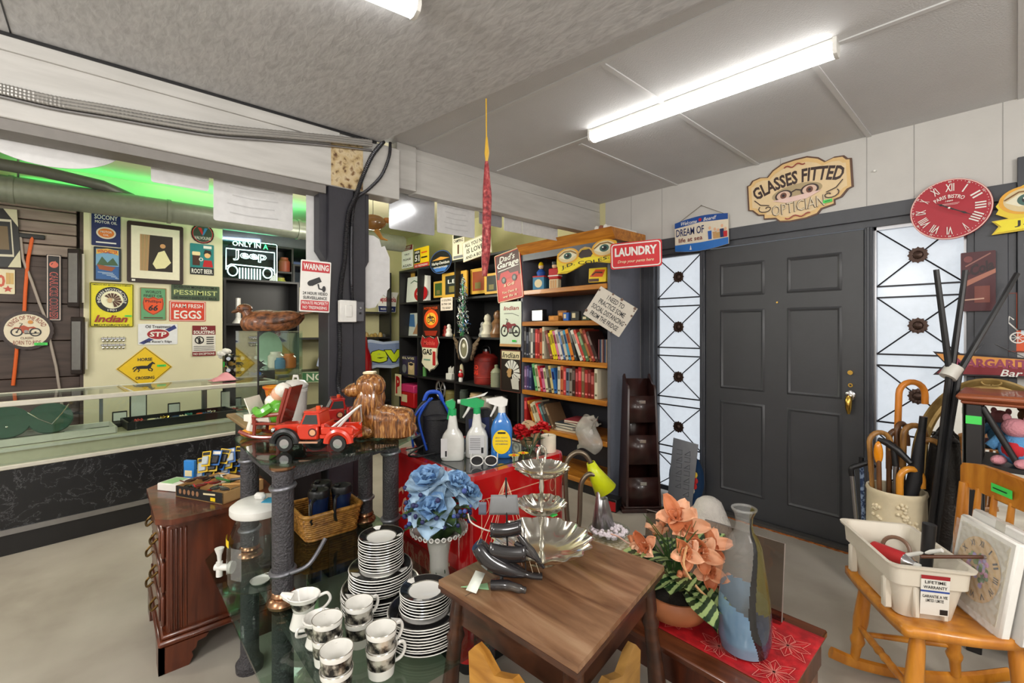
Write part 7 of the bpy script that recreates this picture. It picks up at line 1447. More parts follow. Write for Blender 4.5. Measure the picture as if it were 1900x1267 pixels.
for lab,x,y,w_,h_,rz,tl in(('larger clear acrylic stand behind the bottle vase',-.655,1.665,.27,.255,R(2),R(8)),('clear acrylic stand behind the peach orchids',-.93,1.70,.24,.21,R(6),R(8))):
 r_=thing('acrylic_stand',lab,'display stand',(x,y,CFZ+.0005),rz,None);q=MB();q.T=Matrix.Rotation(-tl,4,'X');q.box(-w_/2,0,.002,w_/2,.004,h_,ACR,.001);q.build('sheet',r_);q=MB();q.box(-w_/2,-.02,0,w_/2,.03,.003,ACR);q.build('foot',r_);q=MB();q.T=Matrix.Rotation(-tl,4,'X');q.box(-w_/2,-.0012,h_-.002,w_/2,.005,h_,paint(120,112,106));q.box(w_/2-.002,-.001,0,w_/2,.005,h_,paint(150,140,132));q.build('edge',r_)
# crystals, hoop, lace box
r_=thing('lace_box','pale woven box under the crystal bowl','box',(-1.19,1.655,CFZ),R(20));part('box',r_,ramp_mat('woven_lace',[(.4,(180,160,120)),(.6,(226,216,190))],60,2,rough=.7,bump=.5),(-.09,-.06,0,.12,.05,.05),b=.006)
r_=thing('crystal_bowl','clear bowl heaped with glassy crystals on the coffee table','bowl',(-1.20,1.655,CFZ+.0505));q=MB();q.lathe([(0,.002),(.04,0),(.075,.02),(.09,.045),(.087,.046),(.07,.024),(0,.008)],CLR,28);q.build('bowl',r_)
rnd=random.Random(8);q=MB();CRY=mat('crystal_lumps',(226,216,222),.12,coat=.5)
for k in range(90):
 a=rnd.random()*6.3;rr=.075*math.sqrt(rnd.random());q.ell((rr*math.cos(a),rr*math.sin(a),.025+.03*rnd.random()*(1-rr/.09)+.01),.006+.005*rnd.random(),CRY,6,4,(rnd.random()*3,rnd.random()*3,0))
o=q.build('crystals',r_,weld=False);o['kind']='stuff'
r_=thing('black_hoop','upright black ring with a pale cord beside the crystal bowl','ring',(-1.02,1.64,CFZ),R(40));q=MB();q.tube([(.042*math.cos(a),0,.075+.05*math.sin(a)) for a in[i*PI/16 for i in range(32)]],.007,BLKPL,8,closed=True);q.build('ring',r_);q=MB();q.tube(spline([(-.02,0,.09),(-.06,-.01,.10),(-.1,0,.12),(-.13,.01,.125)]),.003,paint(226,180,160),6);q.build('cord',r_);part('foot',r_,BLKPL,(-.03,-.02,0,.03,.02,.026),b=.005)
# gooseneck lamp
NK=mat('antique_gooseneck',(120,108,92),.35,.8)
r_=thing('gooseneck_lamp','two-armed gooseneck lamp with a silver and a yellow-green shade','lamp',(-1.33,1.565,CFZ),R(48));tl_=dep((-1.33,1.565))
def lp(px,py,d=0.):return((px-1062)/F*tl_,d,H-(py-CY)/F*tl_-CFZ)
q=MB();q.lathe([(0,0),(.07,0),(.068,.015),(.02,.025),(0,.026)],NK,26);q.build('base',r_)
q=MB();q.tube(spline([(-.01,.01,.02),lp(1052,960,.02),lp(1049,890,.02),lp(1052,858,.02),lp(1068,842,.02),lp(1086,846,.02),lp(1100,868,.02)],7),.011,NK,10);q.build('arm',r_)
q=MB();q.tube(spline([(.012,-.01,.02),lp(1074,960),lp(1076,908),lp(1082,888),lp(1094,879),lp(1106,886),lp(1112,908)],7),.011,NK,10);q.build('arm',r_)
YGS=mat('yellow_green_shade',(196,206,20),.35)
q=MB();q.tube([lp(1096,860,.02),lp(1102,876,.02),lp(1124,912,.02)],[.018,.028,.052],YGS,22,caps=False);q.build('shade',r_,solid=.002)
q=MB();q.tube([lp(1112,898),lp(1113,922),lp(1115,924),lp(1118,974)],[.017,.019,.026,.050],mat('satin_aluminium',(176,176,178),.3,.9),24,caps=False);q.build('shade',r_,solid=.002)
# ------------------------------------------------------------------ by the door: rack, boards, hat
ESP=wood('espresso_wood',(36,18,16),(58,30,26),3,(6,6,1),.3)
r_=thing('magazine_rack','tall espresso-brown three-pocket rack beside the bookcase','magazine rack',(-1.99,3.14,0),R(50));r_.scale=(1.15,1.1,1.);
part('base',r_,ESP,(-.15,-.12,0,.15,.12,.03),(-.135,-.11,.03,.135,.11,.045),b=.004)
for sx in(-1,1):
 q=MB();q.prism([(.10,.045),(.085,1.02),(.06,1.04),(.03,1.0),(-.01,.965),(-.045,.96),(-.06,.93),(-.10,.045)],sx*.12,sx*.105,ESP,'yz')
 q.v=[Vector((p.x*(1-.22*p.z),p.y,p.z)) for p in q.v];q.build('side_panel',r_)
q=MB();q.add([(-.105,.095,.045),(.105,.095,.045),(.082,.08,1.0),(-.082,.08,1.0)],[(0,1,2,3)],ESP);q.build('back_panel',r_,solid=.01)
for z0,z1 in((.05,.26),(.36,.58),(.68,.88)):
 k0,k1=.105*(1-.22*z0),.105*(1-.22*z1);y0=-.095+.04*z0;y1=-.095+.04*z1
 q=MB();q.add([(-k0,y0,z0),(k0,y0,z0),(k1,y1,z1),(-k1,y1,z1)],[(0,1,2,3)],ESP);pk=q.build('pocket',r_,solid=.01)
 q=MB();q.box(-.022,y1-.012,z1-.06,.022,y1-.004,z1-.032,CHROME,.002);q.build('label_holder',pk)
 q=MB();q.add([(-k0,y0,z0),(k0,y0,z0),(k0,.09,z0),(-k0,.09,z0)],[(0,1,2,3)],ESP);q.build('pocket_floor',r_,solid=.008)
r_=thing('metal_sign_back','silver embossed metal plate leaning in front of the left sidelight','sign',(-1.78,3.37,.005),R(4),None,0.,R(-6));q=MB();q.prism([(-.10,0),(.10,0),(.13,.50),(-.07,.52)],0,.004,mat('dull_tin',(150,154,160),.4,.5,bump=.15,bscale=30));q.build('plate',r_);q=MB()
for x,n_,z0 in((.05,7,.09),(-.015,6,.14)):
 for k in range(n_):
  z=z0+.052*k;q.tube([(x-.022,-.001,z),(x+.022,-.001,z),(x+.022,-.001,z+.034),(x-.022,-.001,z+.034*(k%2))],.003,mat('embossed_tin',(126,130,136),.4,.5),5)
q.build('embossing',r_,weld=False)
r_=thing('round_plate_sign','round blue and red patterned plate behind the silver metal plate','plate',(-1.74,3.42,.22));q=MB();q.T=Matrix.Rotation(R(84),4,'X');q.lathe([(0,0),(.11,.0),(.14,.012),(.145,.014),(.11,-.004),(0,-.004)],paint(30,60,96),32,sy=1.45);q.build('plate',r_);q=MB();q.T=Matrix.Rotation(R(84),4,'X')
for k in range(16):a=k*PI/8;q.ell((.075*math.cos(a),.115*math.sin(a),.004),(.018,.024,.003),[paint(190,40,40),paint(226,190,60),paint(226,220,200)][k%3],8,5)
q.build('pattern',r_,weld=False)
r_=thing('red_box','low dark box with a red front by the bookcase foot','box',(-2.10,2.93,0),R(10));part('box',r_,BLKPL,(-.09,-.05,0,.06,.05,.10),b=.004);part('red_front',r_,RED,(-.085,-.0525,.01,.055,-.0495,.08))
KNIT=mat('white_knit',(226,220,212),.85,bump=1.,bscale=90,var=.08)
r_=thing('knit_hat','white knitted hat standing on the floor by the door','hat',(-1.36,2.97,0));q=MB();q.lathe([(.15,0),(.152,.04),(.13,.12),(.10,.2),(.075,.26),(.04,.285),(0,.29)],KNIT,40,wob=lambda a,z:.025*math.cos(20*a)*(1 if int(z*60)%2 else-1));q.build('hat',r_);q=MB();q.lathe([(.15,0),(.158,.01),(.158,.04),(.152,.05)],KNIT,40);q.build('brim',r_)
# ------------------------------------------------------------------ signs on the door wall
PW=('Y',DW-.002)
c,w_,h_=frame2(PW,1255,402,1353,466)
top_=[(x*w_,(.42+.08*math.cos(x*PI))*h_) for x in[.5-i/12 for i in range(13)]];bot_=[(x*w_,(-.42-.08*math.cos(x*PI))*h_) for x in[-.5+i/12 for i in range(13)]]
s=Sign('hanging_sign','blue and cream nautical welcome sign hanging by a cord above the door','sign',(c.x,DW-.03,c.z),w_,h_,paint(226,216,196),shape=top_+bot_,th=.012,roll=R(-1))
s.poly([p for p in top_]+[(-w_*.5,h_*.26),(0,h_*.32),(w_*.5,h_*.26)],paint(24,74,150)).poly([p for p in bot_]+[(w_*.5,-h_*.24),(0,-h_*.26),(-w_*.5,-h_*.24)],paint(40,110,190))
s.text('Welcome',-w_*.22,h_*.37,w_*.32,h_*.11,WHITE,shear=.3).text('Board!',w_*.18,h_*.38,w_*.22,h_*.1,WHITE,shear=.3).disc(0,h_*.39,w_*.03,RED)
s.text('DREAM OF',-w_*.2,h_*.11,w_*.54,h_*.22,paint(24,40,96)).text('life at sea',-w_*.19,-h_*.12,w_*.46,h_*.13,paint(120,40,40))
for x,cl,hh in((.18,BLUE,.3),(.27,TAN,.24),(.33,paint(190,150,90),.2),(.40,NAVY,.3),(.46,RED,.2)):s.poly([(w_*(x-.03),-h_*.22),(w_*(x-.04),-h_*.22+h_*hh*.8),(w_*(x+.03),-h_*.22+h_*hh*.8),(w_*(x+.03),-h_*.22)],cl).disc(w_*x,-h_*.2+h_*hh,w_*.022,paint(226,176,140),h_*.045,n=10)
s.poly([(-w_*.2,-h_*.44),(-w_*.18,-h_*.30),(-w_*.16,-h_*.44)],WHITE);s.done()
n_=at(1302,381,Y=DW-.005)-Vector((c.x,DW-.03,c.z));q=MB();q.tube([(-w_*.42,-.002,h_*.44),tuple(n_),(w_*.42,-.002,h_*.44)],.0022,paint(120,110,90),6);q.build('hanging_cord',s.root);q=MB();q.cyl(tuple(n_),(n_.x,.03,n_.z),.006,STEEL,seg=8);q.build('nail',s.root)
c,w_,h_=frame2(PW,1382,295,1575,410)
hf=[(0,.5),(.12,.49),(.22,.42),(.28,.33),(.36,.36),(.44,.34),(.47,.28),(.5,.27),(.5,-.16),(.46,-.18),(.40,-.28),(.34,-.3),(.34,-.37),(.22,-.40),(.18,-.47),(.08,-.5),(0,-.5)]
s=Sign('shaped_tin_sign','large scalloped cream optician sign with eyes, on the white wall','sign',c,w_,h_,paint(96,66,50),shape=[(x*w_,z*h_) for x,z in hf]+[(-x*w_,z*h_) for x,z in hf[::-1][1:-1]],th=.012,roll=R(-3.0))
s.poly([(x*.965,z*.95) for x,z in s.shape],paint(226,190,130)).poly([(x*.9,z*.82) for x,z in s.shape],paint(230,204,160))
DBR=paint(56,36,32)
s.text('GLASSES FITTED',0,h_*.20,w_*.88,h_*.22,DBR,arc=w_*1.1,bold=.022)
s.disc(0,0-h_*.04,w_*.24,paint(176,156,118),h_*.13)
for sx in(-1,1):s.ring(sx*w_*.125,-h_*.05,w_*.085,w_*.018,DBR,h_*.09).disc(sx*w_*.125,-h_*.05,w_*.066,paint(222,190,170),h_*.07).disc(sx*w_*.125,-h_*.05,w_*.032,paint(110,66,50),h_*.05).disc(sx*w_*.125,-h_*.05,w_*.014,BLACK,h_*.022)
s.line([(-w_*.05,-h_*.03),(0,h_*.0),(w_*.05,-h_*.03)],.008,DBR).poly([(-w_*.24,-h_*.1),(w_*.24,-h_*.1),(w_*.1,-h_*.18),(-w_*.1,-h_*.18)],paint(232,200,190))
s.text('OPTICIAN',0,-h_*.27,w_*.5,h_*.18,DBR,bold=-.004).text('OPTICIAN',.003,-h_*.268,w_*.495,h_*.17,paint(226,210,180),bold=-.02)
for sx in(-1,1):s.line([(sx*w_*(.30+.09*t*math.cos(t*7)),-h_*(.2-.08*t*math.sin(t*7))) for t in[i/14 for i in range(15)]],.006,DBR).line([(sx*w_*.27,-h_*.16),(sx*w_*.36,-h_*.12),(sx*w_*.42,-h_*.02)],.006,DBR)
s.line([(w_*(-.1+.2*t),h_*(.39+.02*math.sin(t*12))) for t in[i/12 for i in range(13)]],.008,paint(150,60,50)).line([(w_*(-.12+.24*t),-h_*(.43+.02*math.sin(t*12))) for t in[i/12 for i in range(13)]],.008,paint(150,60,50));ptag(s,w_*.28,-h_*.30,.05,.02);s.done()
# wall clock
c=at(1763,389,Y=DW-.03);w_=.33
s=Sign('wall_clock','round red bistro wall clock with white roman numerals','clock',(c.x,DW-.032,c.z),w_,w_,paint(170,26,44),shape=circle(0,0,w_/2,n=64),th=.016,panel='clock_face')
s.ring(0,0,w_*.497,.005,paint(226,190,180),part='rim')
for k,nm in enumerate(['XII','I','II','III','IIII','V','VI','VII','VIII','IX','X','XI']):
 a=-k*PI/6;s.text(nm,.118*math.sin(-a),.118*math.cos(a),.006 if nm=='I' else.0105*(len(nm)+.3),.042,WHITE,rot=a,part='numerals');s.text('60 5 10 15 20 25 30 35 40 45 50 55'.split()[k],.150*math.sin(-a),.150*math.cos(a),.013,.010,WHITE,rot=a,part='minute_numbers')
for k in range(60):
 if k%5:a=k*PI/30;s.disc(.150*math.sin(a),.150*math.cos(a),.0018,WHITE,part='minute_dots',n=6)
s.text('PARIS BISTRO',0,.062,.125,.020,WHITE,arc=.10).text('1889',0,.038,.03,.008,WHITE,shear=.3).rect(-.03,.022,.04,.0235,WHITE,'lettering').rect(-.02,.016,.035,.0172,WHITE,'lettering')
def hand(ang,ln,wd,nm):
 d_=Vector((math.sin(ang),math.cos(ang)));n2=Vector((d_.y,-d_.x));P_=[n2*wd-d_*.02,d_*ln*.45+n2*wd*.7,d_*ln*.6+n2*wd*1.6,d_*ln*.7+n2*wd*.6,d_*ln,d_*ln*.7-n2*wd*.6,d_*ln*.6-n2*wd*1.6,d_*ln*.45-n2*wd*.7,-n2*wd-d_*.02]
 s.poly([tuple(p) for p in P_],BLACK,nm)
hand(R(302),.065,.004,'hour_hand');hand(R(121),.115,.0035,'minute_hand');s.disc(0,0,.005,WHITE,part='hub',n=12);s.done()
# second spectacles sign at the right edge
q0=at(1840,430,Y=DW-.04);s=Sign('spectacles_sign','yellow eye sign with a ribbon, cut off by the right edge','sign',(q0.x+.26,DW-.04,2.0),.52,.25,paint(228,200,50),th=.012,shape=[(x*.52,z*.25) for x,z in sh_] if False else[(-.26,-.045),(-.235,-.075),(-.26,-.115),(0,-.10),(.26,-.115),(.26,.10),(.2,.125),(.08,.06),(-.02,.05),(-.08,.12),(-.15,.12),(-.22,.075),(-.245,.03),(-.235,.01),(-.245,-.01),(-.2,-.04)])
eye(s,-.135,.045,.10,.072);eye(s,.135,.045,.10,.072);s.poly([(-.25,-.05),(-.225,-.078),(-.25,-.108),(0,-.092),(.25,-.108),(.25,-.05),(0,-.04)],paint(236,220,40)).text('J.D. COLES.',.02,-.073,.40,.034,BLACK);s.done()
s=sg('tin_sign','dark maroon cola sign with slanted script on the grey post',(1782,467,1847,577),('Y',DW-.034),paint(74,26,34));w_,h_=s.w,s.h
s.line([(-w_*.36,h_*.26),(w_*.36,h_*.46)],h_*.02,paint(150,100,90),'lettering').text('-Cola',w_*.06,h_*.22,w_*.84,h_*.18,paint(40,16,22),rot=R(20),shear=.3,bold=.03).poly([(-w_*.5,h_*-.02),(w_*.5,h_*.2),(w_*.5,h_*.13),(-w_*.5,-h_*.12)],paint(170,110,90)).rect(-w_*.1,-h_*.36,w_*.34,-h_*.08,paint(120,60,50)).line([(-w_*.38,-h_*.31),(w_*.18,-h_*.29)],h_*.022,paint(200,160,140),'lettering').disc(-w_*.28,h_*.38,w_*.13,paint(120,60,60)).done()
s=sg('tin_sign','red-bordered green cola sign at the right edge',(1888,452,1990,530),('Y',DW-.004),paint(190,30,36));s.rect(-s.w*.44,-s.h*.36,s.w*.44,s.h*.3,paint(60,100,80)).text('Coca',-s.w*.1,0,s.w*.6,s.h*.4,WHITE,shear=.2,bold=.02).done()
s=sg('tin_sign','orange sign with a drawn carriage at the right edge',(1859,541,1985,654),('Y',DW-.004),paint(216,84,30));w_,h_=s.w,s.h
s.rect(-w_*.22,-h_*.2,w_*.4,h_*.18,paint(206,220,230)).stack([('WE',.1*h_,w_*.3,h_*.12),('HA',-.04*h_,w_*.3,h_*.12),('MO',-.14*h_,w_*.24,h_*.07)],BLACK,x=-w_*.04).ring(-w_*.27,-h_*.26,w_*.13,.006,WHITE).line([(-w_*.27,-h_*.14),(-w_*.42,h_*.0),(-w_*.40,h_*.1),(-w_*.33,h_*.04)],.006,WHITE)
for k in range(4):a=k*PI/4;s.line([(-w_*.27-w_*.12*math.cos(a),-h_*.26-w_*.12*math.sin(a)),(-w_*.27+w_*.12*math.cos(a),-h_*.26+w_*.12*math.sin(a))],.003,WHITE)
s.text('WH',-w_*.02,h_*.44,w_*.24,h_*.07,WHITE).poly([(-w_*.2,h_*.22),(w_*.4,h_*.32),(w_*.4,h_*.26),(-w_*.2,h_*.16)],WHITE).border(.004,.004,paint(120,40,20)).done()
c,w_,h_=frame2(('Y',DW-.06),1722,655,1990,704)
s=Sign('arrow_sign','wooden arrow sign for a margarita bar hanging by the right window','sign',(c.x,DW-.06,c.z),w_,h_,paint(36,26,30),shape=[(-w_*.5,h_*.5),(w_*.3,h_*.32),(w_*.3,h_*.5),(w_*.5,0),(w_*.3,-h_*.5),(w_*.3,-h_*.36),(-w_*.5,-h_*.45),(-w_*.40,0)],th=.014)
s.poly([(-w_*.47,h_*.42),(w_*.3,h_*.26),(w_*.32,h_*.4),(w_*.48,0),(-w_*.385,0)],paint(222,150,70)).poly([(-w_*.385,0),(w_*.48,0),(w_*.32,-h_*.4),(w_*.3,-h_*.30),(-w_*.47,-h_*.38)],paint(130,30,40)).text('MARGARITA',-w_*.03,h_*.1,w_*.58,h_*.34,paint(150,60,90),bold=.03).text('Bar',w_*.08,-h_*.24,w_*.14,h_*.26,WHITE,shear=.3).done()
q=MB();n_=at(1831,632,Y=DW-.005)-Vector((c.x,DW-.06,c.z));q.tube([(-w_*.2,-.002,h_*.38),tuple(n_),(w_*.2,-.002,h_*.28)],.002,STEEL,6);q.build('hanging_wire',s.root);q=MB();q.cyl(tuple(n_),(n_.x,.055,n_.z),.008,STEEL,seg=8);q.build('hook',s.root)
q=MB();q.cyl((0,0,0),(0,-.02,0),.006,WHTPL);q.build
one(q,'wall_hook','tiny white hook on the bare white wall right of the optician sign','hook',at(1624,318,Y=DW))
# ------------------------------------------------------------------ oval mirror, tall table, plush toys
GLD=ramp_mat('antique_gold_frame',[(.3,(140,112,60)),(.6,(190,160,100)),(.8,(214,190,136))],12,5,rough=.35,metal=.5)
r_=thing('oval_mirror','large oval gold-framed mirror leaning near the right sidelight','mirror',(-.085,3.26,.665),R(4),None,0.,R(-5));rx,rz_=.30,.485
def oval(k,y,d):return[(rx*k*math.cos(a),y,rz_*k*math.sin(a)+0) for a in[i*PI/32 for i in range(64)]]
q=MB()
prof_=[(1.0,0),(1.0,-.025),(.97,-.035),(.94,-.03),(.88,-.012),(.83,-.016),(.80,-.008),(.80,0)]
q.grid(lambda u,v:(rx*prof_[min(int(v*7),7)][0]*math.cos(2*PI*u),prof_[min(int(v*7+1e-6),7)][1],rz_*(1-(1-prof_[min(int(v*7+1e-6),7)][0])*rx/rz_)*math.sin(2*PI*u)),72,7,GLD,cu=True);q.build('frame',r_)
q=MB();q.add([(rx*.81*math.cos(a),-.006,(rz_-.19*rx)*math.sin(a)) for a in[i*PI/32 for i in range(64)]],[tuple(range(64))],mat('mirror_silvering',(214,214,210),.02,1.,var=.01));q.build('mirror_glass',r_)
q=MB()
for sx in(-1,1):q.tube([(sx*(.012+.022*math.sin(t)),-.03,rz_-.022+.014*math.cos(t)) for t in[i*.45 for i in range(9)]],.004,GLD,6)
q.build('crest',r_,weld=False)
RTB=wood('reddish_table_top',(120,56,30),(166,92,56),2.4,(1.5,9,9),.28,.3)
tt=thing('tall_table','tall black-legged table with a reddish wooden top at the right edge','table',(.10,2.93,0));
q=MB();q.box(-.28,-.17,1.085,.4,.17,1.115,RTB,.012);q.box(-.265,-.155,1.07,.385,.155,1.086,RTB,.005);q.build('top',tt,weld=False)
for x in(-.225,.35):
 for y in(-.12,.12):part('leg',tt,BLKWOOD,(x-.024,y-.024,0,x+.024,y+.024,1.07),b=.003)
part('lower_shelf',tt,BLKWOOD,(-.20,-.15,.80,.38,.15,.82));part('floor_shelf',tt,ESP,(-.20,-.15,.10,.38,.15,.12));q=MB();q.cyl((-.2,-.13,1.06),(-.1,-.13,.84),.012,BLKWOOD);q.build('brace',tt)
q=MB();q.box(-.25,-.1455,.985,-.235,-.1445,1.02,paint(70,215,90));q.box(-.249,-.1465,.985,-.201,-.1445,1.02,paint(70,215,90));q.build('price_sticker',tt,weld=False)
def plush(label,loc,rz,c1,c2,k,belly=None):
 r_=thing('plush_toy',label,'plush toy',loc,rz,'plush toys on the tall table shelf');m1=mat('plush_%d_%d_%d'%c1,c1,.9,bump=.6,bscale=120);m2=mat('plush_%d_%d_%d'%c2,c2,.9,bump=.6,bscale=120)
 q=MB();q.ell((0,0,.075*k),(.065*k,.055*k,.075*k),m1,16,10);q.build('body',r_);q=MB();q.ell((0,-.01*k,.175*k),(.05*k,.046*k,.045*k),m2,16,10);q.build('head',r_)
 for sx in(-1,1):q=MB();q.ell((sx*.035*k,0,.215*k),(.016*k,.008*k,.02*k),m2,10,7);q.build('ear',r_);q=MB();q.tube([(sx*.05*k,0,.12*k),(sx*.085*k,-.03*k,.07*k)],[.024*k,.02*k],m1,10);q.build('arm',r_);q=MB();q.ell((sx*.04*k,-.06*k,.022*k),(.025*k,.045*k,.022*k),m2,12,8);q.build('foot',r_)
 if belly:q=MB();q.ell((0,-.03*k,.075*k),(.045*k,.03*k,.045*k),mat('plush_%d_%d_%d'%belly,belly,.9),12,8);q.build('patch',r_)
 return r_
plush('blue plush toy with a red tummy patch on the tall table shelf',(.0,2.86,.8205),R(-20),(90,150,200),(206,140,150),.9,(190,40,50))
plush('teal plush toy behind the blue one on the tall table shelf',(.10,2.93,.8205),R(10),(30,120,130),(120,76,46),1.0)
plush('yellow and orange plush toy at the right frame edge',(.13,2.84,.8205),R(0),(226,206,40),(206,90,40),.8)
# ------------------------------------------------------------------ crock of walking sticks
CRK=mat('cream_stoneware',(222,208,176),.5,bump=.15,bscale=40)
r_=thing('umbrella_crock','cream stoneware crock with raised grape decoration full of canes','crock',(-.415,3.02,0));r_.scale=(.92,.92,.985);q=MB();q.lathe([(0,0),(.125,0),(.13,.01),(.128,.2),(.132,.4),(.13,.56),(.136,.575),(.132,.59),(.122,.588),(.118,.56),(.116,.02),(0,.02)],CRK,40,wob=lambda a,z:.008*math.sin(9*a+z*20));q.build('crock',r_)
rnd=random.Random(17)
for ca,cz in((R(-70),.50),(R(-120),.47),(R(-88),.38),(R(-50),.42),(R(-140),.36)):
 q=MB()
 for k in range(12):a=ca+rnd.uniform(-.16,.16);q.ell((.134*math.cos(a),.134*math.sin(a),cz+rnd.uniform(-.04,.04)),.010,CRK,8,6)
 q.build('raised_grapes',r_,weld=False)
BAM=ramp_mat('cane_wood',[(.3,(110,74,34)),(.6,(176,128,70)),(.8,(206,160,100))],8,5,(4,4,1),.35)
DBAM=ramp_mat('brown_cane_wood',[(.3,(60,36,20)),(.7,(124,82,48))],8,5,(4,4,1),.35)
CX_,CY_=-.42,3.02
def cane(label,bx,by,tx,ty,zt,m_,rad,rz,m2=None,r=.011,grp='walking sticks in the crock'):
 """hook-handled stick from the crock bottom to the base of its hook"""
 r_=thing('walking_stick',label,'walking stick',(CX_+bx,CY_+by,.024),0,grp)
 top=Vector((tx-bx,ty-by,zt-.024));d_=Vector((math.cos(rz),math.sin(rz),0))
 q=MB();q.tube([(0,0,0),top*.5,top*.8],r,m2 or m_,10);q.build('shaft',r_)
 q=MB();P_=[top*.8,top]+[top+d_*(rad-rad*math.cos(a))+Vector((0,0,rad*1.05*math.sin(a))) for a in[PI*i/9 for i in range(1,10)]]+[top+d_*2*rad-Vector((0,0,rad*.8))]
 q.tube(P_,r*1.18,m_,10);q.build('crook_handle',r_);return r_
rr_=R(40)
cane('pale cane with a wide crook at the left of the crock',-.06,-.03,-.10,-.02,.80,BAM,.05,rr_)
cane('brown cane whose crook rises behind the pale left cane',-.03,.04,-.03,.05,.82,DBAM,.042,rr_,r=.012)
cane('tan cane with the crook nearest the middle of the crock',.02,.02,.03,.03,.85,BAM,.05,rr_,r=.012)
cane('golden low cane with a small crook at the crock front',.03,-.06,.03,-.08,.65,mat('golden_cane',(214,140,40),.3,coat=.3),.05,rr_,r=.013)
cane('dark brown knobbly cane standing at the crock centre',.0,.05,.0,.06,.86,DBAM,.038,R(70))
cane('tall blue cane with an orange wooden crook',-.02,.07,-.0,.12,1.05,mat('orange_cane_handle',(214,130,40),.35),.062,rr_,paint(50,70,110),.013)
cane('short tan cane partly hidden at the right of the crock',.07,.0,.09,.0,.80,BAM,.045,R(20))
r_=thing('umbrella','folded black umbrella with a black grip in the crock','umbrella',(CX_+.05,CY_-.02,.024));q=MB();q.tube([(0,0,0),(.0,0,.5),(.03,0,.62),(.055,.0,.86)],[.012,.03,.032,.016],mat('black_cloth',(26,26,30),.6),12);q.build('canopy',r_);q=MB();q.cyl((.055,0,.86),(.062,0,.94),.016,BLKPL);q.build('grip',r_)
r_=thing('crutch_cane','grey metal cane with a T-shaped black handle in the crock','walking stick',(CX_-.0,CY_-.05,.024));q=MB();q.cyl((0,0,0),(.01,0,.70),.010,STEEL);q.build('shaft',r_);q=MB();q.tube([(-.06,.01,.80),(-.02,0,.79),(.02,0,.76),(.07,-.01,.71)],[.012,.018,.017,.013],BLKPL,10);q.cyl((.01,0,.68),(.0,0,.79),.013,BLKPL);q.build('handle',r_,weld=False)
r_=thing('orange_knob_stick','stick with a bright orange flat knob at the left of the crock','walking stick',(CX_-.045,CY_-.06,.024));q=MB();q.cyl((0,0,0),(-.01,0,.70),.011,DBAM);q.build('shaft',r_);q=MB();q.ell((-.012,0,.735),(.02,.014,.06),mat('glossy_orange_knob',(226,140,20),.2,coat=.5),14,10);q.build('knob',r_)
r_=thing('silver_cane','grey cane with a black hooked grip leaning left of the crock','walking stick',(-.60,3.02,0));q=MB();q.tube([(.05,0,0),(.0,0,.6)],.011,STEEL,10);q.build('shaft',r_);q=MB();q.tube(spline([(0,0,.6),(.0,.0,.64),(.03,.01,.66),(.07,.02,.68),(.09,.03,.66)]),.014,BLKPL,10);q.build('grip',r_)
r_=thing('blue_cane','slim blue patterned stick beside the grey hooked cane','walking stick',(-.565,3.06,0));q=MB();q.tube([(.02,0,0),(.0,0,.66)],.010,ramp_mat('blue_pattern',[(.45,(40,60,96)),(.55,(140,160,190))],60,2),8);q.build('shaft',r_);q=MB();q.cyl((0,0,.66),(0,0,.70),.012,BLKPL);q.build('cap',r_)
r_=thing('leather_bag','dark crumpled leather bag behind the canes','bag',(-.24,3.10,0));q=MB();q.grid(lambda u,v:(.09*math.cos(2*PI*u)*(1+.1*math.sin(5*v+9*u))*(1-.4*v*v),.06*math.sin(2*PI*u),.84*v),20,14,mat('dark_leather',(34,30,28),.35,bump=.4),cu=True);q.ell((0,0,.84),(.055,.036,.03),mat('dark_leather'),12,8);q.build('bag',r_,weld=False);q=MB();q.tube(spline([(-.05,0,.82),(0,0,.9),(.05,0,.82)]),.008,mat('dark_leather'),8);q.build('handle',r_)
# bundle of black poles taped together
r_=thing('pole_bundle','bundle of black tapered poles taped together, fanning above the canes','poles',(-.28,2.93,0),R(48));tq=dep((-.28,2.93));p0x=CX+F*(C48*-.28+S48*2.93)/tq
def bp(px,py,d=0.):return((px-p0x)/F*tq,d,H-(py-CY)/F*tq)
for k,(px,py,d) in enumerate([(1737,500,.0),(1803,500,.03),(1883,508,-.01)]):
 q=MB();q.tube([(-.05+.012*k,d*.3,.0),bp(1750+6*k,790,d*.3),bp(1762+8*k,690,d*.4),bp(px,py,d)],[.012,.013,.014,.011],BLKPL,8);q.build('pole',r_)
q=MB();q.tube([bp(1758,700),bp(1772,680)],.034,paint(206,204,196),16);q.build('white_tape',r_)
# ------------------------------------------------------------------ rocking chair with its load
RC=R(214.8);rk=thing('rocking_chair','small honey-coloured wooden rocking chair at the right','rocking chair',(-.196,2.22,0),RC)
q=MB();q.grid(lambda u,v:(-.185+.385*u,(v-.5)*(.40+.04*math.sin(PI*u)),.40+.012*(2*abs(v-.5))**3+.01*(1-u)**3-.014*max(0,u-.8)*5*.4),16,16,MAPLE);q.build('seat',rk,solid=.03)
for sx,sy in((.14,-.16),(.14,.16),(-.13,-.15),(-.13,.15)):
 q=MB();top=Vector((sx,sy,.385));bot=Vector((sx*1.25,sy*1.12,.055));pts=[top.lerp(bot,t) for t in(0,.12,.5,.7,.74,.78,.82,1)];q.tube(pts,[.017,.022,.026,.02,.026,.024,.018,.015],MAPLE,12);q.build('leg',rk)
for sy in(-.178,.178):q=MB();q.tube(spline([(.26,sy,.070),(.16,sy,.040),(0,sy,.026),(-.18,sy,.040),(-.34,sy,.085)],6),.017,MAPLE,8,flat=1.4);q.build('rocker',rk)
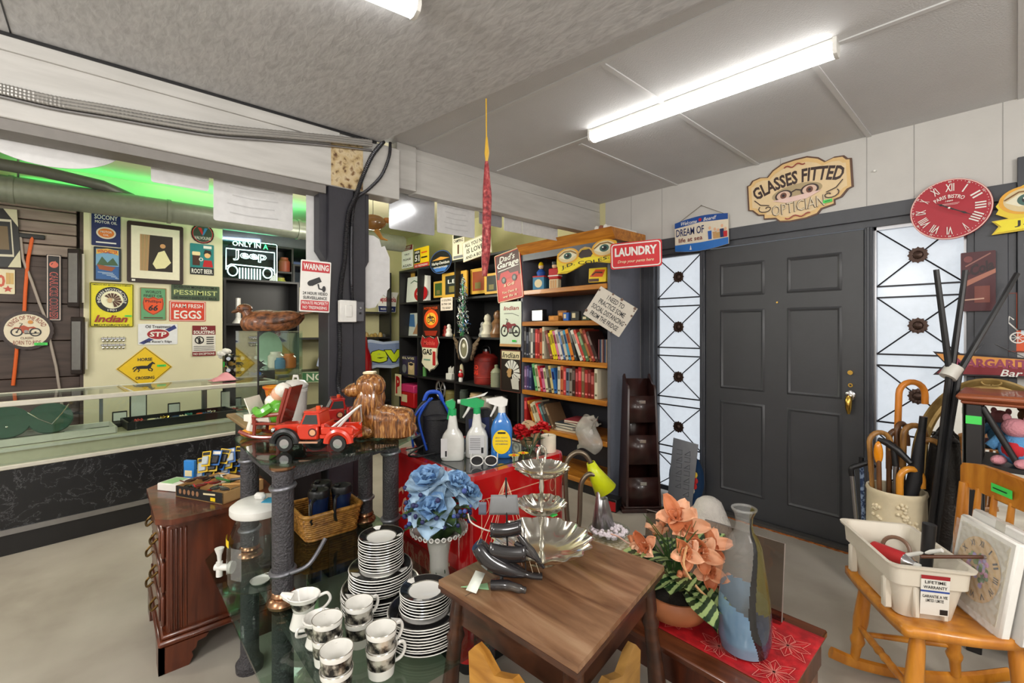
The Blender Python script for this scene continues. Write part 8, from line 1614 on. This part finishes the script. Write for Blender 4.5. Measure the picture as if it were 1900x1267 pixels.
q=MB();P_=[Vector((.165,-.17,.2)).lerp(Vector((.165,.17,.2)),i/16) for i in range(17)];q.tube(P_,[.009,.010,.011,.012,.013,.014,.012,.016,.012,.016,.012,.014,.013,.012,.011,.010,.009],MAPLE,10);q.build('front_stretcher',rk)
for sy in(-.165,.165):q=MB();q.tube([(.155,sy,.17),(0,sy,.17),(-.145,sy,.17)],[.009,.012,.009],MAPLE,10);q.build('side_stretcher',rk)
for y in(-.165,.165):q=MB();q.tube([(-.165,y,.41),(-.18,y*1.05,.6),(-.20,y*1.12,.80)],[.017,.02,.015],MAPLE,12);q.build('back_post',rk)
for k in range(4):y=-.10+.066*k;q=MB();q.tube([(-.165,y,.41),(-.18,y*1.06,.6),(-.20,y*1.12,.80)],[.009,.013,.009],MAPLE,10);q.build('spindle',rk)
q=MB();tp=[(-.235,.775),(-.235,.85),(-.215,.868),(-.12,.888),(0,.895),(.12,.888),(.215,.868),(.235,.85),(.235,.775),(.19,.77),(.17,.785),(.08,.79),(0,.79),(-.08,.79),(-.17,.785),(-.19,.77)]
q.prism(tp,-.213,-.190,MAPLE,'yz');q.v=[Vector((p.x-.5*(p.y*p.y),p.y,p.z)) for p in q.v];q.build('top_rail',rk)
q=MB();q.add([(-.1895-.5*y*y,y,z) for y,z in((-.04,.815),(.05,.815),(.05,.845),(-.04,.845))],[(0,1,2,3)],paint(70,215,90));q.add([(-.188-.5*y*y,y,z) for y,z in((-.03,.828),(.03,.828),(.03,.832),(-.03,.832))],[(0,1,2,3)],BLACK);q.build('price_sticker',rk)
# tote
TOTE=mat('beige_tote_plastic',(214,206,190),.45,var=.02)
r_=thing('plastic_tote','beige plastic tote bin of odds and ends on the rocking chair','tote bin',(-.288,2.188,.4165),R(-56));L2,D2,TH=.155,.085,.19
def rr(k,z,r=.03):return[(x,y,z) for x,y in rrect(-L2-k,-D2-k,L2+k,D2+k,r,5)]
q=MB();rings=[rr(-.004,0),rr(.016,TH*.62),rr(.026,TH*.63),rr(.030,TH-.01),rr(.040,TH-.008),rr(.042,TH),rr(.030,TH),rr(.026,TH-.004),rr(.012,TH*.6),rr(-.008,.006)];N=len(rings[0])
q.add([p for g in rings for p in g],[(i*N+k,i*N+(k+1)%N,(i+1)*N+(k+1)%N,(i+1)*N+k) for i in range(len(rings)-1) for k in range(N)]+[tuple(range(N))[::-1],tuple((len(rings)-1)*N+k for k in range(N))],TOTE);q.build('bin',r_,weld=False)
q=MB()
for x in(-.12,.12):q.box(x-.012,-D2-.030,.01,x+.012,-D2-.002,TH*.62,TOTE,.006);q.build('rib',r_);q=MB()
for y in(-.05,.03):q=MB();q.box(L2+.002,y,.01,L2+.022,y+.02,TH*.6,TOTE,.005);q.build('rib',r_)
q=MB();x_=L2+.0235
def lb(y0,z0,y1,z1,m_,k=0.):q.add([(x_+.010*(z-.03)/.15+k,y,z) for y,z in((y0,z0),(y1,z0),(y1,z1),(y0,z1))],[(0,1,2,3)],m_)
lb(-.035,.03,.045,.165,paint(222,220,212));lb(-.035,.152,.045,.165,paint(150,26,34),.0006);lb(-.035,.108,.045,.114,paint(40,70,150),.0006);lb(.02,.034,.042,.052,BLACK,.0006)
for t_,z,w2 in(('LIFETIME',.142,.058),('WARRANTY',.125,.066),('GARANTIE A VIE',.094,.07),('LIMITED / LIMITEE',.08,.05)):
 vs_,fs_=text_geo(t_);q.add([(x_+.0105*(z-.03)/.15+.0008,.005+a*w2,z+b_*.010) for a,b_ in vs_],fs_,BLACK)
q.build('label',r_,weld=False)
TM=r_.matrix_basis
def intote(x,y,z):return TM@Vector((x,y,z))
r_=thing('spray_can','red and white spray can lying in the tote bin','spray can',intote(-.03,-.005,.115),R(-30));q=MB();q.cyl((-.075,0,.0),(.045,0,.01),.03,paint(190,40,44),seg=20);q.build('can',r_);q=MB();q.tube([(.045,0,.01),(.055,0,.011),(.075,0,.012)],[.03,.026,.014],CHROME,18);q.build('shoulder',r_);q=MB();q.cyl((.075,0,.012),(.095,0,.014),.011,WHTPL);q.build('nozzle',r_)
r_=thing('hammer_handle','dark grey rubber grip sticking up out of the tote bin','tool',intote(.05,.03,.01),R(10));q=MB();q.tube([(0,0,0),(.02,.01,.12),(.03,.012,.275)],[.016,.018,.02],BLKPL,12);q.build('grip',r_);q=MB();q.box(-.04,-.015,0,.04,.015,.03,STEEL,.006);q.build('head',r_)
q=MB();q.cyl((-.08,.05,.10),(.09,-.02,.215),.007,WHTPL);one(q,'white_tube','white plastic tube poking out of the tote bin','tube',intote(.03,.01,.0))
q=MB();q.cyl((-.07,0,.0),(.10,.02,.03),.006,BROWN);one(q,'wooden_stick','thin brown stick resting across the tote bin rim','stick',intote(.13,.07,.192),R(20))
q=MB();q.tube([(.04*math.cos(a),.04*math.sin(a),.0) for a in[i*PI/12 for i in range(24)]],.007,mat('brown_tape',(120,90,70),.4),8,closed=True);one(q,'tape_ring','brown ring standing against the tote bin wall','ring',intote(-.09,.03,.13)).rotation_euler=(1.1,.2,0)
q=MB();q.box(-.14,-.07,0,.14,.07,.07,WHITE,.01);q.box(-.03,-.04,.07,.05,.03,.09,GREEN,.006);one(q,'packing','white packing under the tools in the tote bin','packing',intote(0,0,.008),R(-56),weld=False)
# wrapped clock and picture box
WRAP=frost('bubble_wrap',(226,228,230),.22)
r_=thing('boxed_clock','white framed floral clock in bubble wrap standing on the rocking chair','clock',(-.108,2.178,.4215),R(-56),None,0.,R(-9))
q=MB();q.box(-.125,0,0,.125,.03,.31,WHITE,.006);q.build('frame',r_);q=MB();q.box(-.105,-.002,.03,.105,.001,.29,paint(206,200,184));q.build('backing',r_)
q=MB();q.add([(.095*math.cos(a),-.004,.165+.105*math.sin(a)) for a in[i*PI/20 for i in range(40)]],[tuple(range(40))],paint(212,176,120));q.build('dial',r_)
q=MB()
for k in range(12):
 a=k*PI/6;vs_,fs_=text_geo(['XII','I','II','III','IV','V','VI','VII','VIII','IX','X','XI'][k]);c_,s_=math.cos(-a),math.sin(-a)
 q.add([(.078*math.sin(a)+(u*(.005 if k==1 else.018))*c_-(v*.02)*s_,-.0046,.165+.086*math.cos(a)+(u*(.005 if k==1 else.018))*s_+(v*.02)*c_) for u,v in vs_],fs_,BLACK)
q.build('numerals',r_,weld=False)
q=MB();rnd=random.Random(31)
for k in range(46):a=rnd.random()*6.3;p_=.045*math.sqrt(rnd.random());q.add([(p_*math.cos(a)+.009*math.cos(t),-.0048-.00003*k,.165+p_*1.2*math.sin(a)+.009*math.sin(t)) for t in[i*PI/4 for i in range(8)]],[tuple(range(8))],[paint(170,150,210),paint(90,130,70),paint(214,150,190),paint(120,150,80)][k%4])
q.build('flowers',r_,weld=False)
q=MB();q.grid(lambda u,v:(-.115+.23*u,-.014+.005*math.sin(40*u)*math.sin(52*v),.01+.285*v),60,70,WRAP);q.build('bubble_wrap',r_)
q=MB();q.box(-.128,-.02,0,-.06,.0,.05,paint(226,224,218),.004);q.build('foam_corner',r_)
r_=thing('picture_box','flat white carton standing behind the wrapped clock','carton',(-.078,2.201,.4215),R(-56),None,0.,R(-9));part('carton',r_,paint(222,220,216),(-.13,0,0,.15,.03,.33),b=.005);part('tape',r_,paint(200,196,186),(-.02,-.001,.1,.02,.031,.331))
q=MB();q.ell((0,0,.06),(.13,.09,.06),paint(150,190,110),20,12);r_=thing('green_cushion','pale green seed-patterned cushion on the floor at the right edge','cushion',(.075,2.42,0));q.build('cushion',r_);q=MB()
for k in range(14):a=k*2.4;q.ell((.11*math.cos(a)*(.5+.03*k),.075*math.sin(a)*(.5+.03*k),.095-.002*k),(.006,.003,.006),BLACK,6,4)
q.build('seed_pattern',r_,weld=False)
